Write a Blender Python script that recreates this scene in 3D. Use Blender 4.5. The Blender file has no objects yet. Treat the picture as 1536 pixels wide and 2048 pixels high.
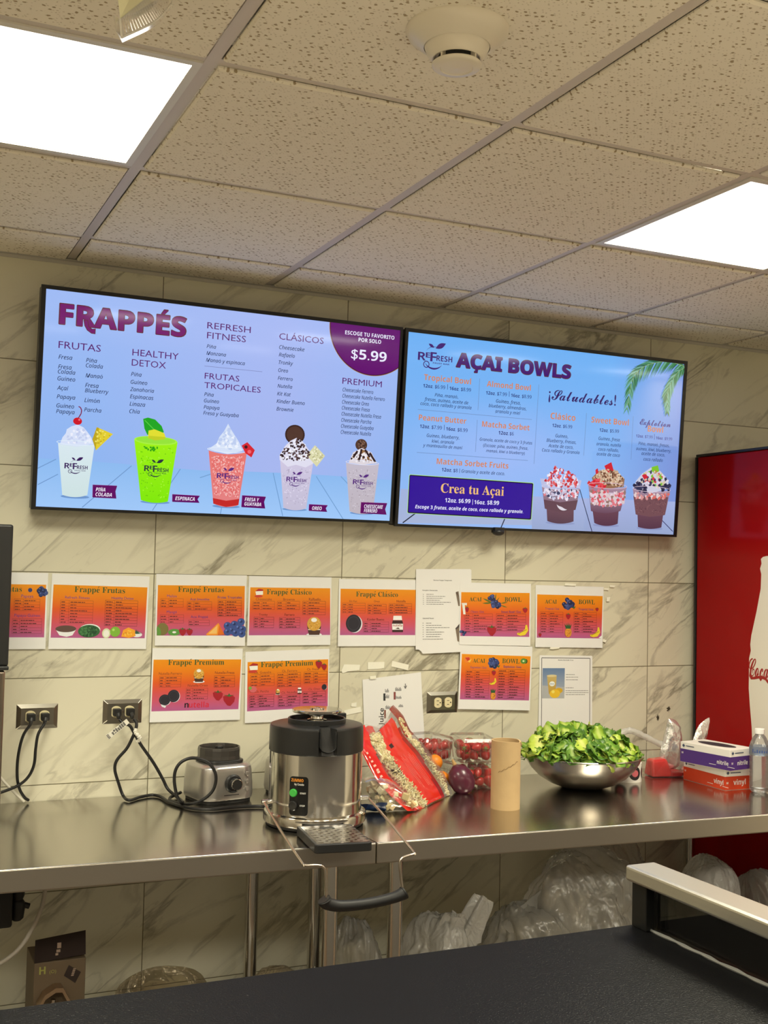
import bpy, bmesh, math, random, unicodedata
from mathutils import Vector, Matrix, noise
from math import pi, sin, cos, radians as rad, hypot

# ------------------------------------------------------------------ camera, world, exposure, lamps
SC = bpy.context.scene
COL = SC.collection
cam_data = bpy.data.cameras.new('camera')
cam_data.sensor_fit = 'VERTICAL'; cam_data.sensor_height = 36.0
cam_data.lens = 2280.4 / 2048 * 36.0
cam_data.clip_start = 0.02
cam = bpy.data.objects.new('camera', cam_data); COL.objects.link(cam)
YAW, PITCH, ROLL = 0.42970, 0.04810, 0.02230
fw = Vector((sin(YAW) * cos(PITCH), cos(YAW) * cos(PITCH), sin(PITCH)))
rt = Vector((cos(YAW), -sin(YAW), 0)); up = rt.cross(fw)
rt2 = rt * cos(ROLL) + up * sin(ROLL); up2 = up * cos(ROLL) - rt * sin(ROLL)
M = Matrix.Identity(4)
for i in range(3):
    M[i][0], M[i][1], M[i][2] = rt2[i], up2[i], -fw[i]
M.translation = Vector((-0.8062, -3.4067, 1.5966))
cam.matrix_world = M
SC.camera = cam
SC.view_settings.view_transform = 'Standard'; SC.view_settings.look = 'None'
SC.view_settings.exposure = 0.0; SC.view_settings.gamma = 1.0; SC.view_settings.use_curve_mapping = False
SC.cycles.use_denoising = True
SC.cycles.max_bounces = 10; SC.cycles.transparent_max_bounces = 24
SC.cycles.sample_clamp_indirect = 6.0
wd = bpy.data.worlds.new('world'); SC.world = wd; wd.use_nodes = True
wd.node_tree.nodes['Background'].inputs[0].default_value = (0.9, 0.85, 0.75, 1)
wd.node_tree.nodes['Background'].inputs[1].default_value = 0.02
LAMP = 76.0; SPREAD = 136.0                                   # strength of the ceiling light panels
LAMP_COL = (1.0, 0.947, 0.74)

# ------------------------------------------------------------------ helpers
def lin(c):
    return tuple((v / 255 / 12.92) if v <= 10 else ((v / 255 + 0.055) / 1.055) ** 2.4 for v in c[:3])
def alb(c):                                  # print colour as seen under the warm panels -> albedo
    r = lin(c)
    return (min(r[0] / .885, .92), min(r[1] / .78, .92), min(r[2] / .606, .92))
MATS = {}
def mat(name, base=(.8, .8, .8), rough=.5, metal=0., spec=.5, bump=0., bscale=50., emit=None, estr=0., alpha=1., trans=0., coat=0., var=0., vscale=8., ior=1.45, bdist=.002):
    if name in MATS: return MATS[name]
    m = bpy.data.materials.new(name); m.use_nodes = True
    nt = m.node_tree; b = nt.nodes['Principled BSDF']
    b.inputs['Base Color'].default_value = (*base, 1); b.inputs['Roughness'].default_value = rough
    b.inputs['Metallic'].default_value = metal; b.inputs['Specular IOR Level'].default_value = spec
    b.inputs['Transmission Weight'].default_value = trans; b.inputs['Coat Weight'].default_value = coat; b.inputs['IOR'].default_value = ior
    b.inputs['Alpha'].default_value = alpha
    if emit: b.inputs['Emission Color'].default_value = (*emit, 1); b.inputs['Emission Strength'].default_value = estr
    tc = nt.nodes.new('ShaderNodeTexCoord')
    if bump:
        n = nt.nodes.new('ShaderNodeTexNoise'); n.inputs['Scale'].default_value = bscale; n.inputs['Detail'].default_value = 5
        nt.links.new(tc.outputs['Object'], n.inputs['Vector'])
        bp = nt.nodes.new('ShaderNodeBump'); bp.inputs['Strength'].default_value = bump; bp.inputs['Distance'].default_value = bdist
        nt.links.new(n.outputs['Fac'], bp.inputs['Height']); nt.links.new(bp.outputs['Normal'], b.inputs['Normal'])
    if var:
        n = nt.nodes.new('ShaderNodeTexNoise'); n.inputs['Scale'].default_value = vscale; n.inputs['Detail'].default_value = 6
        nt.links.new(tc.outputs['Object'], n.inputs['Vector'])
        mx = nt.nodes.new('ShaderNodeMix'); mx.data_type = 'RGBA'
        mx.inputs[6].default_value = (*[v * (1 - var) for v in base], 1); mx.inputs[7].default_value = (*[min(1, v * (1 + var)) for v in base], 1)
        nt.links.new(n.outputs['Fac'], mx.inputs[0]); nt.links.new(mx.outputs[2], b.inputs['Base Color'])
    MATS[name] = m
    return m
def attr_mat(name, rough=.5, emission=False, bump=0., bscale=60., spec=.5, coat=0., alpha=1.):
    if name in MATS: return MATS[name]
    m = mat(name, (0, 0, 0) if emission else (.8, .8, .8), rough, spec=spec, bump=bump, bscale=bscale, coat=coat, alpha=alpha)
    nt = m.node_tree; b = nt.nodes['Principled BSDF']
    a = nt.nodes.new('ShaderNodeAttribute'); a.attribute_name = 'Col'
    if emission:
        nt.links.new(a.outputs['Color'], b.inputs['Emission Color']); b.inputs['Emission Strength'].default_value = 1.0
    else: nt.links.new(a.outputs['Color'], b.inputs['Base Color'])
    return m
def film_mat(name, tint=(.95, .95, .93), body=.12, rough=.12, bump=.6, bscale=18., gloss=.55, bdist=.004):
    """thin clear plastic film: mostly see-through, glossy creases, a little milky body"""
    if name in MATS: return MATS[name]
    m = bpy.data.materials.new(name); m.use_nodes = True; nt = m.node_tree; N = nt.nodes; L = nt.links
    N.remove(N['Principled BSDF']); out = N['Material Output']
    tr = N.new('ShaderNodeBsdfTransparent'); tr.inputs[0].default_value = (*tint, 1)
    gl = N.new('ShaderNodeBsdfGlossy'); gl.inputs['Roughness'].default_value = rough; gl.inputs[0].default_value = (.95, .95, .95, 1)
    df = N.new('ShaderNodeBsdfDiffuse'); df.inputs[0].default_value = (.85, .84, .8, 1)
    tl = N.new('ShaderNodeBsdfTranslucent'); tl.inputs[0].default_value = (.85, .84, .8, 1)
    ad = N.new('ShaderNodeMixShader'); L.new(df.outputs[0], ad.inputs[1]); L.new(tl.outputs[0], ad.inputs[2])
    tc = N.new('ShaderNodeTexCoord'); no = N.new('ShaderNodeTexNoise'); no.inputs['Scale'].default_value = bscale; no.inputs['Detail'].default_value = 4; no.inputs['Distortion'].default_value = 1.5
    L.new(tc.outputs['Object'], no.inputs['Vector'])
    bp = N.new('ShaderNodeBump'); bp.inputs['Strength'].default_value = bump; bp.inputs['Distance'].default_value = bdist; L.new(no.outputs['Fac'], bp.inputs['Height'])
    for s in (gl, df, tl): L.new(bp.outputs['Normal'], s.inputs['Normal'])
    lw = N.new('ShaderNodeLayerWeight'); lw.inputs[0].default_value = .35; L.new(bp.outputs['Normal'], lw.inputs['Normal'])
    ma = N.new('ShaderNodeMath'); ma.operation = 'MULTIPLY'; ma.inputs[1].default_value = gloss; L.new(lw.outputs['Fresnel'], ma.inputs[0])
    m1 = N.new('ShaderNodeMixShader'); m1.inputs[0].default_value = body; L.new(tr.outputs[0], m1.inputs[1]); L.new(ad.outputs[0], m1.inputs[2])
    m2 = N.new('ShaderNodeMixShader'); L.new(ma.outputs[0], m2.inputs[0]); L.new(m1.outputs[0], m2.inputs[1]); L.new(gl.outputs[0], m2.inputs[2])
    L.new(m2.outputs[0], out.inputs[0]); MATS[name] = m
    return m

class MB:
    """collects shapes; build() links them as ONE mesh object"""
    def __init__(s): s.v = []; s.f = []; s.mi = []; s.col = []; s.has = False
    def add(s, v, f, mi=0, col=None, M=None):
        n = len(s.v)
        s.v += [tuple(M @ Vector(p)) if M is not None else tuple(p) for p in v]
        s.f += [tuple(i + n for i in q) for q in f]; s.mi += [mi] * len(f)
        if col is not None: s.has = True
        s.col += [col] * len(f)
        return s
    def box(s, x0, y0, z0, x1, y1, z1, mi=0, col=None, M=None):
        v = [(x, y, z) for z in (z0, z1) for y in (y0, y1) for x in (x0, x1)]
        return s.add(v, [(0, 2, 3, 1), (4, 5, 7, 6), (0, 1, 5, 4), (2, 6, 7, 3), (0, 4, 6, 2), (1, 3, 7, 5)], mi, col, M)
    def prism(s, poly, z0, z1, mi=0, col=None, M=None):
        n = len(poly); v = [(x, y, z0) for x, y in poly] + [(x, y, z1) for x, y in poly]
        f = [tuple(range(n))[::-1], tuple(range(n, 2 * n))] + [(i, (i + 1) % n, n + (i + 1) % n, n + i) for i in range(n)]
        return s.add(v, f, mi, col, M)
    def lathe(s, prof, c=(0, 0, 0), seg=48, mi=0, col=None, M=None, cap=True):
        v = []; f = []; n = len(prof)
        for k in range(seg):
            a = 2 * pi * k / seg
            v += [(c[0] + r * cos(a), c[1] + r * sin(a), c[2] + z) for r, z in prof]
        for k in range(seg):
            j = (k + 1) % seg
            f += [(k * n + i, j * n + i, j * n + i + 1, k * n + i + 1) for i in range(n - 1)]
        if cap:
            if prof[0][0] > 1e-5: f.append(tuple(k * n for k in range(seg))[::-1])
            if prof[-1][0] > 1e-5: f.append(tuple(k * n + n - 1 for k in range(seg)))
        return s.add(v, f, mi, col, M)
    def tube(s, pts, r, seg=10, mi=0, col=None, closed=False, cap=True, M=None):
        pts = [Vector(p) for p in pts]; n = len(pts); v = []; f = []; nrm = None
        rr = r if hasattr(r, '__len__') else [r] * n
        for i, p in enumerate(pts):
            if closed: t = pts[(i + 1) % n] - pts[i - 1]
            else: t = pts[min(i + 1, n - 1)] - pts[max(i - 1, 0)]
            t.normalize()
            if nrm is None:
                nrm = t.cross(Vector((0, 0, 1)))
                if nrm.length < .1: nrm = t.cross(Vector((1, 0, 0)))
            nrm = (nrm - t * nrm.dot(t)).normalized(); b = t.cross(nrm)
            v += [p + (nrm * cos(2 * pi * k / seg) + b * sin(2 * pi * k / seg)) * rr[i] for k in range(seg)]
        for i in range(n if closed else n - 1):
            j = (i + 1) % n
            f += [(i * seg + k, i * seg + (k + 1) % seg, j * seg + (k + 1) % seg, j * seg + k) for k in range(seg)]
        if cap and not closed: f += [tuple(range(seg))[::-1], tuple(range((n - 1) * seg, n * seg))]
        return s.add(v, f, mi, col, M)
    def cyl(s, a, b, r, seg=24, mi=0, col=None): return s.tube([a, b], r, seg, mi, col)
    def sphere(s, c, r, seg=20, rings=12, mi=0, col=None, M=None):
        r = r if hasattr(r, '__len__') else (r, r, r)
        v = [(c[0], c[1], c[2] - r[2])]; f = []
        for i in range(1, rings):
            a = -pi / 2 + pi * i / rings
            v += [(c[0] + r[0] * cos(a) * cos(2 * pi * k / seg), c[1] + r[1] * cos(a) * sin(2 * pi * k / seg), c[2] + r[2] * sin(a)) for k in range(seg)]
        v.append((c[0], c[1], c[2] + r[2])); T = len(v) - 1
        f += [(0, 1 + (k + 1) % seg, 1 + k) for k in range(seg)]
        for i in range(rings - 2):
            o = 1 + i * seg
            f += [(o + k, o + (k + 1) % seg, o + seg + (k + 1) % seg, o + seg + k) for k in range(seg)]
        o = 1 + (rings - 2) * seg
        f += [(T, o + k, o + (k + 1) % seg) for k in range(seg)]
        return s.add(v, f, mi, col, M)
    def build(s, name, m, parent=None, smooth=False, bevel=0., bseg=2, origin=None, label=None, angle=35, sub=0):
        o0 = Vector(parent_world(parent)) if parent else Vector(origin or (0, 0, 0))
        me = bpy.data.meshes.new(name)
        me.from_pydata([tuple(Vector(p) - o0) for p in s.v], [], s.f)
        for x in (m if isinstance(m, (list, tuple)) else [m]): me.materials.append(x)
        me.polygons.foreach_set('material_index', s.mi)
        if s.has:
            at = me.color_attributes.new('Col', 'FLOAT_COLOR', 'CORNER'); buf = []
            for q, c in zip(s.f, s.col):
                c = c if c is not None else (.8, .8, .8)
                if hasattr(c[0], '__len__'):
                    for k in range(len(q)): buf += [*c[k], 1.0]
                else: buf += [*c, 1.0] * len(q)
            at.data.foreach_set('color', buf)
        me.validate(); me.update()
        o = bpy.data.objects.new(name, me); COL.objects.link(o)
        if parent: o.parent = parent
        else: o.location = o0
        if smooth: me.polygons.foreach_set('use_smooth', [True] * len(me.polygons))
        if bevel:
            b = o.modifiers.new('bevel', 'BEVEL'); b.width = bevel; b.segments = bseg; b.limit_method = 'ANGLE'; b.angle_limit = rad(angle)
        if sub:
            b = o.modifiers.new('sub', 'SUBSURF'); b.levels = sub; b.render_levels = sub
        if smooth and not sub:
            b = o.modifiers.new('wn', 'WEIGHTED_NORMAL'); b.keep_sharp = True
            me.set_sharp_from_angle(angle=rad(angle + 5))
        if label: o['label'] = label
        return o
def parent_world(p):
    v = Vector((0, 0, 0))
    while p is not None: v += Vector(p.location); p = p.parent
    return v
def thing(name, label, cat, loc, group=None):
    o = bpy.data.objects.new(name, None); COL.objects.link(o); o.location = loc; o.empty_display_size = .05
    return tag(o, label, cat, group)
def tag(o, label=None, cat=None, group=None, kind=None):
    for k, v in (('label', label), ('category', cat), ('group', group), ('kind', kind)):
        if v: o[k] = v
    return o
def struct(name, mb, m, **k): return tag(mb.build(name, m, **k), kind='structure')
def copy_tree(o, parent=None):
    c = o.copy(); COL.objects.link(c); c.parent = parent
    for ch in list(o.children): copy_tree(ch, c)
    return c
def spline(pts, n=8, closed=False):
    P = [Vector(p) for p in pts]; out = []; N = len(P)
    for i in range(N if closed else N - 1):
        p0 = P[i - 1] if (i or closed) else P[0] * 2 - P[1]; p1 = P[i]; p2 = P[(i + 1) % N]
        p3 = P[(i + 2) % N] if (closed or i + 2 < N) else p2 * 2 - p1
        for k in range(n):
            t = k / n
            out.append(.5 * ((2 * p1) + (p2 - p0) * t + (2 * p0 - 5 * p1 + 4 * p2 - p3) * t * t + (3 * p1 - p0 - 3 * p2 + p3) * t ** 3))
    if not closed: out.append(P[-1])
    return out
def rrect(x0, y0, x1, y1, r, n=6):
    o = []
    for cx, cy, a0 in ((x1 - r, y1 - r, 0), (x0 + r, y1 - r, 90), (x0 + r, y0 + r, 180), (x1 - r, y0 + r, 270)):
        o += [(cx + r * cos(rad(a0 + 90 * k / n)), cy + r * sin(rad(a0 + 90 * k / n))) for k in range(n + 1)]
    return o
def T3(loc, rz=0, rx=0, ry=0, s=1):
    return Matrix.Translation(loc) @ Matrix.Rotation(rz, 4, 'Z') @ Matrix.Rotation(ry, 4, 'Y') @ Matrix.Rotation(rx, 4, 'X') @ Matrix.Scale(s, 4)

# ---- flat printed graphics: text outlines, shapes and fills on a sheet
STY = {'g': None, 'it': (0x1D608, 0x1D622, 0x1D7E2), 's': (0x1D5A0, 0x1D5BA, 0x1D7E2), 'b': (0x1D5D4, 0x1D5EE, 0x1D7EC), 'h': (0x1D5D4, 0x1D5EE, 0x1D7EC), 'bi': (0x1D63C, 0x1D656, 0x1D7EC),
       'heavy': (0x1D5D4, 0x1D5EE, 0x1D7EC), 'heavy2': (0x1D5D4, 0x1D5EE, 0x1D7EC), 'serif': (0x1D400, 0x1D41A, 0x1D7CE), 'script': (0x1D4D0, 0x1D4EA, 0x1D7CE)}
OFFS = {'heavy': .024, 'heavy2': .012, 'it': .008, 'g': 0, 'script': .008, 's': .004}
GLY = {}
def styled(st, t):
    t = t.replace('~', ' '); mp = STY[st]; out = ''; acc = []
    for c in t:
        if mp is None: out += c; continue
        d = unicodedata.normalize('NFD', c) if c not in '¡¿' else c
        b = d[0]
        if len(d) > 1: acc.append((out, b, d[1]))
        if 'A' <= b <= 'Z': b = chr(mp[0] + ord(b) - 65)
        elif 'a' <= b <= 'z': b = chr(mp[1] + ord(b) - 97)
        elif '0' <= b <= '9': b = chr(mp[2] + ord(b) - 48)
        out += b
    return out, acc
def prepare_glyphs(items):
    want = set()
    for st, t in items:
        s, acc = styled(st, t); want.add((st, s))
        for pre, b, a in acc:
            mp = STY[st]; g = chr((mp[0] + ord(b) - 65) if b.isupper() else (mp[1] + ord(b) - 97))
            want.add((st, pre + g))
            if pre: want.add((st, pre))
    tmp = []
    for st, s in sorted(want):
        c = bpy.data.curves.new('lettering', 'FONT'); c.body = s; c.size = 1.0; c.resolution_u = 2; c.offset = OFFS.get(st, 0)
        o = bpy.data.objects.new('lettering', c); COL.objects.link(o); tmp.append((st, s, o))
    dg = bpy.context.evaluated_depsgraph_get()
    for st, s, o in tmp:
        e = o.evaluated_get(dg); me = e.to_mesh()
        GLY[(st, s)] = ([(v.co.x, v.co.y) for v in me.vertices], [tuple(p.vertices) for p in me.polygons]); e.to_mesh_clear()
    for st, s, o in tmp:
        c = o.data; bpy.data.objects.remove(o); bpy.data.curves.remove(c)
def text_shape(st, t):
    s, acc = styled(st, t); v, f = GLY[(st, s)]; v = list(v); f = list(f)
    for pre, b, a in acc:
        mp = STY[st]; g = chr((mp[0] + ord(b) - 65) if b.isupper() else (mp[1] + ord(b) - 97))
        x1 = max(p[0] for p in GLY[(st, pre + g)][0]); x0 = max(p[0] for p in GLY[(st, pre)][0]) + .04 if pre else 0.
        xc = (x0 + x1) / 2; y = .76 if b.isupper() else .6; w = .05 if st not in ('heavy', 'heavy2', 'b', 'h', 'bi', 'serif') else .085
        n = len(v)
        if a == '\u0301': q = [(xc - .03, y), (xc - .03 + w, y), (xc + .1 + w, y + .16), (xc + .06, y + .16)]
        elif a == '\u0327': q = [(xc - .03, -.02), (xc + w, -.02), (xc + .07, -.2), (xc - .08, -.21), (xc - .07, -.14), (xc, -.13)]
        else: q = [(xc - .12, y + .03), (xc - .06, y + .09), (xc + .06, y + .05), (xc + .12, y + .1), (xc + .13, y + .06), (xc + .06, y), (xc - .06, y + .04), (xc - .12, y - .01)]
        v += q; f.append(tuple(range(n, n + len(q))))
    x0 = min(p[0] for p in v); x1 = max(p[0] for p in v)
    return [(p[0] - x0, p[1]) for p in v], f, x1 - x0
class Sheet:
    """flat artwork in (u, v); every drawing lies a hair above the one before"""
    def __init__(s, conv, eps): s.m = MB(); s.conv = conv; s.k = 0; s.eps = eps; s.rng = random.Random(5)
    def fill(s, pts, faces, col, dz=0.):
        h = s.k * s.eps + dz
        s.m.add([(p[0], p[1], h) for p in pts], faces, 0, col)
    clip = None
    def poly(s, pts, col):
        if s.clip: pts = clip_rect(pts, *s.clip)
        s.k += 1; s.fill(pts, [tuple(range(len(pts)))], s.conv(col))
    def text(s, st, t, x, y, w, h, rot, col):
        v, f, W = text_shape(st, t); sx = w / W; sy = (h / .715) if h else sx
        c_, s_ = cos(rot), sin(rot); s.k += 1
        s.fill([(x + a * sx * c_ - b * sy * s_, y + a * sx * s_ + b * sy * c_) for a, b in v], f, s.conv(col))
    def ell(s, col, cx, cy, rx, ry, n=28): s.poly([(cx + rx * cos(2 * pi * k / n), cy + ry * sin(2 * pi * k / n)) for k in range(n)], col)
    def line(s, col, x1, y1, x2, y2, w):
        d = Vector((x2 - x1, y2 - y1)); n = Vector((-d.y, d.x)).normalized() * w / 2
        s.poly([(x1 - n.x, y1 - n.y), (x2 - n.x, y2 - n.y), (x2 + n.x, y2 + n.y), (x1 + n.x, y1 + n.y)], col)
    def dash(s, x, y, w, h, rot, col, seed, k=None):
        r = random.Random(seed); t = 0
        while t < w:
            L = min(r.uniform(.004, .012), w - t); x0 = x + t * cos(rot); y0 = y + t * sin(rot)
            s.line(col, x0, y0 + h / 2, x0 + L * cos(rot), y0 + L * sin(rot) + h / 2, h); t += L + .0014
    def inside(s, p, poly):
        c = False; n = len(poly)
        for i in range(n):
            (x1, y1), (x2, y2) = poly[i], poly[i - 1]
            if (y1 > p[1]) != (y2 > p[1]) and p[0] < (x2 - x1) * (p[1] - y1) / (y2 - y1) + x1: c = not c
        return c
    def run(s, ops, clip=None):
        s.clip = clip
        for o in ops:
            k = o[0]
            if k == 'T' and o[1] == 'heavy':
                for q in range(10): s.text('heavy2', o[2], o[3] + .0022 * cos(q * pi / 5), o[4] + .0022 * sin(q * pi / 5), o[5], o[6], o[7], o[8])
            elif k == 'T': s.text(o[1], o[2], o[3], o[4], o[5], o[6], o[7], o[8])
            elif k == 'P': s.poly(o[2], o[1])
            elif k == 'L': s.line(o[1], *o[2:])
            elif k == 'E': s.ell(o[1], *o[2:])
            elif k == 'G':
                P6 = o[3]
                if len(P6) == 6:          # cups: round the rim and the foot
                    q3 = lambda a, m, b: [tuple(a[i] * (1 - t) ** 2 + 2 * (2 * m[i] - .5 * a[i] - .5 * b[i]) * t * (1 - t) + b[i] * t * t for i in (0, 1)) for t in [j / 10 for j in range(11)]]
                    o = (k, o[1], o[2], q3(P6[0], P6[1], P6[2]) + q3(P6[3], P6[4], P6[5]))
                if clip: o = (k, o[1], o[2], clip_rect(o[3], *clip))
                ys = [p[1] for p in o[3]]; a, b = min(ys), max(ys); c1, c2 = s.conv(o[1]), s.conv(o[2]); s.k += 1
                s.fill(o[3], [tuple(range(len(o[3])))], [tuple(c2[j] + (c1[j] - c2[j]) * (p[1] - a) / (b - a) for j in range(3)) for p in o[3]])
            elif k == 'S':
                cols, poly, n, size = o[1:]; xs = [p[0] for p in poly]; ys = [p[1] for p in poly]; s.k += 1; g = 0
                for _ in range(n * 6):
                    p = (s.rng.uniform(min(xs), max(xs)), s.rng.uniform(min(ys), max(ys)))
                    if not s.inside(p, poly): continue
                    a0 = s.rng.uniform(0, 6); m_ = 5; q = [(p[0] + size * s.rng.uniform(.35, 1) * cos(a0 + 2 * pi * j / m_), p[1] + size * s.rng.uniform(.35, 1) * sin(a0 + 2 * pi * j / m_)) for j in range(m_)]
                    s.fill(q, [tuple(range(m_))], s.conv(s.rng.choice(cols)), g * 2e-7); g += 1
                    if g >= n: break
            elif k == 'badge':
                _, cx, cy, r = o
                for rr, col in ((r + .004, (178, 120, 70)), (r + .0025, (60, 26, 50)), (r, (98, 12, 110))):
                    pts = [(cx + rr * cos(2 * pi * j / 120), cy + rr * sin(2 * pi * j / 120)) for j in range(120)]
                    s.poly(clip_rect(pts, *clip), col)
            elif k == 'leaf':
                (a, b), kw = o[1], o[2]; d = Vector((b[0] - a[0], b[1] - a[1])); n = Vector((-d.y, d.x)) * kw['w']
                pts = [(a[0] + d.x * t + n.x * sin(pi * t) , a[1] + d.y * t + n.y * sin(pi * t)) for t in [j / 8 for j in range(9)]] + [(a[0] + d.x * t - n.x * sin(pi * t), a[1] + d.y * t - n.y * sin(pi * t)) for t in [j / 8 for j in range(7, 0, -1)]]
                s.poly(pts, kw['col'])
            elif k == 'arc':
                (a, b), kw = o[1], o[2]; R = hypot(b[0] - a[0], b[1] - a[1]); n = 16; A = [rad(kw['a0'] + (kw['a1'] - kw['a0']) * j / n) for j in range(n + 1)]
                s.poly([(a[0] + R * cos(t), a[1] + R * sin(t)) for t in A] + [(a[0] + R * (1 - kw['th'] * sin(pi * j / n)) * cos(A[j]), a[1] + R * (1 - kw['th'] * sin(pi * j / n)) * sin(A[j])) for j in range(n, -1, -1)], kw['col'])
            elif k in ('ring', 'rim'):
                (a, b), kw = o[1], o[2]; n = 36
                if k == 'ring': c = a; rx = hypot(b[0] - a[0], b[1] - a[1]); ry = rx; th = rx * .25
                else: c = ((a[0] + b[0]) / 2, (a[1] + b[1]) / 2); rx = hypot(b[0] - a[0], b[1] - a[1]) / 2; ry = rx * .13; th = .0018
                s.k += 1; pts = [(c[0] + (rx - q) * cos(2 * pi * j / n), c[1] + (ry - q) * sin(2 * pi * j / n)) for q in (0, th) for j in range(n)]
                s.fill(pts, [(j, (j + 1) % n, n + (j + 1) % n, n + j) for j in range(n)], s.conv(kw['col']))
            elif k == 'frond':
                sp = spline([(p[0], p[1], 0) for p in o[1]], 14); kw = o[2]; N = kw['n']; L = kw['len']
                for j in range(N):
                    t = j / (N - 1); i = min(int(t * (len(sp) - 2)), len(sp) - 2); p = sp[i]; d = (sp[i + 1] - sp[i]).normalized()
                    for sd in (-1, 1):
                        an = rad(38) * sd; e = Vector((d.x * cos(an) - d.y * sin(an), d.x * sin(an) + d.y * cos(an))); e.y -= .35; e.normalize()
                        l = L * (.55 + .6 * sin(pi * min(1, t * .9 + .1))) * s.rng.uniform(.85, 1.1); w = Vector((-e.y, e.x)) * .0024
                        q = [(p.x - w.x, p.y - w.y), (p.x + e.x * l * .5 - w.x, p.y + e.y * l * .5 - w.y), (p.x + e.x * l, p.y + e.y * l - l * .12), (p.x + e.x * l * .5 + w.x, p.y + e.y * l * .5 + w.y), (p.x + w.x, p.y + w.y)]
                        s.poly(clip_rect(q, *clip) if clip else q, s.rng.choice([(34, 100, 72), (58, 128, 84), (84, 150, 120), (44, 112, 60), (110, 170, 150)]))
                for a, b in zip(sp[::2], sp[2::2]): s.line((150, 170, 120), a.x, a.y, b.x, b.y, .0016)
            elif k == 'print':
                TL, TR, BR, BL = o[1]; st = [(0, (226, 136, 6)), (.22, (222, 118, 8)), (.45, (214, 84, 22)), (.62, (206, 74, 60)), (.8, (196, 78, 92)), (1, (172, 84, 120))]
                L_ = lambda a, b, t: (a[0] + (b[0] - a[0]) * t, a[1] + (b[1] - a[1]) * t); s.k += 1
                for (t0, c0), (t1, c1) in zip(st, st[1:]):
                    a, b, c0, c1 = s.conv(c0), s.conv(c1), 0, 0
                    s.fill([L_(TL, BL, t0), L_(TR, BR, t0), L_(TR, BR, t1), L_(TL, BL, t1)], [(0, 1, 2, 3)], [a, a, b, b])
            elif k == 'table':
                _, x, y, w, h, rows, sp, rot, col = o; c_, s_ = cos(rot), sin(rot); P = lambda a, b: (x + a * c_ - b * s_, y + a * s_ + b * c_); t = .0005
                for r in range(rows + 1):
                    a, b = P(0, -h * r / rows), P(w, -h * r / rows); s.line(col, *a, *b, t)
                for q in (0, sp, 1):
                    a, b = P(w * q, 0), P(w * q, -h); s.line(col, *a, *b, t)
                rr = random.Random(int(abs(x) * 1e4) + rows)
                for r in range(rows):
                    yy = -h * (r + .72) / rows; hh = min(h / rows * .42, .0022)
                    a = P(w * .03, yy); s.dash(*a, w * sp * rr.uniform(.4, .7), hh, rot, col, rr.random())
                    a = P(w * (sp + .04), yy); s.dash(*a, w * (1 - sp) * rr.choice([.25, .3, .5, .6, .7]), hh, rot, col, rr.random())
            elif k == 'dash': s.dash(*o[1:])
def clip_rect(pts, x0, y0, x1, y1):
    def cl(P, f, g):
        out = []
        for i in range(len(P)):
            a, b = P[i - 1], P[i]; fa, fb = f(a), f(b)
            if (fa >= 0) != (fb >= 0):
                t = fa / (fa - fb); out.append((a[0] + (b[0] - a[0]) * t, a[1] + (b[1] - a[1]) * t))
            if fb >= 0: out.append(b)
        return out
    for f in (lambda p: p[0] - x0, lambda p: x1 - p[0], lambda p: p[1] - y0, lambda p: y1 - p[1]):
        pts = cl(pts, f, None)
        if not pts: return [(x0, y0), (x0 + 1e-5, y0), (x0, y0 + 1e-5)]
    return pts
# ------------------------------------------------------------------ materials
WHITE_PL = mat('white_plastic', (.80, .78, .70), .35)
BLACK_PL = mat('black_plastic', (.018, .018, .018), .38)
BLACK_RB = mat('black_rubber', (.012, .012, .012), .5)
STEEL = mat('brushed_steel', (.62, .60, .56), .24, 1., bump=.05, bscale=300)
POL = mat('polished_steel', (.66, .64, .60), .12, 1.)
IVORY = mat('ivory_plastic', (.80, .72, .45), .35)

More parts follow.
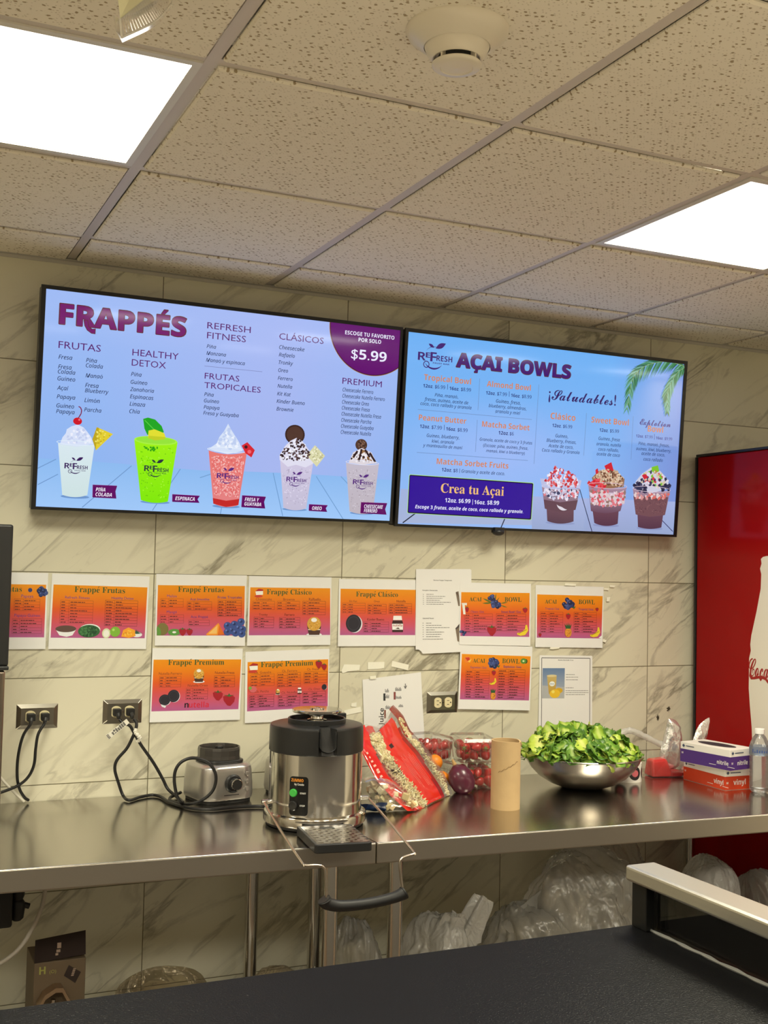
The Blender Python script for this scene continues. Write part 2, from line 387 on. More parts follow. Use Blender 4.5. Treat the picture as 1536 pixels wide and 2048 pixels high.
def tile_mat():
    m = bpy.data.materials.new('marble_tile'); m.use_nodes = True; nt = m.node_tree; N = nt.nodes; L = nt.links; b = N['Principled BSDF']
    def math_(op, a, c=None):
        n = N.new('ShaderNodeMath'); n.operation = op
        for i, x in enumerate((a, c)):
            if x is None: continue
            if isinstance(x, (int, float)): n.inputs[i].default_value = x
            else: L.new(x, n.inputs[i])
        return n.outputs[0]
    tc = N.new('ShaderNodeTexCoord'); sp = N.new('ShaderNodeSeparateXYZ'); L.new(tc.outputs['Object'], sp.inputs[0])
    tx = math_('DIVIDE', sp.outputs[0], .6096); tz = math_('DIVIDE', math_('SUBTRACT', sp.outputs[2], 1.56), .3048)
    ix, iz = math_('FLOOR', tx), math_('FLOOR', tz); fx, fz = math_('FRACT', tx), math_('FRACT', tz)
    ex = math_('MULTIPLY', math_('MINIMUM', fx, math_('SUBTRACT', 1., fx)), .6096); ez = math_('MULTIPLY', math_('MINIMUM', fz, math_('SUBTRACT', 1., fz)), .3048)
    edge = math_('MINIMUM', ex, ez)
    g = N.new('ShaderNodeMapRange'); g.inputs[1].default_value = .0009; g.inputs[2].default_value = .0017; L.new(edge, g.inputs[0])   # 0 grout, 1 tile
    cb = N.new('ShaderNodeCombineXYZ'); L.new(ix, cb.inputs[0]); L.new(iz, cb.inputs[1])
    wn = N.new('ShaderNodeTexWhiteNoise'); wn.noise_dimensions = '3D'; L.new(cb.outputs[0], wn.inputs['Vector'])
    sc = N.new('ShaderNodeVectorMath'); sc.operation = 'SCALE'; sc.inputs['Scale'].default_value = 17.; L.new(wn.outputs['Color'], sc.inputs[0])
    mp = N.new('ShaderNodeMapping'); mp.vector_type = 'POINT'; mp.inputs['Rotation'].default_value = (0, rad(38), 0)
    L.new(tc.outputs['Object'], mp.inputs[0])
    m2 = N.new('ShaderNodeMapping'); m2.inputs['Scale'].default_value = (1.3, 1, 5.2); L.new(mp.outputs[0], m2.inputs[0])
    ad = N.new('ShaderNodeVectorMath'); ad.operation = 'ADD'; L.new(m2.outputs[0], ad.inputs[0]); L.new(sc.outputs[0], ad.inputs[1])
    def ridge(scale, det, dist, lo, hi):
        n = N.new('ShaderNodeTexNoise'); n.inputs['Scale'].default_value = scale; n.inputs['Detail'].default_value = det; n.inputs['Distortion'].default_value = dist; n.inputs['Roughness'].default_value = .55
        L.new(ad.outputs[0], n.inputs['Vector'])
        r = math_('SUBTRACT', 1., math_('MULTIPLY', math_('ABSOLUTE', math_('SUBTRACT', n.outputs['Fac'], .5)), 2.))
        q = N.new('ShaderNodeMapRange'); q.inputs[1].default_value = lo; q.inputs[2].default_value = hi; L.new(r, q.inputs[0]); return q.outputs[0]
    v1 = ridge(1.15, 7, .7, .935, 1.0); v2 = ridge(2.3, 7, 1.0, .955, 1.0)
    cl = N.new('ShaderNodeTexNoise'); cl.inputs['Scale'].default_value = 1.1; cl.inputs['Detail'].default_value = 3; L.new(ad.outputs[0], cl.inputs['Vector'])
    cm = N.new('ShaderNodeMapRange'); cm.inputs[1].default_value = .45; cm.inputs[2].default_value = .68; L.new(cl.outputs['Fac'], cm.inputs[0])
    vein = math_('MINIMUM', math_('ADD', math_('MULTIPLY', v1, math_('ADD', .22, math_('MULTIPLY', cm.outputs[0], .85))), math_('ADD', math_('MULTIPLY', v2, math_('MULTIPLY', cm.outputs[0], .45)), math_('MULTIPLY', cm.outputs[0], .14))), 1.)
    c1 = N.new('ShaderNodeMix'); c1.data_type = 'RGBA'; c1.inputs[6].default_value = (.73, .70, .545, 1); c1.inputs[7].default_value = (.31, .285, .21, 1); L.new(vein, c1.inputs[0])
    c2 = N.new('ShaderNodeMix'); c2.data_type = 'RGBA'; c2.inputs[6].default_value = (.16, .14, .075, 1); L.new(g.outputs[0], c2.inputs[0]); L.new(c1.outputs[2], c2.inputs[7]); L.new(c2.outputs[2], b.inputs['Base Color'])
    b.inputs['Roughness'].default_value = .32
    bp = N.new('ShaderNodeBump'); bp.inputs['Distance'].default_value = .001; bp.inputs['Strength'].default_value = .6; L.new(g.outputs[0], bp.inputs['Height']); L.new(bp.outputs[0], b.inputs['Normal'])
    return m
def acoustic_mat():
    m = bpy.data.materials.new('acoustic_tile'); m.use_nodes = True; nt = m.node_tree; N = nt.nodes; L = nt.links; b = N['Principled BSDF']
    tc = N.new('ShaderNodeTexCoord'); dots = []
    for scale, thr, keep in ((100, .25, .34), (190, .24, .36)):
        nz = N.new('ShaderNodeTexNoise'); nz.inputs['Scale'].default_value = scale * 1.2; L.new(tc.outputs['Object'], nz.inputs['Vector'])
        vm = N.new('ShaderNodeVectorMath'); vm.operation = 'MULTIPLY_ADD'; vm.inputs[1].default_value = (.006, .006, 0); L.new(nz.outputs['Color'], vm.inputs[0]); L.new(tc.outputs['Object'], vm.inputs[2])
        mp = N.new('ShaderNodeMapping'); mp.inputs['Scale'].default_value = (.72, 1.0, 0); mp.inputs['Rotation'].default_value = (0, 0, .5); L.new(vm.outputs[0], mp.inputs[0])
        v = N.new('ShaderNodeTexVoronoi'); v.voronoi_dimensions = '2D'; v.inputs['Scale'].default_value = scale; L.new(mp.outputs[0], v.inputs['Vector'])
        a = N.new('ShaderNodeMapRange'); a.inputs[1].default_value = thr; a.inputs[2].default_value = thr * .7; L.new(v.outputs['Distance'], a.inputs[0])
        s = N.new('ShaderNodeSeparateColor'); L.new(v.outputs['Color'], s.inputs[0])
        k = N.new('ShaderNodeMath'); k.operation = 'LESS_THAN'; k.inputs[1].default_value = keep; L.new(s.outputs[0], k.inputs[0])
        q = N.new('ShaderNodeMath'); q.operation = 'MULTIPLY'; L.new(a.outputs[0], q.inputs[0]); L.new(k.outputs[0], q.inputs[1]); dots.append(q.outputs[0])
    w = N.new('ShaderNodeMath'); w.operation = 'MULTIPLY'; w.inputs[1].default_value = .45; L.new(dots[1], w.inputs[0])
    mx = N.new('ShaderNodeMath'); mx.operation = 'MAXIMUM'; L.new(dots[0], mx.inputs[0]); L.new(w.outputs[0], mx.inputs[1])
    c = N.new('ShaderNodeMix'); c.data_type = 'RGBA'; c.inputs[6].default_value = (.88, .82, .69, 1); c.inputs[7].default_value = (.40, .31, .19, 1); L.new(mx.outputs[0], c.inputs[0]); L.new(c.outputs[2], b.inputs['Base Color'])
    iv = N.new('ShaderNodeMath'); iv.operation = 'SUBTRACT'; iv.inputs[0].default_value = 1; L.new(mx.outputs[0], iv.inputs[1])
    bp = N.new('ShaderNodeBump'); bp.inputs['Strength'].default_value = .5; bp.inputs['Distance'].default_value = .002; L.new(iv.outputs[0], bp.inputs['Height']); L.new(bp.outputs[0], b.inputs['Normal'])
    b.inputs['Roughness'].default_value = .95; b.inputs['Specular IOR Level'].default_value = .1
    return m
# ------------------------------------------------------------------ the room
X0, X1, Y1 = -3.6, 4.6, -12.0
ZC = 2.4771
struct('wall_back', MB().box(X0, 0, 0, X1, .12, 2.62), tile_mat())
PAINT = mat('wall_paint', (.62, .57, .47), .7)
struct('wall_left', MB().box(X0 - .12, Y1, 0, X0, .12, 2.62), PAINT)
struct('wall_right', MB().box(X1, Y1, 0, X1 + .12, .12, 2.62), PAINT)
struct('wall_front', MB().box(X0, Y1 - .12, 0, X1, Y1, 2.62), PAINT)
struct('floor', MB().box(X0, Y1, -.1, X1, -2.2, 0, 0).box(X0, -2.2, -.1, X1, .12, 0, 1), [mat('floor_beyond_pale', (.45, .40, .33), .4, var=.1, vscale=3), mat('floor_aisle_dark', (.12, .075, .045), .4, var=.25, vscale=3)])  # unseen floor: pale zone bounces light to the ceiling, dark aisle dims under-table wall
# suspended ceiling: tiles sit a little below the grid (tegular edge), light panels fill some cells
GX, GY, PX, PY = -.2791, -.2708, .60915, .6101
LIGHTS = [(cx, cy) for cx in (-4, -1, 2, 5) for cy in (1,)] + [(cx, 5) for cx in (-5, -3, -1, 1, 3, 5, 7)] + [(cx, 11) for cx in (-5, -2, 1, 4)]  # out-of-view panels added for fill light and streaks reflected in the screens
tiles = MB(); grid = MB()
nx0, nx1 = -6, 8; ny = 19
for i in range(nx0, nx1):
    xa, xb = GX + PX * i, GX + PX * (i + 1)
    for j in range(-1, ny):
        ya, yb = (GY - PY * j, GY - PY * (j + 1))
        if j == -1: ya = -.012
        if (i, j) in LIGHTS: continue
        x0_, x1_ = max(xa, X0), min(xb, X1)
        if x1_ - x0_ < .06: continue
        g = .0155; zt = ZC + .001; zb = ZC - .0065
        a0, a1, b0, b1 = x0_ + g, x1_ - g, yb + g, ya - (g if j > -1 else .012)
        c = .004
        v = [(a0, b0, zt), (a1, b0, zt), (a1, b1, zt), (a0, b1, zt), (a0, b0, zb + c), (a1, b0, zb + c), (a1, b1, zb + c), (a0, b1, zb + c), (a0 + c, b0 + c, zb), (a1 - c, b0 + c, zb), (a1 - c, b1 - c, zb), (a0 + c, b1 - c, zb)]
        tiles.add(v, [(0, 1, 5, 4), (1, 2, 6, 5), (2, 3, 7, 6), (3, 0, 4, 7), (4, 5, 9, 8), (5, 6, 10, 9), (6, 7, 11, 10), (7, 4, 8, 11), (8, 9, 10, 11)])
tiles.box(X0, Y1, ZC + .06, X1, .1, ZC + .1)
struct('ceiling', tiles, acoustic_mat())
for i in range(nx0, nx1 + 1):
    x = GX + PX * i
    if X0 < x < X1: grid.box(x - .012, Y1, ZC, x + .012, -.004, ZC + .03)
for j in range(0, ny + 1):
    y = GY - PY * j
    for i in range(nx0, nx1):
        xa, xb = max(GX + PX * i + .012, X0), min(GX + PX * (i + 1) - .012, X1)
        if xb > xa and y > Y1: grid.box(xa, y - .012, ZC + .0006, xb, y + .012, ZC + .03)
struct('trim_1', grid, mat('grid_paint', (.62, .56, .50), .45))
struct('trim_2', MB().box(X0, -.022, ZC - .0045, X1, -.0015, ZC - .002).box(X0, -.003, ZC - .014, X1, -.0005, ZC - .002), mat('angle_paint', (.55, .52, .46), .5))
# ------------------------------------------------------------------ ceiling light panels
DIFF = mat('light_diffuser', (.8, .8, .8), .5, emit=(1.0, .96, .88), estr=1.9)
DIFF_UNSEEN = mat('light_diffuser_unseen', (.8, .8, .8), .5, emit=(1.0, .96, .88), estr=8.)  # extra glow on the unseen panels, so the menu screens reflect streaks
FRM = mat('light_frame', (.70, .67, .60), .4)
for k, (i, j) in enumerate(LIGHTS):
    xa, xb, ya, yb = GX + PX * i + .0125, GX + PX * (i + 1) - .0125, GY - PY * (j + 1) + .0125, GY - PY * j - .0125
    if xa < X0: xa = X0 + .02
    if xb > X1: xb = X1 - .02
    if xb - xa < .2: continue
    cx, cy = (xa + xb) / 2, (ya + yb) / 2
    if (i, j) == (-1, 1): lab = 'bright square ceiling light panel at upper left, above the left menu screen'
    elif (i, j) == (2, 1): lab = 'bright square ceiling light panel cut by the right edge, above the palm-leaf menu screen'
    else: lab = 'square ceiling light panel further back in the shop, behind the counter'
    t = thing('ceiling_light', lab, 'light', (cx, cy, ZC), 'square ceiling light panels')
    f = .016; m = MB()
    for bx in ((xa, ya, xb, ya + f), (xa, yb - f, xb, yb), (xa, ya + f, xa + f, yb - f), (xb - f, ya + f, xb, yb - f)): m.box(bx[0], bx[1], ZC - .003, bx[2], bx[3], ZC + .02)
    m.build('frame', FRM, t)
    MB().box(xa + f, ya + f, ZC + .001, xb - f, yb - f, ZC + .006).build('diffuser', DIFF if j == 1 else DIFF_UNSEEN, t)
    ld = bpy.data.lights.new('panel_light', 'AREA'); ld.shape = 'RECTANGLE'; ld.size = xb - xa - 2 * f; ld.size_y = yb - ya - 2 * f; ld.energy = LAMP * ld.size * ld.size_y; ld.color = LAMP_COL; ld.spread = rad(SPREAD)
    lo = bpy.data.objects.new('panel_light', ld); COL.objects.link(lo); lo.parent = t; lo.location = (0, 0, -.0006)
# ------------------------------------------------------------------ smoke detector
dx, dy = .042, -1.80
t = thing('smoke_detector', 'round cream smoke detector with a wide dish base on the ceiling', 'smoke detector', (dx, dy, ZC - .0066))
CREAM = mat('cream_plastic', (.78, .72, .60), .3)
z0 = ZC - .0066
MB().lathe([(.084, 0), (.0835, -.004), (.078, -.012), (.068, -.020), (.060, -.026), (.054, -.0295), (.054, -.0285)], (dx, dy, z0), 64, cap=False).build('base_dish', CREAM, t, smooth=True)
MB().lathe([(.054, -.026), (.0525, -.030), (.049, -.038), (.0435, -.046), (.040, -.049), (.038, -.049), (.034, -.044), (.03, -.044)], (dx, dy, z0), 64, cap=False).build('sensor_housing', CREAM, t, smooth=True)
MB().lathe([(.030, -.040), (.030, -.058)], (dx, dy, z0), 40, cap=True).build('chamber', mat('dark_mesh', (.03, .028, .025), .7), t)
c = MB().lathe([(.0395, -.0560), (.041, -.0575), (.040, -.0605), (.036, -.063), (.027, -.0635), (.026, -.0620), (.012, -.0625), (0, -.0635)], (dx, dy, z0), 64)
for a in range(4): c.box(-.0015, .030, -.057, .0015, .039, -.045, M=T3((dx, dy, z0), a * pi / 2 + .4))
c.build('cap', CREAM, t, smooth=True)
# ------------------------------------------------------------------ emergency lamp hanging at the top edge
t = thing('emergency_light', 'cream emergency lamp head with a clear ribbed lens hanging from the ceiling', 'emergency light', (-.49, -1.80, ZC - .0066))
A_, B_, C_, D_, E_, F_, G_, H_, I_, J_, K_ = [Vector(p) for p in ((-.5004, -1.80, 2.3672), (-.4974, -1.80, 2.3409), (-.4438, -1.77, 2.390), (-.4163, -1.75, 2.4309), (-.410, -1.75, 2.4660), (-.4567, -1.79, 2.4170), (-.4994, -1.74, 2.3996), (-.4969, -1.75, 2.3733), (-.4989, -1.74, 2.4299), (-.5188, -1.84, 2.4222), (-.4692, -1.84, 2.4416))]
BK = Vector((.012, .055, .018)); LN = MB(); NR = 24
up_ = [A_.lerp(F_, k / NR) if k <= NR else F_ for k in range(NR + 1)]; lo_ = []
for k in range(NR + 1):
    f = k / NR; lo_.append(spline([B_, C_, D_], 12)[int(f * 24)])
upp = [A_.lerp(F_, min(1, f * 1.5)) if f < .667 else F_.lerp(E_, (f - .667) / .333) for f in [k / NR for k in range(NR + 1)]]
dv = Vector((.0006, -.0022, -.0004))
for k in range(NR):
    m0 = upp[k].lerp(upp[k + 1], .5) + dv; m1 = lo_[k].lerp(lo_[k + 1], .5) + dv
    LN.add([upp[k], m0, upp[k + 1], lo_[k + 1], m1, lo_[k]], [(0, 5, 4, 1), (1, 4, 3, 2)])
LN.add([A_, G_, H_, B_], [(0, 1, 2, 3)])
for P_, Q_ in zip(lo_, lo_[1:]): LN.add([P_, Q_, Q_ + BK, P_ + BK], [(0, 1, 2, 3)])
LN.add([B_, B_ + BK, H_], [(0, 1, 2)])
LN.add([p + BK for p in lo_] + [p + BK * .6 for p in upp[::-1]], [tuple(range(2 * NR + 2))])
LN.build('lens', mat('clear_lens', (.95, .92, .86), .10, trans=.82, spec=.8, ior=1.3), t)
ed_ = [p + Vector((0, -.001, -.0005)) for p in lo_]; MB().tube(ed_, .0016, 8).tube([A_, B_ + Vector((0, -.001, 0))], .0018, 8).build('lens_edge', mat('lens_edge', (.95, .93, .88), .1, trans=.2), t, smooth=True)
HS = MB().add([A_, F_, K_, J_, A_ + BK, F_ + BK, K_ + BK, J_ + BK], [(0, 1, 2, 3), (0, 4, 5, 1), (1, 5, 6, 2), (4, 7, 6, 5), (2, 6, 7, 3), (0, 3, 7, 4)])
HS.build('housing', mat('cream_housing', (.82, .80, .52), .35), t, bevel=.002)
MB().cyl((-.485, -1.80, 2.43), (-.485, -1.80, ZC - .0067), .02).build('mount', CREAM, t)
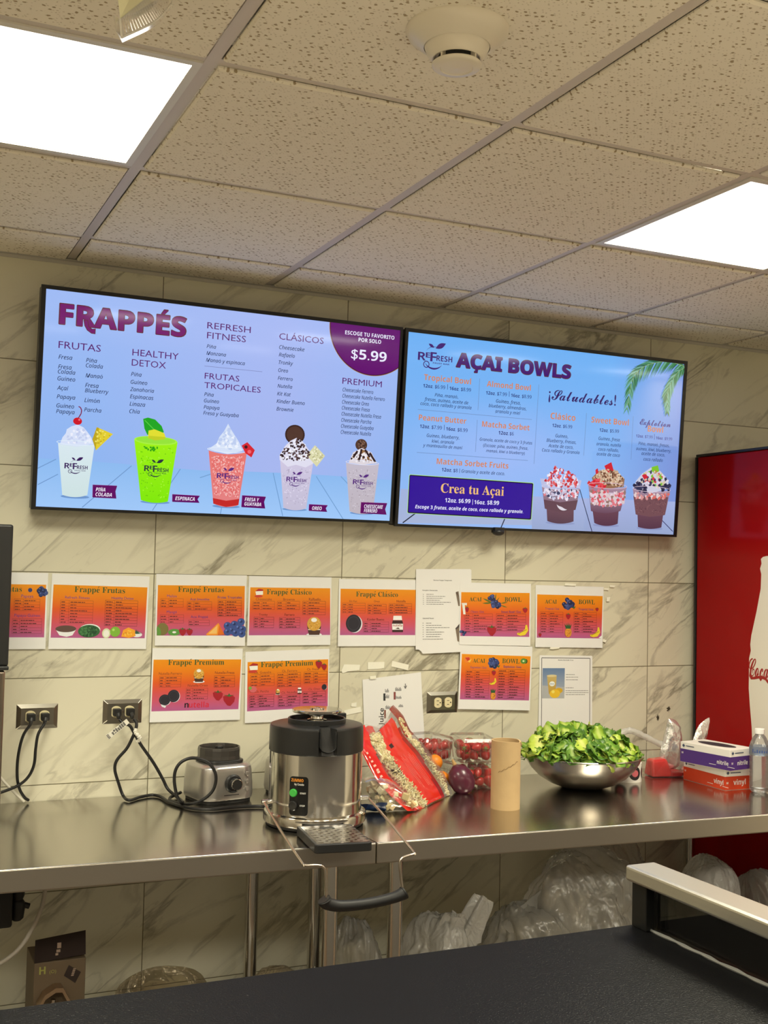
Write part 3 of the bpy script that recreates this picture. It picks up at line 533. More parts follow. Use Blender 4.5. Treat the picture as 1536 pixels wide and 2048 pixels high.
# ---- artwork of the menus and sheets, in metres on their own planes
LEFT=[('G',(140,186,240),(160,200,248),[(-0.3594,0.1445),(-0.2382,0.1454),(0.109,0.1366),(0.116,0.0057),(-0.3588,0.0094)]),('G',(140,186,240),(160,200,248),[(0.1088,0.1365),(0.3371,0.1424),(0.5321,0.1432),(0.7472,0.1401),(0.7449,0.0056),(0.1158,0.0055)]),('L',(110,150,205),-0.3108,0.1448,-0.3636,0.1141,0.0023),('L',(110,150,205),-0.3034,0.1026,-0.3573,0.0702,0.0023),('L',(110,150,205),-0.096,0.1386,-0.2317,0.011,0.0023),('L',(110,150,205),0.0491,0.1372,-0.0282,0.0107,0.0023),('L',(112,155,205),0.1837,0.0438,0.1785,0.0063,0.0023),('L',(112,155,205),0.3394,0.1413,0.378,0.01,0.0023),('L',(112,155,205),0.4816,0.1383,0.5823,0.0057,0.0023),('L',(112,155,205),0.5647,0.1428,0.6344,0.081,0.0023),('L',(112,155,205),0.11,0.1144,0.1722,0.1383,0.0023),('T','heavy','FRAPPÉS',-0.3204,0.5286,0.3646,0.0556,0.0,(95,40,50)),('T','heavy2','FRAPPÉS',-0.3197,0.529,0.3631,0.0545,0.0,(112,10,104)),('P',(95,40,50),[(-0.2539,0.5458),(-0.2412,0.5472),(-0.2367,0.5292),(-0.2279,0.523),(-0.2181,0.5248),(-0.2184,0.5088),(-0.2302,0.5094),(-0.2427,0.5174),(-0.2502,0.5295)]),('P',(112,10,104),[(-0.2517,0.5442),(-0.2429,0.5452),(-0.2384,0.5278),(-0.2293,0.5207),(-0.2198,0.5224),(-0.2204,0.5108),(-0.2303,0.5116),(-0.2417,0.5193),(-0.2481,0.5305)]),('T','g','FRUTAS',-0.3192,0.4596,0.1184,0.0205,0.0,(92,32,110)),('T','it','Fresa',-0.3178,0.4292,0.0386,0.0,0.0,(38,52,92)),('T','it','Fresa',-0.3176,0.4016,0.0379,0.0,0.0,(38,52,92)),('T','it','Colada',-0.3176,0.388,0.0488,0.0,0.0,(38,52,92)),('T','it','Guineo',-0.3178,0.3684,0.0495,0.0,0.0,(38,52,92)),('T','it','Açaí',-0.3176,0.3419,0.0317,0.0,0.0,(38,52,92)),('T','it','Papaya',-0.3172,0.3172,0.0517,0.0,0.0,(38,52,92)),('T','it','Guineo',-0.317,0.2918,0.0491,0.0,0.0,(38,52,92)),('T','it','Papaya',-0.317,0.2756,0.0517,0.0,0.0,(38,52,92)),('T','it','Piña',-0.2409,0.4273,0.0312,0.0,0.0,(38,52,92)),('T','it','Colada',-0.2409,0.4124,0.0486,0.0,0.0,(38,52,92)),('T','it','Mangó',-0.2402,0.3838,0.0486,0.0,0.0,(38,52,92)),('T','it','Fresa',-0.24,0.3559,0.0383,0.0,0.0,(38,52,92)),('T','it','Blueberry',-0.24,0.3411,0.0672,0.0,0.0,(38,52,92)),('T','it','Limón',-0.2401,0.3131,0.0435,0.0,0.0,(38,52,92)),('T','it','Parcha',-0.2395,0.286,0.049,0.0,0.0,(38,52,92)),('T','it','Piña',-0.1111,0.3992,0.0311,0.0,0.0,(38,52,92)),('T','it','Guineo',-0.1111,0.3765,0.0487,0.0,0.0,(38,52,92)),('T','it','Zanahoria',-0.1112,0.3556,0.0698,0.0,0.0,(38,52,92)),('T','it','Espinacas',-0.1109,0.3345,0.0687,0.0,0.0,(38,52,92)),('T','it','Linaza',-0.1109,0.3129,0.046,0.0,0.0,(38,52,92)),('T','it','Chia',-0.1106,0.2913,0.0308,0.0,0.0,(38,52,92)),('T','g','HEALTHY',-0.1103,0.4589,0.1366,0.0196,0.0,(92,32,110)),('T','g','DETOX',-0.1107,0.4294,0.1008,0.0196,0.0,(92,32,110)),('T','g','REFRESH',0.1079,0.5607,0.1355,0.0194,0.0,(92,32,110)),('T','g','FITNESS',0.1087,0.5311,0.1213,0.0195,0.0,(92,32,110)),('T','g','FRUTAS',0.108,0.4108,0.1079,0.0183,0.0,(92,32,110)),('T','g','TROPICALES',0.1082,0.383,0.177,0.0183,0.0,(92,32,110)),('T','g','CLÁSICOS',0.3351,0.5516,0.1465,0.02,0.0,(92,32,110)),('T','g','PREMIUM',0.5519,0.4343,0.1364,0.0197,0.0,(92,32,110)),('T','it','Piña',0.1094,0.5026,0.029,0.0,0.0,(38,52,92)),('T','it','Manzana',0.1096,0.4823,0.0609,0.0,0.0,(38,52,92)),('T','it','Mangó y espinaca',0.1095,0.4619,0.1213,0.0,0.0,(38,52,92)),('T','it','Piña',0.1095,0.3591,0.0295,0.0,0.0,(38,52,92)),('T','it','Guineo',0.1097,0.3403,0.0464,0.0,0.0,(38,52,92)),('T','it','Papaya',0.1099,0.3211,0.049,0.0,0.0,(38,52,92)),('T','it','Fresa y Guayaba',0.1096,0.3035,0.1106,0.0,0.0,(38,52,92)),('T','it','Cheesecake',0.3368,0.522,0.0828,0.0,0.0,(38,52,92)),('T','it','Rafaelo',0.3372,0.4994,0.0517,0.0,0.0,(38,52,92)),('T','it','Tronky',0.3376,0.476,0.0472,0.0,0.0,(38,52,92)),('T','it','Oreo',0.3377,0.4521,0.032,0.0,0.0,(38,52,92)),('T','it','Ferrero',0.3377,0.4278,0.0486,0.0,0.0,(38,52,92)),('T','it','Nutella',0.3382,0.404,0.0481,0.0,0.0,(38,52,92)),('T','it','Kit Kat',0.3382,0.38,0.0446,0.0,0.0,(38,52,92)),('T','it','Kinder Bueno',0.3378,0.3569,0.0923,0.0,0.0,(38,52,92)),('T','it','Brownie',0.3387,0.3335,0.0558,0.0,0.0,(38,52,92)),('T','it','Cheesecake Ferrero',0.5542,0.4104,0.1057,0.0116,0.0,(38,52,92)),('T','it','Cheesecake Nutella Ferrero',0.5545,0.3911,0.147,0.0116,0.0,(38,52,92)),('T','it','Cheesecake Oreo',0.5547,0.3717,0.0924,0.0116,0.0,(38,52,92)),('T','it','Cheesecake Fresa',0.5549,0.3532,0.0962,0.0116,0.0,(38,52,92)),('T','it','Cheesecake Nutella Fresa',0.5551,0.3343,0.1369,0.0116,0.0,(38,52,92)),('T','it','Cheesecake Parcha',0.5553,0.3149,0.1039,0.0116,0.0,(38,52,92)),('T','it','Cheesecake Guayaba',0.5555,0.2959,0.1125,0.0116,0.0,(38,52,92)),('T','it','Cheesecake Nutella',0.5557,0.277,0.1048,0.0116,0.0,(38,52,92)),('L',(130,140,190),0.1056,0.4481,0.2868,0.4475,0.0015),('badge',0.6492,0.6187,0.1475),('T','b','ESCOGE TU FAVORITO',0.5519,0.5898,0.1711,0.012,0.0,(235,235,255)),('T','b','POR SOLO',0.5989,0.5719,0.0784,0.012,0.0,(235,235,255)),('T','b','$5.99',0.5764,0.5162,0.1231,0.0309,0.0,(235,235,255)),('E',(110,150,205),-0.2532,0.0407,0.0403,0.0052),('G',(216,232,240),(206,226,226),[(-0.3076,0.1912),(-0.2584,0.1863),(-0.2049,0.1942),(-0.2187,0.0472),(-0.2532,0.0396),(-0.2891,0.0447)]),('P',(214,224,248),[(-0.3027,0.1879),(-0.2958,0.2087),(-0.2873,0.2204),(-0.2853,0.2317),(-0.2727,0.2411),(-0.2559,0.2475),(-0.2391,0.2405),(-0.2275,0.2283),(-0.2158,0.2141),(-0.2082,0.194),(-0.2547,0.1843)]),('S',[(235,238,252),(196,206,238)],[(-0.2921,0.2071),(-0.2789,0.234),(-0.2539,0.2432),(-0.2313,0.2299),(-0.2131,0.1974),(-0.295,0.1921)],40,0.006),('rim',[(-0.312,0.1939),(-0.203,0.1951)],{'col': (225,240,250)}),('E',(205,20,40),-0.2564,0.2568,0.0124,0.0104),('E',(240,110,120),-0.2518,0.2612,0.0029,0.003),('L',(130,40,80),-0.2543,0.2662,-0.2476,0.279,0.003),('L',(130,40,80),-0.2476,0.279,-0.2466,0.2884,0.003),('L',(130,40,80),-0.2466,0.2884,-0.2499,0.2963,0.003),('L',(130,40,80),-0.2499,0.2963,-0.2558,0.2988,0.003),('P',(226,205,50),[(-0.2017,0.2439),(-0.1544,0.2269),(-0.201,0.1765),(-0.2125,0.208)]),('P',(190,165,30),[(-0.2017,0.2439),(-0.195,0.2414),(-0.2008,0.1945),(-0.201,0.1765),(-0.2125,0.208)]),('S',[(240,228,110),(196,172,40)],[(-0.2004,0.2395),(-0.1589,0.2266),(-0.1988,0.1834),(-0.2081,0.2083)],30,0.004),('T','b','R',-0.2869,0.1204,0.0148,0.0158,0.0,(58,28,92)),('T','b','E',-0.2723,0.1258,0.0084,0.0099,0.0,(58,28,92)),('T','b','F',-0.2635,0.119,0.0117,0.0179,0.0,(58,28,92)),('T','b','RESH',-0.2519,0.1203,0.03,0.0106,0.0,(58,28,92)),('T','b','FRUIT BAR',-0.2581,0.1147,0.0313,0.0027,0.0,(58,28,92)),('leaf',[(-0.2544,0.1441),(-0.2353,0.1545)],{'col': (58,28,92),'w': 0.2}),('leaf',[(-0.257,0.1453),(-0.2677,0.1526)],{'col': (58,28,92),'w': 0.2}),('arc',[(-0.2566,0.1241),(-0.2385,0.1251)],{'col': (58,28,92),'a0': 205,'a1': 330,'th': 0.16}),('arc',[(-0.2568,0.1274),(-0.2393,0.1284)],{'col': (58,28,92),'a0': 60,'a1': 150,'th': 0.05}),('ring',[(-0.2704,0.1127),(-0.2646,0.113)],{'col': (58,28,92)}),('E',(110,150,205),-0.0218,0.0352,0.0435,0.0046),('G',(158,240,20),(128,232,8),[(-0.0923,0.2148),(-0.0286,0.2057),(0.0363,0.2157),(0.0162,0.0388),(-0.0236,0.0332),(-0.0643,0.0398)]),('S',[(110,205,10),(170,245,60)],[(-0.0797,0.1909),(0.0263,0.1977),(0.0125,0.0483),(-0.061,0.0488)],90,0.003),('S',[(40,160,20)],[(-0.0685,0.1974),(-0.0147,0.1989),(-0.0334,0.1862),(-0.0527,0.1869)],14,0.005),('E',(170,242,70),-0.0288,0.2164,0.0638,0.013),('E',(150,228,60),-0.0288,0.2172,0.0583,0.0103),('P',(30,165,35),[(-0.0695,0.2773),(-0.0556,0.2822),(-0.0343,0.278),(-0.014,0.2604),(-0.0061,0.2425),(-0.0357,0.232),(-0.0549,0.2315),(-0.0643,0.2491)]),('L',(90,205,70),-0.0648,0.2739,-0.0245,0.2385,0.0023),('P',(225,222,50),[(-0.0518,0.2443),(-0.0347,0.2493),(-0.0052,0.2399),(0.0002,0.2268),(-0.0311,0.217),(-0.0526,0.224)]),('P',(196,205,40),[(-0.051,0.2291),(-0.0007,0.2286),(-0.0023,0.222),(-0.0311,0.217),(-0.0514,0.2218)]),('T','b','R',-0.0591,0.1252,0.0164,0.017,0.0,(40,50,60)),('T','b','E',-0.043,0.1311,0.0093,0.0107,0.0,(40,50,60)),('T','b','F',-0.0333,0.1238,0.0129,0.0192,0.0,(40,50,60)),('T','b','RESH',-0.0204,0.1252,0.0333,0.0114,0.0,(40,50,60)),('T','b','FRUIT BAR',-0.0273,0.1191,0.0347,0.0029,0.0,(40,50,60)),('leaf',[(-0.0232,0.1508),(-0.0021,0.162)],{'col': (40,50,60),'w': 0.2}),('leaf',[(-0.0261,0.152),(-0.038,0.1599)],{'col': (40,50,60),'w': 0.2}),('arc',[(-0.0257,0.1292),(-0.0055,0.1303)],{'col': (40,50,60),'a0': 205,'a1': 330,'th': 0.16}),('arc',[(-0.0258,0.1328),(-0.0064,0.1338)],{'col': (40,50,60),'a0': 60,'a1': 150,'th': 0.05}),('ring',[(-0.0408,0.117),(-0.0344,0.1173)],{'col': (40,50,60)}),('E',(110,150,205),0.1951,0.0319,0.043,0.005),('G',(232,120,112),(228,130,132),[(0.1317,0.1977),(0.1907,0.1898),(0.2514,0.2002),(0.2335,0.0377),(0.1951,0.0302),(0.1546,0.0392)]),('S',[(244,170,170),(220,96,96),(246,190,186)],[(0.1422,0.1819),(0.2447,0.1882),(0.23,0.0625),(0.1571,0.0633)],420,0.0034),('P',(196,40,40),[(0.152,0.0556),(0.1941,0.0492),(0.235,0.0565),(0.2335,0.0377),(0.1951,0.0302),(0.1546,0.0384)]),('P',(214,226,248),[(0.1878,0.2818),(0.1973,0.2659),(0.2089,0.2502),(0.2251,0.2285),(0.2382,0.2023),(0.1907,0.1898),(0.1306,0.2017),(0.155,0.2198),(0.1632,0.2409),(0.1763,0.2583)]),('S',[(236,242,254),(190,206,240)],[(0.1884,0.2715),(0.2046,0.2499),(0.2284,0.2079),(0.1557,0.2075),(0.1666,0.2411)],50,0.007),('rim',[(0.1271,0.2036),(0.2539,0.2012)],{'col': (230,240,252)}),('P',(214,40,52),[(0.2334,0.2186),(0.251,0.2302),(0.2762,0.2076),(0.2666,0.1845),(0.2464,0.1966)]),('E',(70,20,30),0.2475,0.2154,0.0052,0.005),('E',(240,100,110),0.2591,0.2015,0.0061,0.0058),('T','b','R',0.161,0.1161,0.0155,0.0156,0.0,(85,40,125)),('T','b','E',0.1762,0.1215,0.0088,0.0098,0.0,(85,40,125)),('T','b','F',0.1853,0.1148,0.0122,0.0176,0.0,(85,40,125)),('T','b','RESH',0.1975,0.1161,0.0313,0.0105,0.0,(85,40,125)),('T','b','FRUIT BAR',0.191,0.1105,0.0326,0.0026,0.0,(85,40,125)),('leaf',[(0.1948,0.1395),(0.2146,0.1498)],{'col': (85,40,125),'w': 0.2}),('leaf',[(0.1921,0.1407),(0.1808,0.1479)],{'col': (85,40,125),'w': 0.2}),('arc',[(0.1925,0.1198),(0.2114,0.1208)],{'col': (85,40,125),'a0': 205,'a1': 330,'th': 0.16}),('arc',[(0.1923,0.123),(0.2106,0.124)],{'col': (85,40,125),'a0': 60,'a1': 150,'th': 0.05}),('ring',[(0.1783,0.1085),(0.1843,0.1089)],{'col': (85,40,125)}),('E',(110,150,205),0.415,0.0318,0.0408,0.0043),('E',(62,40,36),0.403,0.2635,0.0325,0.0304),('E',(82,56,48),0.403,0.2635,0.0271,0.0254),('G',(208,200,226),(196,190,214),[(0.3594,0.1804),(0.4136,0.1729),(0.4685,0.1825),(0.4533,0.0364),(0.4151,0.0293),(0.3779,0.0362)]),('S',[(180,172,198),(222,216,238)],[(0.3674,0.1576),(0.4619,0.1629),(0.4504,0.047),(0.3828,0.0441)],120,0.003),('P',(224,222,240),[(0.3562,0.197),(0.3724,0.2255),(0.3893,0.2435),(0.4089,0.2541),(0.4298,0.2441),(0.4542,0.2158),(0.4692,0.1783),(0.4436,0.164),(0.4115,0.1707),(0.385,0.1628),(0.3579,0.1824)]),('S',[(50,34,40),(90,66,66),(244,244,252)],[(0.3584,0.1972),(0.3746,0.2256),(0.4068,0.2523),(0.4346,0.2401),(0.4599,0.197),(0.4199,0.1818),(0.3657,0.1871)],150,0.0055),('P',(218,216,172),[(0.4713,0.2353),(0.5067,0.2041),(0.4808,0.1683),(0.445,0.2025)]),('S',[(240,238,205),(190,186,140)],[(0.4717,0.2297),(0.5007,0.2037),(0.4795,0.1746),(0.4527,0.2029)],30,0.005),('T','b','R',0.3828,0.1178,0.015,0.0147,0.0,(85,40,125)),('T','b','E',0.3975,0.1229,0.0085,0.0092,0.0,(85,40,125)),('T','b','F',0.4064,0.1166,0.0118,0.0166,0.0,(85,40,125)),('T','b','RESH',0.4181,0.1178,0.0302,0.0099,0.0,(85,40,125)),('T','b','FRUIT BAR',0.4118,0.1126,0.0315,0.0025,0.0,(85,40,125)),('leaf',[(0.4155,0.1399),(0.4346,0.1495)],{'col': (85,40,125),'w': 0.2}),('leaf',[(0.4128,0.141),(0.402,0.1478)],{'col': (85,40,125),'w': 0.2}),('arc',[(0.4133,0.1213),(0.4316,0.1222)],{'col': (85,40,125),'a0': 205,'a1': 330,'th': 0.16}),('arc',[(0.4131,0.1243),(0.4308,0.1252)],{'col': (85,40,125),'a0': 60,'a1': 150,'th': 0.05}),('ring',[(0.3995,0.1107),(0.4054,0.111)],{'col': (85,40,125)}),('E',(110,150,205),0.6423,0.029,0.0406,0.0044),('E',(84,58,48),0.6281,0.2463,0.0204,0.0187),('S',[(130,98,80),(60,38,34)],[(0.6144,0.2541),(0.6281,0.2628),(0.6427,0.2559),(0.6414,0.2384),(0.6203,0.2349)],60,0.004),('G',(196,188,202),(190,180,190),[(0.5789,0.1868),(0.6354,0.1823),(0.6932,0.1909),(0.6813,0.0327),(0.6425,0.0264),(0.6003,0.0338)]),('S',[(210,202,214),(172,160,172)],[(0.5891,0.1657),(0.6862,0.1712),(0.6773,0.0435),(0.6061,0.0406)],120,0.003),('P',(222,214,222),[(0.5878,0.1874),(0.6013,0.2207),(0.6297,0.2368),(0.6647,0.2246),(0.686,0.1909),(0.6376,0.1837)]),('S',[(56,36,36),(240,236,240),(150,110,70)],[(0.5946,0.1921),(0.6047,0.2187),(0.6299,0.2333),(0.6615,0.2222),(0.68,0.1949)],60,0.006),('L',(50,32,34),0.6299,0.2333,0.6228,0.1937,0.0067),('L',(50,32,34),0.6161,0.226,0.6032,0.2056,0.0067),('L',(50,32,34),0.6418,0.2319,0.6599,0.209,0.0067),('L',(50,32,34),0.6591,0.2221,0.68,0.1949,0.0067),('rim',[(0.5778,0.1889),(0.6936,0.1913)],{'col': (228,226,240)}),('T','b','R',0.6062,0.1207,0.0158,0.0151,0.0,(85,40,125)),('T','b','E',0.6216,0.1259,0.0089,0.0095,0.0,(85,40,125)),('T','b','F',0.631,0.1194,0.0124,0.017,0.0,(85,40,125)),('T','b','RESH',0.6433,0.1206,0.0319,0.0101,0.0,(85,40,125)),('T','b','FRUIT BAR',0.6367,0.1152,0.0332,0.0025,0.0,(85,40,125)),('leaf',[(0.6405,0.1433),(0.6607,0.1532)],{'col': (85,40,125),'w': 0.2}),('leaf',[(0.6377,0.1444),(0.6263,0.1514)],{'col': (85,40,125),'w': 0.2}),('arc',[(0.6383,0.1242),(0.6575,0.1252)],{'col': (85,40,125),'a0': 205,'a1': 330,'th': 0.16}),('arc',[(0.6381,0.1273),(0.6567,0.1283)],{'col': (85,40,125),'a0': 60,'a1': 150,'th': 0.05}),('ring',[(0.6238,0.1133),(0.6299,0.1136)],{'col': (85,40,125)}),('P',(150,60,130),[(-0.2054,0.0779),(-0.1361,0.0783),(-0.1402,0.0622),(-0.1365,0.0415),(-0.2044,0.0418)]),('P',(96,8,96),[(-0.2047,0.0772),(-0.1353,0.0776),(-0.1394,0.0615),(-0.1358,0.0408),(-0.2037,0.0411)]),('T','bi','PIÑA',-0.196,0.0595,0.0275,0.0105,0.0,(240,235,250)),('T','bi','COLADA',-0.1961,0.0456,0.047,0.0105,0.0,(240,235,250)),('P',(150,60,130),[(0.0279,0.0614),(0.1111,0.0606),(0.1044,0.0505),(0.111,0.0399),(0.0287,0.0394)]),('P',(96,8,96),[(0.0287,0.0606),(0.1119,0.0598),(0.1052,0.0498),(0.1118,0.0391),(0.0295,0.0386)]),('T','bi','ESPINACA',0.0374,0.0444,0.0593,0.0108,0.0,(240,235,250)),('P',(150,60,130),[(0.2431,0.0681),(0.3183,0.0674),(0.3135,0.0516),(0.3181,0.0316),(0.2424,0.0326)]),('P',(96,8,96),[(0.244,0.0673),(0.3193,0.0666),(0.3144,0.0508),(0.3191,0.0308),(0.2433,0.0318)]),('T','bi','FRESA Y',0.2523,0.051,0.0459,0.0108,0.0,(240,235,250)),('T','bi','GUAYABA',0.2517,0.0372,0.0538,0.0108,0.0,(240,235,250)),('P',(150,60,130),[(0.4616,0.0504),(0.5237,0.0501),(0.5177,0.0408),(0.5231,0.0294),(0.4618,0.0303)]),('P',(96,8,96),[(0.4625,0.0496),(0.5247,0.0493),(0.5187,0.04),(0.524,0.0286),(0.4628,0.0295)]),('T','bi','OREO',0.4726,0.0333,0.0326,0.0111,0.0,(240,235,250)),('P',(150,60,130),[(0.6378,0.0646),(0.729,0.0655),(0.7229,0.0463),(0.7288,0.0289),(0.6375,0.0297)]),('P',(96,8,96),[(0.6388,0.0638),(0.73,0.0647),(0.7239,0.0455),(0.7299,0.028),(0.6385,0.0288)]),('T','bi','CHEESECAKE',0.6498,0.0463,0.0658,0.0114,0.0,(240,235,250)),('T','bi','FERRERO',0.6497,0.0328,0.0465,0.0114,0.0,(240,235,250))]
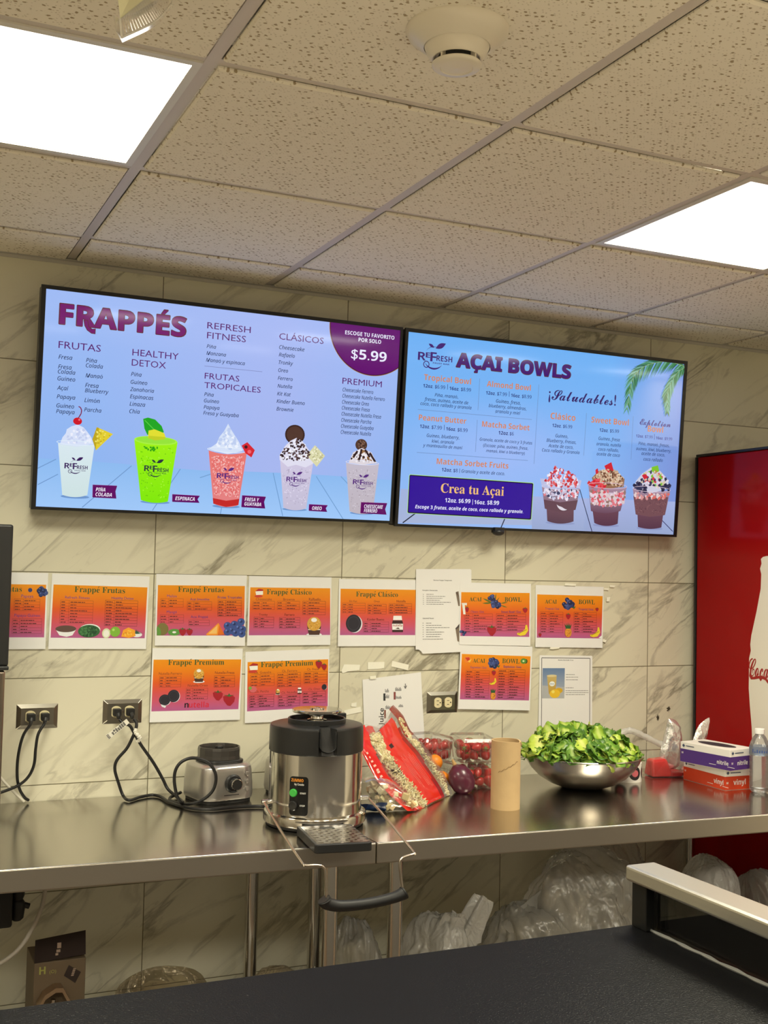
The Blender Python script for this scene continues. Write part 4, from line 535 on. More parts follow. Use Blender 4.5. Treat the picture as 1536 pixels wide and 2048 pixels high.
RIGHT=[('G',(160,178,222),(166,180,216),[(0.7764,0.1141),(1.2818,0.113),(1.2845,0.0135),(0.7717,0.0034)]),('G',(166,180,226),(152,168,208),[(1.2732,0.1123),(1.5741,0.1169),(1.8897,0.1208),(1.8825,-0.0051),(1.2814,-0.0045)]),('L',(22,26,50),0.8337,0.0362,0.7903,0.0037,0.0037),('L',(22,26,50),1.1717,0.0314,1.1587,-0.0,0.0037),('L',(40,48,80),1.4663,0.1459,1.5286,-0.0002,0.003),('L',(60,64,110),1.8255,0.0539,1.8807,0.0123,0.003),('L',(110,140,190),1.0437,0.4941,1.0438,0.3887,0.0015),('L',(110,140,190),0.8211,0.3742,1.255,0.3732,0.0015),('L',(110,140,190),1.2744,0.4944,1.2741,0.223,0.0015),('L',(110,140,190),1.0435,0.3564,1.0436,0.2498,0.0015),('L',(110,140,190),0.8269,0.2349,1.249,0.2332,0.0015),('L',(110,140,190),1.4753,0.4128,1.4743,0.2637,0.0015),('L',(110,140,190),1.6743,0.4159,1.6761,0.2618,0.0015),('T','b','R',0.8109,0.5342,0.0287,0.0266,0.0,(62,26,112)),('T','b','E',0.8389,0.5447,0.0163,0.0167,0.0,(62,26,112)),('T','b','F',0.8559,0.534,0.0227,0.0301,0.0,(62,26,112)),('T','b','RESH',0.8784,0.5373,0.0585,0.0179,0.0,(62,26,112)),('T','b','FRUIT BAR',0.8664,0.5272,0.0609,0.0045,0.0,(62,26,112)),('leaf',[(0.8733,0.5771),(0.91,0.5965)],{'col': (62,26,112),'w': 0.2}),('leaf',[(0.8681,0.5788),(0.8473,0.5902)],{'col': (62,26,112),'w': 0.2}),('arc',[(0.8692,0.5431),(0.9044,0.5465)],{'col': (62,26,112),'a0': 205,'a1': 330,'th': 0.16}),('arc',[(0.8688,0.5487),(0.9027,0.552)],{'col': (62,26,112),'a0': 60,'a1': 150,'th': 0.05}),('ring',[(0.8428,0.5227),(0.8541,0.5238)],{'col': (62,26,112)}),('T','heavy','AÇAI BOWLS',0.9524,0.5252,0.4477,0.0447,0.0,(84,40,60)),('T','heavy2','AÇAI BOWLS',0.9536,0.526,0.4452,0.0436,0.0,(66,16,110)),('T','h','Tropical Bowl',0.8371,0.4715,0.1742,0.0,0.0,(214,132,92)),('T','h','Almond Bowl',1.0719,0.4704,0.1712,0.0,0.0,(214,132,92)),('T','h','Peanut Butter',0.8268,0.3404,0.1754,0.0,0.0,(214,132,92)),('T','h','Matcha Sorbet',1.0625,0.3356,0.1853,0.0,0.0,(214,132,92)),('T','h','Matcha Sorbet Fruits',0.901,0.2014,0.2725,0.0,0.0,(214,132,92)),('T','b','12oz.',0.8359,0.4473,0.0366,0.0,0.0,(30,36,110)),('T','s','$6.99',0.8786,0.4479,0.0378,0.0,0.0,(30,36,110)),('L',(30,36,110),0.9251,0.4648,0.9253,0.4472,0.0015),('T','b','16oz.',0.9324,0.447,0.0365,0.0,0.0,(30,36,110)),('T','s','$8.99',0.9752,0.4475,0.0377,0.0,0.0,(30,36,110)),('T','b','12oz.',1.0704,0.4438,0.0367,0.0,0.0,(30,36,110)),('T','s','$7.99',1.1133,0.4443,0.0379,0.0,0.0,(30,36,110)),('L',(30,36,110),1.1598,0.4613,1.1601,0.4433,0.0015),('T','b','16oz.',1.1672,0.4434,0.0366,0.0,0.0,(30,36,110)),('T','s','$8.99',1.2101,0.4438,0.0378,0.0,0.0,(30,36,110)),('T','b','12oz.',0.8323,0.3153,0.0365,0.0,0.0,(30,36,110)),('T','s','$7.99',0.8749,0.3152,0.0377,0.0,0.0,(30,36,110)),('L',(30,36,110),0.9212,0.3315,0.9215,0.3139,0.0015),('T','b','16oz.',0.9286,0.3136,0.0364,0.0,0.0,(30,36,110)),('T','s','$8.99',0.9712,0.3134,0.0376,0.0,0.0,(30,36,110)),('T','b','12oz.',1.1273,0.3139,0.0398,0.0,0.0,(30,36,110)),('T','s','$6',1.1708,0.3143,0.016,0.0,0.0,(30,36,110)),('T','b','12oz.',0.9212,0.1785,0.038,0.0,0.0,(30,36,110)),('T','s','$8',0.9644,0.1784,0.0161,0.0,0.0,(30,36,110)),('L',(30,36,110),0.9878,0.1911,0.9879,0.1761,0.0015),('T','it','Piña,~mangó,',0.8796,0.4213,0.0865,0.0,0.0,(42,62,110)),('T','it','fresas,~guineo,~aceite de',0.8426,0.4046,0.163,0.0,0.0,(42,62,110)),('T','it','coco,~coco rallado y granola',0.8295,0.3895,0.1893,0.0,0.0,(42,62,110)),('T','it','Guineo,~fresa,',1.1105,0.4198,0.0957,0.0,0.0,(42,62,110)),('T','it','blueberry,~almendras,',1.0835,0.4025,0.1472,0.0,0.0,(42,62,110)),('T','it','granola y miel',1.1099,0.3858,0.0974,0.0,0.0,(42,62,110)),('T','it','Guineo,~blueberry,',0.8587,0.2874,0.1206,0.0,0.0,(42,62,110)),('T','it','kiwi,~granola',0.8783,0.2704,0.0828,0.0,0.0,(42,62,110)),('T','it','y mantequilla de maní',0.8471,0.2551,0.1461,0.0,0.0,(42,62,110)),('T','it','Granola,~aceite de coco y 3 frutas',1.0566,0.2886,0.2052,0.0,0.0,(42,62,110)),('T','it','(Escoge: piña,~guineo,~fresa,',1.0711,0.2694,0.175,0.0,0.0,(42,62,110)),('T','it','mangó,~kiwi o blueberry)',1.0838,0.2523,0.1506,0.0,0.0,(42,62,110)),('T','it','Granola y aceite de coco.',0.9943,0.1782,0.167,0.0,0.0,(42,62,110)),('P',(176,232,140),[(0.8066,0.1624),(1.2726,0.1589),(1.2771,0.1555),(1.277,0.0347),(1.273,0.0308),(0.8076,0.0351),(0.8036,0.0385),(0.803,0.158)]),('P',(16,6,50),[(0.8075,0.1607),(1.2719,0.157),(1.2755,0.1539),(1.2752,0.0353),(1.2711,0.0322),(0.8083,0.0366),(0.8054,0.0392),(0.8046,0.1574)]),('P',(46,6,150),[(0.8084,0.1576),(1.2687,0.1539),(1.2714,0.1515),(1.2707,0.0381),(1.2675,0.0358),(0.8104,0.0401),(0.8084,0.0422),(0.807,0.1554)]),('T','serif','Crea tu Açai',0.9217,0.1088,0.2401,0.0,0.0,(238,190,118)),('T','b','12oz.',0.9397,0.0777,0.0445,0.0,0.0,(235,235,255)),('T','b','$6.99',0.9902,0.0781,0.045,0.0,0.0,(235,235,255)),('L',(235,235,255),1.0436,0.0919,1.0438,0.0733,0.0015),('T','b','16oz.',1.0497,0.0764,0.0435,0.0,0.0,(235,235,255)),('T','b','$8.99',1.0994,0.0771,0.0461,0.0,0.0,(235,235,255)),('T','bi','Escoge 3 frutas,~aceite de coco,~coco rallado y granola.',0.8314,0.0529,0.4108,0.0,0.0,(235,235,255)),('T','script','¡Saludables!',1.316,0.4475,0.2796,0.0389,0.0,(52,28,100)),('T','h','Clásico',1.3286,0.3813,0.1017,0.0,0.0,(214,132,92)),('T','h','Sweet Bowl',1.4967,0.3814,0.1594,0.0,0.0,(214,132,92)),('T','h','Bowl',1.7405,0.3666,0.0683,0.0,0.0,(214,132,92)),('T','script','Explotion',1.7037,0.3888,0.1366,0.0243,0.0,(70,44,130)),('T','b','12oz.',1.3379,0.3542,0.0371,0.0,0.0,(30,36,110)),('T','s','$6.99',1.3815,0.3545,0.0375,0.0,0.0,(30,36,110)),('T','b','12oz.',1.5334,0.3521,0.0378,0.0,0.0,(30,36,110)),('T','s','$5.99',1.5778,0.3524,0.0382,0.0,0.0,(30,36,110)),('T','b','12oz.',1.6913,0.3428,0.0332,0.0,0.0,(70,60,140)),('T','s','$7.99',1.7301,0.3428,0.0343,0.0,0.0,(70,60,140)),('L',(70,60,140),1.7719,0.3597,1.7727,0.3393,0.0015),('T','b','16oz.',1.7789,0.3416,0.033,0.0,0.0,(70,60,140)),('T','s','$9.99',1.8176,0.3416,0.0341,0.0,0.0,(70,60,140)),('T','it','Guineo,',1.3528,0.3199,0.0513,0.0,0.0,(42,62,110)),('T','it','Blueberry,~Fresas,',1.3181,0.3019,0.1212,0.0,0.0,(42,62,110)),('T','it','Aceite de coco,',1.3267,0.2841,0.1021,0.0,0.0,(42,62,110)),('T','it','Coco rallado y Granola',1.3021,0.2677,0.1539,0.0,0.0,(42,62,110)),('T','it','Guineo,~fresa',1.5312,0.3228,0.0909,0.0,0.0,(42,62,110)),('T','it','granola,~nutella',1.524,0.3035,0.1045,0.0,0.0,(42,62,110)),('T','it','coco rallado,',1.5335,0.2853,0.0865,0.0,0.0,(42,62,110)),('T','it','aceite de coco',1.5276,0.2682,0.0987,0.0,0.0,(42,62,110)),('T','it','Piña,~mangó,~fresas,',1.7033,0.3164,0.1376,0.0,0.0,(42,62,110)),('T','it','guineo,~kiwi,~blueberry,',1.6947,0.2975,0.1553,0.0,0.0,(42,62,110)),('T','it','aceite de coco,',1.7194,0.2815,0.1037,0.0,0.0,(42,62,110)),('T','it','coco rallado',1.7294,0.2617,0.086,0.0,0.0,(42,62,110)),('frond',[(1.886,0.6129),(1.8041,0.6225),(1.7102,0.5973),(1.6596,0.5442),(1.643,0.4369)],{'len': 0.052,'n': 46}),('frond',[(1.8863,0.6097),(1.8531,0.586),(1.8257,0.5424),(1.8149,0.5045),(1.82,0.4392)],{'len': 0.042,'n': 40}),('E',(140,152,196),1.3925,0.0249,0.0596,0.0055),('G',(168,140,160),(104,74,92),[(1.3083,0.148),(1.3866,0.1409),(1.465,0.1498),(1.4516,0.0736),(1.3888,0.0647),(1.3256,0.0724)]),('G',(106,72,86),(84,56,74),[(1.3329,0.0727),(1.3886,0.0671),(1.4441,0.0733),(1.4461,0.0328),(1.3927,0.023),(1.3387,0.0304)]),('P',(98,66,80),[(1.3197,0.1035),(1.3851,0.0966),(1.4586,0.1077),(1.4516,0.0736),(1.3875,0.0623),(1.3256,0.0724)]),('P',(186,190,226),[(1.2999,0.175),(1.4688,0.1771),(1.4636,0.1506),(1.3868,0.1373),(1.3098,0.1461)]),('S',[(206,50,62),(226,96,100),(214,214,238),(190,36,50),(236,230,244)],[(1.3176,0.1661),(1.3532,0.2171),(1.3768,0.2125),(1.4243,0.2033),(1.4594,0.1754),(1.4468,0.1529),(1.3347,0.1513)],150,0.0085),('S',[(216,216,240),(226,120,130),(58,62,100),(236,226,240),(200,190,214)],[(1.3172,0.1387),(1.457,0.1435),(1.452,0.1134),(1.3892,0.1046),(1.3249,0.1077)],110,0.008),('rim',[(1.3073,0.1487),(1.466,0.1499)],{'col': (216,210,232)}),('arc',[(1.4013,0.0993),(1.4317,0.1006)],{'col': (222,216,226),'a0': 200,'a1': 300,'th': 0.35}),('E',(140,152,196),1.5834,0.0238,0.0562,0.0057),('G',(168,140,160),(104,74,92),[(1.4984,0.1634),(1.5804,0.1563),(1.6628,0.1628),(1.6416,0.0774),(1.5789,0.0644),(1.5156,0.0723)]),('G',(106,72,86),(84,56,74),[(1.5232,0.0726),(1.5788,0.0668),(1.6337,0.0771),(1.6332,0.0316),(1.5836,0.0218),(1.533,0.0308)]),('P',(204,190,206),[(1.5039,0.1398),(1.6604,0.1411),(1.6565,0.1024),(1.5858,0.0892),(1.5138,0.0962)]),('S',[(222,120,130),(232,210,222),(214,86,96),(220,200,200),(150,120,110)],[(1.5046,0.1438),(1.6592,0.1451),(1.6565,0.1024),(1.5857,0.0912),(1.5148,0.0962)],150,0.009),('P',(150,112,86),[(1.5109,0.1881),(1.5379,0.2135),(1.5758,0.2237),(1.6153,0.2178),(1.6507,0.1914),(1.6489,0.1629),(1.5811,0.1535),(1.5222,0.1646)]),('S',[(198,170,140),(224,204,176),(110,76,58),(216,180,150)],[(1.5157,0.1883),(1.5427,0.2138),(1.576,0.2217),(1.6153,0.2178),(1.6497,0.1913),(1.639,0.1644),(1.5703,0.1671)],190,0.0065),('S',[(206,40,52),(226,80,86)],[(1.5003,0.1695),(1.5398,0.1876),(1.5703,0.1671),(1.5616,0.1546),(1.5082,0.1599)],40,0.011),('P',(206,44,56),[(1.5606,0.2329),(1.5896,0.2478),(1.6015,0.2191),(1.5817,0.2099),(1.5689,0.2193)]),('P',(206,44,56),[(1.5242,0.2168),(1.5333,0.2233),(1.5383,0.2075),(1.5268,0.2009)]),('rim',[(1.4973,0.1642),(1.6637,0.1636)],{'col': (226,196,214)}),('E',(140,152,196),1.7735,0.0198,0.0581,0.0058),('G',(168,140,160),(104,74,92),[(1.6886,0.1616),(1.7714,0.1542),(1.8546,0.1598),(1.838,0.0709),(1.7734,0.0597),(1.7082,0.0679)]),('G',(106,72,86),(84,56,74),[(1.7162,0.0682),(1.7732,0.0622),(1.8298,0.0706),(1.8252,0.0249),(1.7736,0.0178),(1.7216,0.0234)]),('P',(116,80,86),[(1.6933,0.1325),(1.8473,0.1355),(1.838,0.0709),(1.7715,0.0613),(1.7082,0.0679)]),('S',[(138,98,100),(96,64,74)],[(1.6992,0.1205),(1.843,0.1249),(1.8341,0.0749),(1.7129,0.0721)],80,0.003),('P',(206,206,224),[(1.691,0.163),(1.7016,0.1879),(1.7246,0.2136),(1.7629,0.2383),(1.8043,0.2283),(1.8369,0.2032),(1.8524,0.1688),(1.77,0.1463)]),('S',[(52,56,84),(70,74,104),(40,42,66)],[(1.6899,0.1772),(1.7426,0.1757),(1.7444,0.1513),(1.6992,0.1532)],18,0.013),('S',[(52,56,84),(40,42,66)],[(1.8106,0.1792),(1.8489,0.1811),(1.8515,0.1605),(1.8148,0.1587)],16,0.012),('S',[(52,56,84),(206,60,70),(120,190,60),(222,216,230),(216,200,170)],[(1.7017,0.1859),(1.7633,0.2342),(1.8046,0.2242),(1.8428,0.1932),(1.7939,0.166),(1.7419,0.1839)],80,0.009),('P',(126,196,50),[(1.7653,0.2405),(1.7926,0.2482),(1.8002,0.228),(1.7797,0.2179),(1.7664,0.2262)]),('P',(206,44,60),[(1.7251,0.2075),(1.7421,0.2146),(1.7531,0.2029),(1.7362,0.1938)]),('S',[(216,150,150),(220,110,100),(226,206,206)],[(1.6949,0.1448),(1.8489,0.148),(1.8452,0.1292),(1.7014,0.1247)],50,0.008),('rim',[(1.6876,0.1624),(1.8557,0.1599)],{'col': (226,206,222)})]
POSTERS=[
('papaya',0,[(-0.5775,1.5568),(-0.3088,1.5573),(-0.3098,1.3388),(-0.5795,1.3396)],[('print',[(-0.5695,1.5242),(-0.3138,1.5234),(-0.3146,1.3721),(-0.574,1.3739)]),('T','serif','Frappé Frutas',-0.5178,1.503,0.1372,0.0,-0.0034,(40,78,38)),('T','g','Papaya',-0.3818,1.486,0.0338,0.0,-0.0034,(84,56,110)),('table',-0.4006,1.4821,0.0711,0.0333,4,0.3535,-0.0034,(70,36,30)),('T','g','Papaya-Guineo',-0.3987,1.4314,0.0711,0.0,-0.0034,(84,56,110)),('table',-0.4039,1.4258,0.0815,0.0425,5,0.2423,-0.0034,(70,36,30)),('E',(48,58,98),-0.3578,1.5075,0.0058,0.006),('E',(34,42,74),-0.318,1.5006,0.0062,0.0064),('E',(86,100,140),-0.3197,1.5025,0.0019,0.0019),('E',(48,58,98),-0.3252,1.5113,0.0062,0.0064),('E',(86,100,140),-0.3268,1.5132,0.0019,0.0019),('E',(30,34,60),-0.3338,1.5063,0.0062,0.0064),('E',(86,100,140),-0.3354,1.5082,0.0018,0.0019),('E',(62,72,112),-0.3271,1.5129,0.0062,0.0064),('E',(86,100,140),-0.3287,1.5148,0.0019,0.0019),('E',(34,42,74),-0.3298,1.51,0.0062,0.0064),('E',(86,100,140),-0.3314,1.5119,0.0018,0.0019),('E',(48,58,98),-0.3273,1.501,0.0062,0.0064),('E',(86,100,140),-0.329,1.5029,0.0019,0.0019),('E',(30,34,60),-0.3278,1.4941,0.0062,0.0064),('E',(86,100,140),-0.3294,1.496,0.0018,0.0019),('E',(62,72,112),-0.3179,1.4967,0.0062,0.0064),('E',(86,100,140),-0.3195,1.4986,0.0019,0.0019),('E',(34,42,74),-0.3183,1.4983,0.0062,0.0064),('E',(86,100,140),-0.3199,1.5002,0.0019,0.0019),('E',(48,58,98),-0.3169,1.5063,0.0062,0.0064),('E',(86,100,140),-0.3185,1.5082,0.0019,0.0019),('E',(30,34,60),-0.3314,1.5023,0.0062,0.0064),('E',(86,100,140),-0.333,1.5042,0.0018,0.0019),('E',(62,72,112),-0.3136,1.4997,0.0062,0.0064),('E',(86,100,140),-0.3152,1.5016,0.0019,0.0019),('E',(34,42,74),-0.3208,1.5059,0.0062,0.0064),('E',(86,100,140),-0.3225,1.5078,0.0019,0.0019),('E',(48,58,98),-0.3272,1.4967,0.0062,0.0064),('E',(86,100,140),-0.3288,1.4986,0.0019,0.0019)]),
('fitness',0,[(-0.2978,1.5563),(-0.014,1.5524),(-0.0188,1.336),(-0.3018,1.3387)],[('print',[(-0.293,1.5244),(-0.0196,1.5196),(-0.0237,1.3678),(-0.2964,1.3712)]),('T','serif','Frappé Frutas',-0.2332,1.5036,0.147,0.0,-0.0175,(40,78,38)),('T','g','Refresh Fitness',-0.2592,1.4841,0.0701,0.0,-0.0175,(84,56,110)),('table',-0.272,1.4794,0.0942,0.0666,8,0.2648,-0.0175,(70,36,30)),('T','g','Healthy Detox',-0.1252,1.4837,0.0655,0.0,-0.0175,(84,56,110)),('table',-0.143,1.4805,0.0961,0.0754,9,0.28,-0.0175,(70,36,30)),('P',(226,216,206),[(-0.2837,1.3959),(-0.2247,1.3958),(-0.2352,1.3777),(-0.2517,1.3732),(-0.2721,1.3779)]),('E',(92,66,52),-0.2543,1.3966,0.0296,0.0098),('E',(226,220,206),-0.1854,1.3945,0.0301,0.016),('E',(48,92,48),-0.1879,1.3896,0.0316,0.0182),('S',[(30,66,36),(70,116,62),(44,84,44)],[(-0.217,1.3889),(-0.2007,1.4041),(-0.1745,1.4048),(-0.1581,1.3888),(-0.1809,1.3736),(-0.2035,1.3756)],70,0.005),('E',(206,206,150),-0.1378,1.3833,0.0122,0.0145),('E',(230,226,190),-0.1378,1.3826,0.0084,0.0107),('E',(122,166,50),-0.1121,1.3878,0.0149,0.015),('E',(170,200,90),-0.1172,1.3932,0.0038,0.0038),('E',(226,216,206),-0.0474,1.3787,0.0156,0.0077),('P',(232,150,34),[(-0.0936,1.3732),(-0.0885,1.3924),(-0.0733,1.4),(-0.0537,1.3923),(-0.0512,1.3749),(-0.0704,1.3692)]),('S',[(244,180,60),(206,120,20)],[(-0.0899,1.377),(-0.0732,1.3962),(-0.0551,1.3768)],16,0.004),('P',(52,84,62),[(-0.0534,1.3826),(-0.0499,1.3961),(-0.0494,1.3807)]),('P',(52,84,62),[(-0.0534,1.3826),(-0.0468,1.3942),(-0.0494,1.3807)]),('P',(52,84,62),[(-0.0534,1.3826),(-0.0436,1.3922),(-0.0494,1.3807)]),('P',(52,84,62),[(-0.0534,1.3826),(-0.0404,1.3903),(-0.0494,1.3807)]),('P',(52,84,62),[(-0.0534,1.3826),(-0.0373,1.3884),(-0.0494,1.3807)]),('P',(52,84,62),[(-0.0534,1.3826),(-0.0341,1.3864),(-0.0494,1.3807)]),('P',(52,84,62),[(-0.0534,1.3826),(-0.0309,1.3845),(-0.0494,1.3807)]),('P',(52,84,62),[(-0.0534,1.3826),(-0.0277,1.3825),(-0.0494,1.3807)])]),
('tropical',0,[(0.006,1.5602),(0.2903,1.5603),(0.2887,1.3427),(0.0076,1.3462)],[('print',[(0.0119,1.5269),(0.2844,1.5276),(0.2849,1.3745),(0.0119,1.3758)]),('T','serif','Frappé Frutas',0.0738,1.5076,0.1437,0.0,0.0023,(40,78,38)),('T','g','Melón',0.0406,1.4901,0.0299,0.0,0.0023,(84,56,110)),('table',0.0218,1.4862,0.069,0.026,3,0.3407,0.0023,(70,36,30)),('T','g','Mangó',0.0409,1.4425,0.0311,0.0,0.0023,(84,56,110)),('table',0.0211,1.438,0.072,0.0252,3,0.3684,0.0023,(70,36,30)),('T','g','Acai Smoothie',0.112,1.4821,0.06,0.0,0.0023,(84,56,110)),('table',0.1033,1.4783,0.0766,0.0262,3,0.2677,0.0023,(70,36,30)),('T','g','Acai Frappé',0.1149,1.4285,0.0541,0.0,0.0023,(84,56,110)),('table',0.1089,1.4221,0.0649,0.0169,2,0.256,0.0023,(70,36,30)),('T','g','Frutas Tropicales',0.1984,1.4885,0.0772,0.0,0.0023,(84,56,110)),('table',0.1994,1.4828,0.0752,0.0493,6,0.3263,0.0023,(70,36,30)),('E',(118,104,52),0.0293,1.395,0.0181,0.0185),('P',(92,136,52),[(0.0121,1.4035),(0.0217,1.3979),(0.025,1.3868),(0.0242,1.3765),(0.0126,1.3765)]),('E',(86,140,56),0.0654,1.3856,0.019,0.0101),('E',(236,236,200),0.0654,1.3856,0.0061,0.003),('P',(160,26,34),[(0.0792,1.3935),(0.086,1.3965),(0.0963,1.3964),(0.1022,1.3915),(0.1006,1.3829),(0.0936,1.3743),(0.0878,1.3755),(0.0806,1.3854)]),('P',(60,96,40),[(0.0803,1.397),(0.0883,1.396),(0.0905,1.4004),(0.0934,1.3959),(0.1009,1.3969),(0.0907,1.3928)]),('P',(160,26,34),[(0.1018,1.3928),(0.1079,1.3955),(0.1172,1.3955),(0.1226,1.391),(0.1211,1.3831),(0.1147,1.3753),(0.1095,1.3764),(0.103,1.3854)]),('P',(60,96,40),[(0.1027,1.396),(0.11,1.3951),(0.1119,1.3991),(0.1145,1.395),(0.1214,1.3959),(0.1121,1.3921)]),('P',(234,140,40),[(0.1635,1.3788),(0.2022,1.4135),(0.2089,1.4013),(0.2006,1.376),(0.1675,1.3758)]),('P',(214,100,20),[(0.2055,1.4089),(0.2222,1.3778),(0.2006,1.376)]),('P',(244,176,90),[(0.1712,1.3807),(0.1997,1.407),(0.1978,1.3805)]),('E',(56,74,122),0.2312,1.4051,0.0119,0.0114),('E',(34,44,80),0.2312,1.4066,0.0043,0.0042),('E',(96,112,160),0.2271,1.4097,0.0032,0.003),('E',(56,74,122),0.2529,1.4089,0.0119,0.0114),('E',(34,44,80),0.2528,1.4104,0.0044,0.0042),('E',(96,112,160),0.2488,1.4134,0.0032,0.003),('E',(56,74,122),0.2745,1.4165,0.012,0.0115),('E',(34,44,80),0.2745,1.418,0.0044,0.0042),('E',(96,112,160),0.2704,1.4211,0.0032,0.0031),('E',(56,74,122),0.2455,1.3899,0.0119,0.0114),('E',(34,44,80),0.2455,1.3914,0.0044,0.0042),('E',(96,112,160),0.2414,1.3944,0.0032,0.003),('E',(56,74,122),0.2671,1.3974,0.012,0.0114),('E',(34,44,80),0.2671,1.3989,0.0044,0.0042),('E',(96,112,160),0.263,1.402,0.0032,0.0031),('E',(56,74,122),0.2792,1.3936,0.012,0.0115),('E',(34,44,80),0.2791,1.3951,0.0044,0.0042),('E',(96,112,160),0.2751,1.3982,0.0032,0.0031),('E',(56,74,122),0.2318,1.3861,0.0119,0.0114),('E',(34,44,80),0.2317,1.3876,0.0043,0.0042),('E',(96,112,160),0.2277,1.3907,0.0032,0.003),('E',(56,74,122),0.2576,1.383,0.0119,0.0114),('E',(34,44,80),0.2576,1.3845,0.0044,0.0042),('E',(96,112,160),0.2535,1.3876,0.0032,0.003),('E',(56,74,122),0.2776,1.3802,0.012,0.0115),('E',(34,44,80),0.2775,1.3817,0.0044,0.0042),('E',(96,112,160),0.2735,1.3848,0.0032,0.0031)]),
('cheesecake',0,[(0.2972,1.5592),(0.5744,1.5592),(0.5737,1.3435),(0.2959,1.3431)],[('print',[(0.3022,1.5239),(0.5702,1.5242),(0.5728,1.3751),(0.3009,1.3751)]),('E',(196,60,40),0.3298,1.4964,0.0132,0.004),('P',(240,226,190),[(0.3189,1.5113),(0.3438,1.5141),(0.3442,1.5015),(0.3218,1.5)]),('P',(170,40,36),[(0.3189,1.5118),(0.3292,1.5201),(0.3445,1.5178),(0.3441,1.513)]),('T','serif','Frappé Clásico',0.3566,1.503,0.15,0.0,0.0009,(40,78,38)),('T','g','Cheesecake',0.3207,1.4838,0.0528,0.0,0.0009,(120,52,30)),('table',0.3115,1.481,0.0715,0.0261,3,0.4148,0.0009,(70,36,30)),('T','g','Brownie',0.4117,1.4837,0.0381,0.0,0.0009,(120,52,30)),('table',0.392,1.4816,0.0745,0.0264,3,0.3889,0.0009,(70,36,30)),('T','g','Raffaello',0.4979,1.4844,0.0401,0.0,0.0009,(120,52,30)),('table',0.4769,1.4823,0.0781,0.0431,5,0.2162,0.0009,(70,36,30)),('T','g','Tronky',0.3322,1.4365,0.0284,0.0,0.0009,(120,52,30)),('table',0.3162,1.4319,0.0649,0.0334,4,0.3,0.0009,(70,36,30)),('T','g','Ferrero',0.4167,1.4359,0.0331,0.0,0.0009,(120,52,30)),('table',0.3996,1.4309,0.0692,0.0337,4,0.2814,0.0009,(70,36,30)),('E',(226,214,196),0.5176,1.3766,0.0261,0.0055),('P',(74,46,32),[(0.4934,1.403),(0.5406,1.4029),(0.5354,1.3754),(0.5,1.3755)]),('P',(214,190,150),[(0.4959,1.3942),(0.5385,1.3941),(0.5378,1.3908),(0.4967,1.3909)]),('E',(204,146,52),0.5167,1.4106,0.0237,0.022),('S',[(236,196,110),(160,100,30)],[(0.4977,1.4172),(0.5162,1.4304),(0.5355,1.4172),(0.5313,1.3974),(0.5029,1.3975)],24,0.002),('E',(240,232,216),0.5164,1.4227,0.0099,0.0066)]),
('kit',0,[(0.6004,1.5549),(0.8758,1.5551),(0.8791,1.3376),(0.6002,1.3387)],[('print',[(0.6063,1.5233),(0.8766,1.5227),(0.8764,1.3731),(0.6068,1.3743)]),('T','serif','Frappé Clásico',0.661,1.499,0.1504,0.0,-0.0021,(40,78,38)),('T','g','Kit Kat',0.6381,1.4805,0.0268,0.0,-0.0021,(120,52,30)),('table',0.6136,1.4772,0.0805,0.032,4,0.2222,-0.0021,(70,36,30)),('T','g','Oreo',0.7247,1.4805,0.021,0.0,-0.0021,(120,52,30)),('table',0.7032,1.4746,0.0662,0.0323,4,0.2751,-0.0021,(70,36,30)),('T','g','Nutella',0.8065,1.4811,0.0332,0.0,-0.0021,(120,52,30)),('table',0.7793,1.4767,0.0832,0.0329,4,0.2361,-0.0021,(70,36,30)),('T','g','Kinder Bueno',0.7018,1.4214,0.0605,0.0,-0.0021,(120,52,30)),('table',0.689,1.4169,0.0899,0.0335,4,0.2724,-0.0021,(70,36,30)),('E',(226,214,200),0.6578,1.41,0.0269,0.0284),('E',(210,200,190),0.6569,1.4102,0.0261,0.0278),('E',(38,34,38),0.6536,1.4119,0.0269,0.0287),('E',(58,52,56),0.6536,1.4119,0.0215,0.0229),('E',(40,36,40),0.6536,1.4119,0.0193,0.0206),('P',(58,32,26),[(0.7935,1.4216),(0.8281,1.4216),(0.8317,1.4096),(0.8311,1.3834),(0.7923,1.3835),(0.7905,1.4096)]),('P',(234,232,228),[(0.7956,1.4368),(0.8253,1.4369),(0.8273,1.4227),(0.7943,1.4227)]),('P',(232,226,220),[(0.7908,1.4107),(0.8313,1.4107),(0.8309,1.391),(0.7921,1.3911)]),('T','b','nutella',0.7939,1.402,0.0347,0.0,-0.0021,(150,40,30)),('P',(70,40,26),[(0.8032,1.3944),(0.8134,1.3987),(0.8197,1.3932)])]),
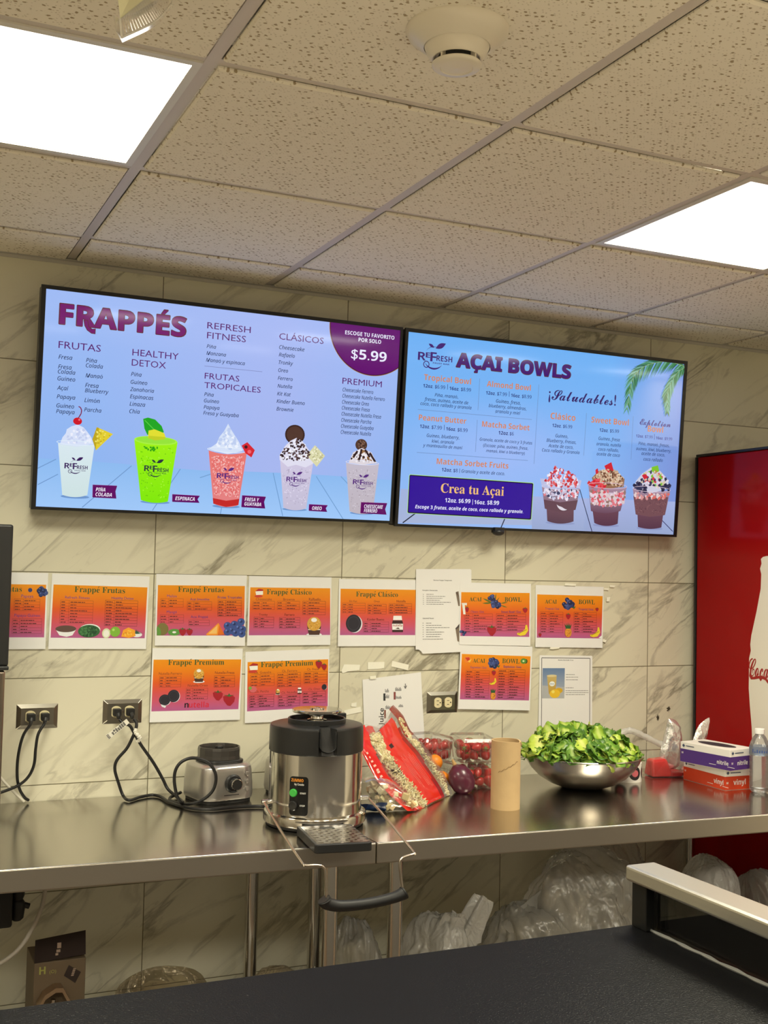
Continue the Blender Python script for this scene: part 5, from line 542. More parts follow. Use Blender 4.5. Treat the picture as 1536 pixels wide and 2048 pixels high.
('recipe',1,[(0.8757,1.5917),(1.0803,1.5957),(1.0853,1.5925),(1.0904,1.3153),(1.0468,1.3158),(0.905,1.3115),(0.8975,1.3206),(0.8902,1.3252),(0.8786,1.3254)],[('T','b','Recetas Frappe Temporada',0.9414,1.5541,0.0692,0.0,0.0,(60,56,50)),('T','b','Pumpkin Cheesecake',0.9009,1.5197,0.056,0.0,0.0,(60,56,50)),('dash',0.915,1.5076,0.0274,0.0016,0.0,(96,90,80),1288),('dash',0.9023,1.5074,0.0035,0.0016,0.0,(96,90,80),0),('dash',0.9152,1.5011,0.0717,0.0016,0.0,(96,90,80),1289),('dash',0.9024,1.5009,0.0035,0.0016,0.0,(96,90,80),1),('dash',0.9153,1.4946,0.0606,0.0016,0.0,(96,90,80),1290),('dash',0.9026,1.4944,0.0035,0.0016,0.0,(96,90,80),2),('dash',0.9155,1.4881,0.0513,0.0016,0.0,(96,90,80),1291),('dash',0.9027,1.488,0.0035,0.0016,0.0,(96,90,80),3),('dash',0.9156,1.4816,0.0921,0.0016,0.0,(96,90,80),1292),('dash',0.9029,1.4815,0.0035,0.0016,0.0,(96,90,80),4),('dash',0.9158,1.4751,0.0642,0.0016,0.0,(96,90,80),1293),('dash',0.903,1.475,0.0035,0.0016,0.0,(96,90,80),5),('T','b','Caramel Pecan',0.9031,1.4267,0.0405,0.0,0.0,(60,56,50)),('dash',0.9154,1.4121,0.0212,0.0016,0.0,(96,90,80),1577),('dash',0.9027,1.4121,0.0035,0.0016,0.0,(96,90,80),0),('dash',0.9156,1.4047,0.0579,0.0016,0.0,(96,90,80),1578),('dash',0.9028,1.4047,0.0035,0.0016,0.0,(96,90,80),1),('dash',0.9157,1.3972,0.0882,0.0016,0.0,(96,90,80),1579),('dash',0.903,1.3972,0.0035,0.0016,0.0,(96,90,80),2),('dash',0.9159,1.3897,0.0329,0.0016,0.0,(96,90,80),1580),('dash',0.9032,1.3898,0.0035,0.0016,0.0,(96,90,80),3),('dash',0.9161,1.3823,0.0679,0.0016,0.0,(96,90,80),1581),('dash',0.9034,1.3823,0.0035,0.0016,0.0,(96,90,80),4),('dash',0.9163,1.3748,0.0568,0.0016,0.0,(96,90,80),1582),('dash',0.9035,1.3749,0.0035,0.0016,0.0,(96,90,80),5),('dash',0.9164,1.3674,0.0513,0.0016,0.0,(96,90,80),1583),('dash',0.9037,1.3675,0.0035,0.0016,0.0,(96,90,80),6),('dash',0.9039,1.3587,0.075,0.0016,0.0,(96,90,80),1707),('P',(120,100,76),[(1.0256,1.5162),(1.0367,1.5203),(1.0434,1.4703),(1.0367,1.4703)]),('P',(84,68,52),[(1.0256,1.5162),(1.0311,1.5189),(1.0383,1.4999)]),('P',(120,100,76),[(1.0264,1.3947),(1.0446,1.4144),(1.0461,1.3486),(1.0348,1.352),(1.0297,1.3783)]),('P',(70,60,52),[(1.0256,1.3947),(1.0428,1.4111),(1.0449,1.4029),(1.0302,1.3914)])]),
('classic bowl',2,[(1.0422,1.55),(1.3227,1.5489),(1.3212,1.3338),(1.0411,1.3408)],[('print',[(1.0469,1.5173),(1.3173,1.5171),(1.3169,1.365),(1.0448,1.3695)]),('T','serif','ACAI',1.0783,1.4868,0.0478,0.0,-0.0007,(40,78,38)),('T','serif','BOWL',1.2169,1.4863,0.0677,0.0,-0.0007,(40,78,38)),('leaf',[(1.1304,1.4969),(1.1733,1.4798)],{'col': (92,98,30),'w': 0.07}),('leaf',[(1.1824,1.5149),(1.1786,1.4837)],{'col': (92,98,30),'w': 0.07}),('leaf',[(1.1963,1.5014),(1.18,1.4817)],{'col': (92,98,30),'w': 0.07}),('leaf',[(1.1285,1.4802),(1.1687,1.4817)],{'col': (92,98,30),'w': 0.07}),('leaf',[(1.2297,1.4848),(1.2003,1.4799)],{'col': (92,98,30),'w': 0.07}),('leaf',[(1.2278,1.4664),(1.2004,1.4741)],{'col': (92,98,30),'w': 0.07}),('E',(34,42,74),1.1652,1.4939,0.0076,0.0066),('E',(86,100,140),1.1633,1.4959,0.0023,0.002),('E',(48,58,98),1.1735,1.4928,0.0077,0.0066),('E',(86,100,140),1.1715,1.4948,0.0023,0.002),('E',(30,34,60),1.1715,1.4919,0.0076,0.0066),('E',(86,100,140),1.1696,1.4939,0.0023,0.002),('E',(62,72,112),1.165,1.5033,0.0076,0.0066),('E',(86,100,140),1.1631,1.5053,0.0023,0.002),('E',(34,42,74),1.1569,1.4975,0.0076,0.0066),('E',(86,100,140),1.155,1.4994,0.0023,0.002),('E',(48,58,98),1.1694,1.496,0.0076,0.0066),('E',(86,100,140),1.1675,1.498,0.0023,0.002),('E',(30,34,60),1.17,1.4965,0.0076,0.0066),('E',(86,100,140),1.168,1.4985,0.0023,0.002),('E',(62,72,112),1.1692,1.5048,0.0076,0.0066),('E',(86,100,140),1.1673,1.5067,0.0023,0.002),('E',(34,42,74),1.1704,1.4776,0.0081,0.007),('E',(86,100,140),1.1683,1.4796,0.0024,0.0021),('E',(48,58,98),1.1728,1.4822,0.0081,0.007),('E',(86,100,140),1.1707,1.4843,0.0024,0.0021),('E',(30,34,60),1.1717,1.477,0.0081,0.007),('E',(86,100,140),1.1696,1.4791,0.0024,0.0021),('E',(62,72,112),1.1844,1.472,0.0081,0.007),('E',(86,100,140),1.1823,1.4741,0.0024,0.0021),('E',(34,42,74),1.1787,1.4785,0.0081,0.007),('E',(86,100,140),1.1766,1.4806,0.0024,0.0021),('E',(48,58,98),1.1957,1.4728,0.0081,0.007),('E',(86,100,140),1.1936,1.4749,0.0024,0.0021),('E',(30,34,60),1.1817,1.4814,0.0081,0.007),('E',(86,100,140),1.1796,1.4835,0.0024,0.0021),('E',(62,72,112),1.1697,1.482,0.0081,0.007),('E',(86,100,140),1.1676,1.4841,0.0024,0.0021),('E',(34,42,74),1.1713,1.4732,0.0081,0.007),('E',(86,100,140),1.1693,1.4753,0.0024,0.0021),('E',(48,58,98),1.184,1.4823,0.0081,0.007),('E',(86,100,140),1.1819,1.4844,0.0024,0.0021),('E',(30,34,60),1.1888,1.4686,0.0081,0.007),('E',(86,100,140),1.1867,1.4707,0.0024,0.0021),('E',(62,72,112),1.1722,1.4705,0.0081,0.007),('E',(86,100,140),1.1701,1.4726,0.0024,0.0021),('E',(34,42,74),1.1839,1.4848,0.0081,0.007),('E',(86,100,140),1.1818,1.4869,0.0024,0.0021),('E',(48,58,98),1.1945,1.4776,0.0081,0.007),('E',(86,100,140),1.1924,1.4797,0.0024,0.0021),('T','g','Clásico 12oz',1.0835,1.4483,0.0514,0.0,-0.0007,(84,56,110)),('table',1.0607,1.4444,0.1087,0.0634,7,0.2857,-0.0007,(70,36,30)),('T','g','Sweet Bowl 12oz',1.2032,1.4479,0.0789,0.0,-0.0007,(84,56,110)),('table',1.1839,1.4447,0.1177,0.0584,6,0.3411,-0.0007,(70,36,30)),('P',(160,26,34),[(1.0616,1.4644),(1.0661,1.4667),(1.0728,1.4667),(1.0766,1.4629),(1.0755,1.4561),(1.0709,1.4494),(1.0671,1.4503),(1.0625,1.458)]),('P',(60,96,40),[(1.0623,1.4671),(1.0676,1.4663),(1.069,1.4698),(1.0708,1.4663),(1.0758,1.4671),(1.0691,1.4638)]),('P',(160,26,34),[(1.2887,1.4632),(1.2948,1.4656),(1.3039,1.4656),(1.3091,1.4617),(1.3076,1.4548),(1.3012,1.4479),(1.2961,1.4488),(1.2899,1.4567)]),('P',(60,96,40),[(1.2897,1.466),(1.2968,1.4652),(1.2988,1.4688),(1.3013,1.4652),(1.308,1.4661),(1.2989,1.4627)]),('P',(160,26,34),[(1.1476,1.3972),(1.1585,1.4015),(1.1751,1.4014),(1.1844,1.3943),(1.1817,1.3817),(1.1702,1.3693),(1.161,1.3711),(1.1497,1.3854)]),('P',(60,96,40),[(1.1493,1.4022),(1.1622,1.4007),(1.1657,1.4072),(1.1703,1.4007),(1.1824,1.4021),(1.166,1.3961)]),('P',(226,190,40),[(1.2669,1.379),(1.2852,1.3809),(1.2988,1.3927),(1.3009,1.4065),(1.3069,1.4065),(1.3119,1.3867),(1.2992,1.3718),(1.2809,1.3691),(1.2679,1.3731)]),('L',(170,130,20),1.2716,1.3758,1.3053,1.3907,0.0023),('E',(34,42,74),1.0537,1.3836,0.0053,0.0046),('E',(86,100,140),1.0524,1.385,0.0016,0.0014),('E',(48,58,98),1.0573,1.3746,0.0053,0.0046),('E',(86,100,140),1.056,1.376,0.0016,0.0014),('E',(30,34,60),1.0522,1.3846,0.0053,0.0046),('E',(86,100,140),1.0509,1.386,0.0016,0.0014),('E',(62,72,112),1.0462,1.3844,0.0052,0.0046),('E',(86,100,140),1.0448,1.3858,0.0016,0.0014),('E',(34,42,74),1.0622,1.381,0.0053,0.0046),('E',(86,100,140),1.0608,1.3824,0.0016,0.0014),('P',(226,214,186),[(1.0477,1.4808),(1.0687,1.481),(1.068,1.4721),(1.0601,1.4744),(1.0638,1.4424),(1.0551,1.4424),(1.0505,1.472)])]),
('tropical bowl',0,[(1.3437,1.5452),(1.6307,1.5422),(1.6257,1.3239),(1.344,1.3297)],[('print',[(1.3499,1.5127),(1.6262,1.5094),(1.6212,1.3577),(1.3495,1.3621)]),('T','serif','ACAI',1.3824,1.4812,0.0487,0.0,-0.012,(40,78,38)),('T','serif','BOWL',1.523,1.4801,0.0697,0.0,-0.012,(40,78,38)),('E',(34,42,74),1.4882,1.4875,0.0091,0.0077),('E',(86,100,140),1.4859,1.4898,0.0027,0.0023),('E',(48,58,98),1.4964,1.4809,0.0091,0.0077),('E',(86,100,140),1.4941,1.4832,0.0027,0.0023),('E',(30,34,60),1.4616,1.4792,0.0091,0.0076),('E',(86,100,140),1.4593,1.4814,0.0027,0.0023),('E',(62,72,112),1.4785,1.4661,0.0091,0.0076),('E',(86,100,140),1.4762,1.4683,0.0027,0.0023),('E',(34,42,74),1.4978,1.4799,0.0092,0.0077),('E',(86,100,140),1.4955,1.4822,0.0027,0.0023),('E',(48,58,98),1.4741,1.4954,0.0091,0.0076),('E',(86,100,140),1.4717,1.4976,0.0027,0.0023),('E',(30,34,60),1.4763,1.4927,0.0091,0.0076),('E',(86,100,140),1.474,1.495,0.0027,0.0023),('E',(62,72,112),1.481,1.4814,0.0091,0.0076),('E',(86,100,140),1.4787,1.4837,0.0027,0.0023),('E',(34,42,74),1.4958,1.4742,0.0091,0.0077),('E',(86,100,140),1.4934,1.4765,0.0027,0.0023),('E',(48,58,98),1.4688,1.4697,0.0091,0.0076),('E',(86,100,140),1.4665,1.4719,0.0027,0.0023),('E',(30,34,60),1.4658,1.4733,0.0091,0.0076),('E',(86,100,140),1.4635,1.4756,0.0027,0.0023),('E',(62,72,112),1.4835,1.4725,0.0091,0.0076),('E',(86,100,140),1.4811,1.4748,0.0027,0.0023),('E',(34,42,74),1.4934,1.4785,0.0091,0.0077),('E',(86,100,140),1.4911,1.4808,0.0027,0.0023),('E',(48,58,98),1.4834,1.4802,0.0091,0.0076),('E',(86,100,140),1.4811,1.4825,0.0027,0.0023),('E',(30,34,60),1.4684,1.4734,0.0091,0.0076),('E',(86,100,140),1.4661,1.4756,0.0027,0.0023),('E',(62,72,112),1.4807,1.489,0.0091,0.0076),('E',(86,100,140),1.4784,1.4913,0.0027,0.0023),('E',(34,42,74),1.4832,1.4708,0.0091,0.0076),('E',(86,100,140),1.4809,1.4731,0.0027,0.0023),('E',(48,58,98),1.4901,1.4752,0.0091,0.0077),('E',(86,100,140),1.4878,1.4775,0.0027,0.0023),('E',(30,34,60),1.487,1.4836,0.0091,0.0077),('E',(86,100,140),1.4847,1.4859,0.0027,0.0023),('E',(62,72,112),1.4757,1.4716,0.0091,0.0076),('E',(86,100,140),1.4734,1.4739,0.0027,0.0023),('P',(60,96,40),[(1.4943,1.4679),(1.5111,1.472),(1.504,1.4619)]),('T','g','Tropical 12oz',1.3828,1.4601,0.0582,0.0,-0.012,(84,56,110)),('table',1.3641,1.4525,0.0931,0.0726,8,0.3807,-0.012,(70,36,30)),('T','g','Tropical 16oz',1.5224,1.4587,0.0633,0.0,-0.012,(84,56,110)),('table',1.5032,1.4518,0.0968,0.0725,8,0.3618,-0.012,(70,36,30)),('P',(160,26,34),[(1.4688,1.4429),(1.4748,1.4455),(1.4839,1.4455),(1.489,1.4412),(1.4875,1.4336),(1.4812,1.426),(1.4762,1.4271),(1.47,1.4357)]),('P',(60,96,40),[(1.4698,1.4459),(1.4768,1.4451),(1.4788,1.449),(1.4813,1.4451),(1.4879,1.446),(1.4789,1.4422)]),('E',(206,130,40),1.479,1.3793,0.0143,0.0166),('S',[(160,86,30),(226,160,60)],[(1.4678,1.3918),(1.4898,1.3917),(1.4902,1.3686),(1.4682,1.3687)],24,0.0022),('P',(44,84,40),[(1.4692,1.3931),(1.4631,1.411),(1.4791,1.3931)]),('P',(44,84,40),[(1.4715,1.3931),(1.4707,1.4129),(1.4814,1.3931)]),('P',(44,84,40),[(1.4738,1.3931),(1.4784,1.4148),(1.4838,1.3931)]),('P',(44,84,40),[(1.4762,1.3931),(1.4862,1.4129),(1.4861,1.3931)]),('P',(44,84,40),[(1.4785,1.3931),(1.4939,1.4109),(1.4884,1.3931)]),('P',(226,190,40),[(1.5715,1.3716),(1.5894,1.3734),(1.6028,1.3845),(1.6048,1.3976),(1.6107,1.3976),(1.6155,1.3789),(1.6031,1.3647),(1.5851,1.3622),(1.5725,1.366)]),('L',(170,130,20),1.576,1.3686,1.6091,1.3827,0.0023),('P',(160,26,34),[(1.3553,1.3757),(1.3592,1.3773),(1.3651,1.3773),(1.3684,1.3746),(1.3674,1.3699),(1.3633,1.3652),(1.36,1.3658),(1.356,1.3713)]),('P',(60,96,40),[(1.3559,1.3776),(1.3605,1.377),(1.3617,1.3795),(1.3634,1.377),(1.3677,1.3775),(1.3618,1.3753)]),('P',(160,26,34),[(1.5944,1.4654),(1.5985,1.467),(1.6047,1.4671),(1.6082,1.4643),(1.6072,1.4595),(1.6028,1.4546),(1.5994,1.4553),(1.5952,1.4608)]),('P',(60,96,40),[(1.5951,1.4673),(1.5999,1.4668),(1.6012,1.4693),(1.6029,1.4668),(1.6075,1.4674),(1.6013,1.465)]),('P',(232,224,206),[(1.6079,1.3598),(1.621,1.3687),(1.6212,1.3577)])]),
('explosion bowl',3,[(1.0476,1.3446),(1.3314,1.3314),(1.3226,1.1116),(1.0401,1.1252)],[('print',[(1.0527,1.3093),(1.3242,1.2979),(1.3187,1.1458),(1.0472,1.1573)]),('T','serif','ACAI',1.095,1.28,0.0479,0.0,-0.0419,(40,78,38)),('T','serif','BOWL',1.2103,1.276,0.0693,0.0,-0.0419,(40,78,38)),('E',(34,42,74),1.1804,1.2853,0.0081,0.007),('E',(86,100,140),1.1784,1.2874,0.0024,0.0021),('E',(48,58,98),1.1809,1.2716,0.0081,0.007),('E',(86,100,140),1.1789,1.2737,0.0024,0.0021),('E',(30,34,60),1.1681,1.2866,0.0081,0.007),('E',(86,100,140),1.1661,1.2887,0.0024,0.0021),('E',(62,72,112),1.1669,1.2675,0.0081,0.007),('E',(86,100,140),1.1648,1.2696,0.0024,0.0021),('E',(34,42,74),1.1745,1.2785,0.0081,0.007),('E',(86,100,140),1.1724,1.2806,0.0024,0.0021),('E',(48,58,98),1.1852,1.2842,0.0081,0.007),('E',(86,100,140),1.1831,1.2863,0.0024,0.0021),('E',(30,34,60),1.1916,1.2766,0.0081,0.007),('E',(86,100,140),1.1895,1.2787,0.0024,0.0021),('E',(62,72,112),1.1893,1.2804,0.0081,0.007),('E',(86,100,140),1.1873,1.2826,0.0024,0.0021),('E',(34,42,74),1.1748,1.2892,0.0081,0.007),('E',(86,100,140),1.1728,1.2913,0.0024,0.0021),('E',(48,58,98),1.1877,1.2695,0.0081,0.007),('E',(86,100,140),1.1856,1.2716,0.0024,0.0021),('E',(30,34,60),1.1699,1.2679,0.0081,0.007),('E',(86,100,140),1.1678,1.27,0.0024,0.0021),('E',(62,72,112),1.1625,1.2763,0.0081,0.007),('E',(86,100,140),1.1604,1.2784,0.0024,0.0021),('E',(34,42,74),1.1776,1.2819,0.0081,0.007),('E',(86,100,140),1.1755,1.2841,0.0024,0.0021),('E',(48,58,98),1.1648,1.2876,0.0081,0.007),('E',(86,100,140),1.1628,1.2897,0.0024,0.0021),('E',(30,34,60),1.1836,1.2672,0.0081,0.007),('E',(86,100,140),1.1815,1.2693,0.0024,0.0021),('E',(62,72,112),1.1757,1.2751,0.0081,0.007),('E',(86,100,140),1.1736,1.2773,0.0024,0.0021),('E',(34,42,74),1.1813,1.2639,0.0081,0.007),('E',(86,100,140),1.1793,1.2661,0.0024,0.0021),('E',(48,58,98),1.1872,1.2832,0.0081,0.007),('E',(86,100,140),1.1851,1.2854,0.0024,0.0021),('P',(60,96,40),[(1.1888,1.2658),(1.2023,1.2695),(1.1979,1.2598)]),('E',(226,120,40),1.075,1.2899,0.0141,0.0107),('P',(190,50,30),[(1.0652,1.2965),(1.0814,1.2974),(1.0847,1.2886),(1.0751,1.2849)]),('P',(232,176,60),[(1.0751,1.2849),(1.0904,1.2923),(1.084,1.2798)]),('E',(58,72,30),1.3046,1.2809,0.0074,0.0079),('E',(86,130,46),1.2954,1.2818,0.012,0.0094),('E',(210,216,150),1.2954,1.2818,0.0041,0.0031),('T','g','Explotion 12oz',1.0866,1.2609,0.0621,0.0,-0.0419,(84,56,110)),('table',1.0692,1.2543,0.0917,0.0919,11,0.3865,-0.0419,(70,36,30)),('T','g','Explotion 16oz',1.216,1.2607,0.0708,0.0,-0.0419,(84,56,110)),('table',1.1949,1.256,0.108,0.099,11,0.3882,-0.0419,(70,36,30)),('P',(160,26,34),[(1.1685,1.2494),(1.1736,1.2515),(1.1813,1.2513),(1.1856,1.2477),(1.1844,1.2415),(1.179,1.2353),(1.1747,1.2363),(1.1695,1.2435)]),('P',(60,96,40),[(1.1693,1.2519),(1.1753,1.2511),(1.1769,1.2543),(1.179,1.251),(1.1847,1.2516),(1.177,1.2487)]),('P',(226,190,40),[(1.1604,1.2092),(1.1715,1.2102),(1.1797,1.2172),(1.1809,1.2256),(1.1845,1.2255),(1.1875,1.2135),(1.1799,1.2045),(1.1688,1.2031),(1.161,1.2056)]),('L',(170,130,20),1.1632,1.2073,1.1836,1.2159,0.0023),('E',(206,130,40),1.1751,1.1656,0.0103,0.0123),('S',[(160,86,30),(226,160,60)],[(1.1671,1.175),(1.1829,1.1746),(1.1832,1.1576),(1.1674,1.158)],24,0.0022),('P',(44,84,40),[(1.1681,1.176),(1.1636,1.1892),(1.1752,1.1758)]),('P',(44,84,40),[(1.1697,1.176),(1.1691,1.1905),(1.1768,1.1758)]),('P',(44,84,40),[(1.1714,1.1759),(1.1746,1.1918),(1.1785,1.1757)]),('P',(44,84,40),[(1.173,1.1759),(1.1802,1.1903),(1.1801,1.1757)]),('P',(44,84,40),[(1.1747,1.1758),(1.1857,1.1887),(1.1818,1.1756)])]),
('lemonade',0,[(1.3646,1.3006),(1.5854,1.2959),(1.5863,0.9973),(1.3607,1.0069)],[('L',(60,58,54),1.3732,1.2918,1.5758,1.2871,0.0023),('L',(60,58,54),1.5758,1.2871,1.5754,1.0098,0.0023),('L',(60,58,54),1.3744,1.0182,1.3732,1.2918,0.0023),('T','b','Receta limonada 12 oz',1.4412,1.2809,0.0635,0.0,-0.0228,(50,48,44)),('G',(96,118,140),(170,168,156),[(1.3771,1.2557),(1.4692,1.2541),(1.4677,1.1484),(1.3757,1.1509)]),('P',(172,166,150),[(1.3768,1.1956),(1.469,1.1875),(1.4677,1.1484),(1.3757,1.1509)]),('G',(196,166,96),(186,140,40),[(1.3949,1.2308),(1.4355,1.228),(1.4304,1.1665),(1.4036,1.1652)]),('E',(214,190,130),1.4152,1.2284,0.0203,0.004),('E',(226,220,200),1.4166,1.2006,0.0113,0.0087),('T','b','Refresh',1.4086,1.1988,0.0165,0.0,-0.0228,(60,60,90)),('E',(206,156,30),1.4445,1.1761,0.0162,0.0096),('E',(226,176,40),1.4281,1.1658,0.0218,0.0151),('E',(240,206,90),1.4209,1.1727,0.0066,0.0056),('dash',1.4735,1.2309,0.0383,0.0016,-0.0228,(96,90,80),1894),('dash',1.4736,1.2217,0.0528,0.0016,-0.0228,(96,90,80),1895),('dash',1.4738,1.2125,0.0504,0.0016,-0.0228,(96,90,80),1896),('dash',1.4728,1.1846,0.0335,0.0016,-0.0228,(96,90,80),2007),('dash',1.473,1.1742,0.0963,0.0016,-0.0228,(96,90,80),2033),('dash',1.4731,1.1674,0.0963,0.0016,-0.0228,(96,90,80),2034),('dash',1.4733,1.1606,0.0808,0.0016,-0.0228,(96,90,80),2035)]),
('premium',0,[(0.0019,1.3382),(0.2837,1.3336),(0.2794,1.1158),(-0.0011,1.1177)],[('print',[(0.006,1.3038),(0.2791,1.3009),(0.2737,1.1483),(0.0035,1.1501)]),('T','serif','Frappé Premium',0.0504,1.2873,0.1746,0.0,-0.0108,(40,78,38)),('T','g','Nutella-Ferrero',0.0231,1.2582,0.0703,0.0,-0.0108,(120,52,30)),('table',0.0255,1.2537,0.0658,0.0325,4,0.2701,-0.0108,(70,36,30)),('T','g','Nutella-Oreo',0.1125,1.2207,0.0617,0.0,-0.0108,(120,52,30)),('table',0.1077,1.216,0.0674,0.0339,4,0.3029,-0.0108,(70,36,30)),('T','g','Nutella-Fresa',0.1964,1.2579,0.0618,0.0,-0.0108,(120,52,30)),('table',0.1946,1.2523,0.0657,0.0347,4,0.2994,-0.0108,(70,36,30)),('E',(226,214,196),0.1466,1.2352,0.0179,0.0039),('P',(74,46,32),[(0.1299,1.2544),(0.1623,1.2538),(0.1588,1.2342),(0.1345,1.2347)]),('P',(214,190,150),[(0.1317,1.2481),(0.1608,1.2475),(0.1604,1.2451),(0.1322,1.2457)]),('E',(204,146,52),0.1459,1.2596,0.0162,0.0157),('S',[(236,196,110),(160,100,30)],[(0.1328,1.2646),(0.1454,1.2738),(0.1587,1.2641),(0.1559,1.25),(0.1364,1.2503)],24,0.002),('E',(240,232,216),0.1456,1.2683,0.0068,0.0047),('E',(210,200,190),0.0449,1.1822,0.0168,0.0158),('E',(38,34,38),0.0428,1.1832,0.0173,0.0163),('E',(58,52,56),0.0428,1.1832,0.0139,0.013),('E',(40,36,40),0.0428,1.1832,0.0125,0.0117),('P',(220,212,200),[(0.0308,1.1706),(0.0479,1.1646),(0.0443,1.1592),(0.0348,1.1631)]),('E',(210,200,190),0.0718,1.1931,0.0177,0.018),('E',(38,34,38),0.0696,1.1943,0.0182,0.0185),('E',(58,52,56),0.0696,1.1943,0.0146,0.0148),('E',(40,36,40),0.0696,1.1943,0.0131,0.0134),('T','b','n',0.1038,1.1581,0.0126,0.0,-0.0108,(30,22,22)),('T','b','utella',0.1171,1.158,0.0621,0.0164,-0.0108,(206,40,54)),('P',(160,26,34),[(0.1911,1.2008),(0.2006,1.2043),(0.215,1.2039),(0.2233,1.1975),(0.221,1.1867),(0.211,1.1762),(0.203,1.178),(0.193,1.1906)]),('P',(60,96,40),[(0.1926,1.2051),(0.2038,1.2036),(0.2068,1.209),(0.2109,1.2034),(0.2214,1.2044),(0.2071,1.1995)]),('P',(160,26,34),[(0.2235,1.1885),(0.235,1.1926),(0.2524,1.1921),(0.2623,1.1844),(0.2596,1.1715),(0.2476,1.1589),(0.2378,1.161),(0.2258,1.1762)]),('P',(60,96,40),[(0.2253,1.1936),(0.2388,1.1917),(0.2425,1.1983),(0.2474,1.1915),(0.2601,1.1927),(0.2429,1.1868)])]),
('premium cheesecake',0,[(0.292,1.324),(0.5727,1.3308),(0.5736,1.1055),(0.2956,1.105)],[('print',[(0.3001,1.2922),(0.5694,1.2974),(0.5704,1.1468),(0.3018,1.1405)]),('T','serif','Frappé Premium',0.3437,1.2759,0.1737,0.0,0.0192,(40,78,38)),('T','g','Ck. Guayaba',0.3225,1.2555,0.0555,0.0,0.0192,(120,52,30)),('T','g','Ck. Ferrero',0.4139,1.2589,0.0504,0.0,0.0192,(120,52,30)),('T','g','Ck. Fresa',0.4976,1.2628,0.04,0.0,0.0192,(120,52,30)),('T','g','Ck. Parcha',0.3262,1.197,0.0453,0.0,0.0192,(120,52,30)),('T','g','Ck. Nutella',0.4133,1.1913,0.0508,0.0,0.0192,(120,52,30)),('T','g','Ck. Oreo',0.5043,1.2002,0.0392,0.0,0.0192,(120,52,30)),('table',0.3105,1.2527,0.0778,0.0359,4,0.401,0.0192,(70,36,30)),('table',0.3983,1.2568,0.0773,0.044,5,0.4385,0.0192,(70,36,30)),('table',0.4873,1.2583,0.0789,0.0363,4,0.4118,0.0192,(70,36,30)),('table',0.3083,1.1902,0.0797,0.0385,5,0.3503,0.0192,(70,36,30)),('table',0.4023,1.1877,0.0723,0.0358,4,0.4171,0.0192,(70,36,30)),('table',0.4848,1.196,0.0767,0.0362,4,0.4011,0.0192,(70,36,30)),('E',(196,60,40),0.3174,1.2629,0.0145,0.0044),('P',(240,226,190),[(0.3053,1.2796),(0.3328,1.2819),(0.3332,1.2681),(0.3086,1.2672)]),('P',(170,40,36),[(0.3053,1.2802),(0.3166,1.2891),(0.3335,1.2861),(0.3331,1.2808)]),('P',(160,26,34),[(0.5259,1.29),(0.5324,1.2932),(0.5423,1.293),(0.5479,1.2874),(0.5464,1.2778),(0.5396,1.2683),(0.5341,1.2698),(0.5272,1.2809)]),('P',(60,96,40),[(0.5269,1.2938),(0.5346,1.2926),(0.5367,1.2975),(0.5394,1.2925),(0.5467,1.2935),(0.5369,1.289)]),('P',(160,26,34),[(0.546,1.2803),(0.5515,1.2828),(0.56,1.2827),(0.5647,1.2782),(0.5635,1.2705),(0.5577,1.2629),(0.553,1.2641),(0.5471,1.273)]),('P',(60,96,40),[(0.5469,1.2833),(0.5534,1.2824),(0.5552,1.2863),(0.5575,1.2823),(0.5637,1.2831),(0.5554,1.2795)]),('E',(206,96,90),0.3194,1.2078,0.0121,0.0099),('E',(120,150,60),0.3097,1.2119,0.0056,0.0053),('E',(226,214,196),0.401,1.1907,0.0077,0.0016),('P',(74,46,32),[(0.3938,1.1987),(0.4078,1.1984),(0.4063,1.1902),(0.3958,1.1905)]),('P',(214,190,150),[(0.3946,1.1961),(0.4071,1.1958),(0.407,1.1948),(0.3949,1.1951)]),('E',(204,146,52),0.4007,1.2009,0.007,0.0066),('S',[(236,196,110),(160,100,30)],[(0.3951,1.203),(0.4006,1.2068),(0.4063,1.2027),(0.405,1.1968),(0.3967,1.197)],24,0.002),('E',(240,232,216),0.4006,1.2045,0.0029,0.002),('P',(58,32,26),[(0.4673,1.2046),(0.4792,1.2043),(0.4805,1.2),(0.4803,1.1907),(0.467,1.1911),(0.4663,1.2004)]),('P',(234,232,228),[(0.468,1.2101),(0.4782,1.2098),(0.4789,1.2047),(0.4676,1.205)]),('P',(232,226,220),[(0.4665,1.2008),(0.4803,1.2004),(0.4803,1.1934),(0.4669,1.1938)]),('T','b','nutella',0.4675,1.1976,0.0119,0.0,0.0192,(150,40,30)),('P',(70,40,26),[(0.4707,1.1948),(0.4742,1.1963),(0.4764,1.1943)]),('E',(210,200,190),0.5578,1.2094,0.0083,0.0088),('E',(38,34,38),0.5568,1.2099,0.0085,0.009),('E',(58,52,56),0.5568,1.2099,0.0068,0.0072),('E',(40,36,40),0.5568,1.2099,0.0061,0.0065)]),
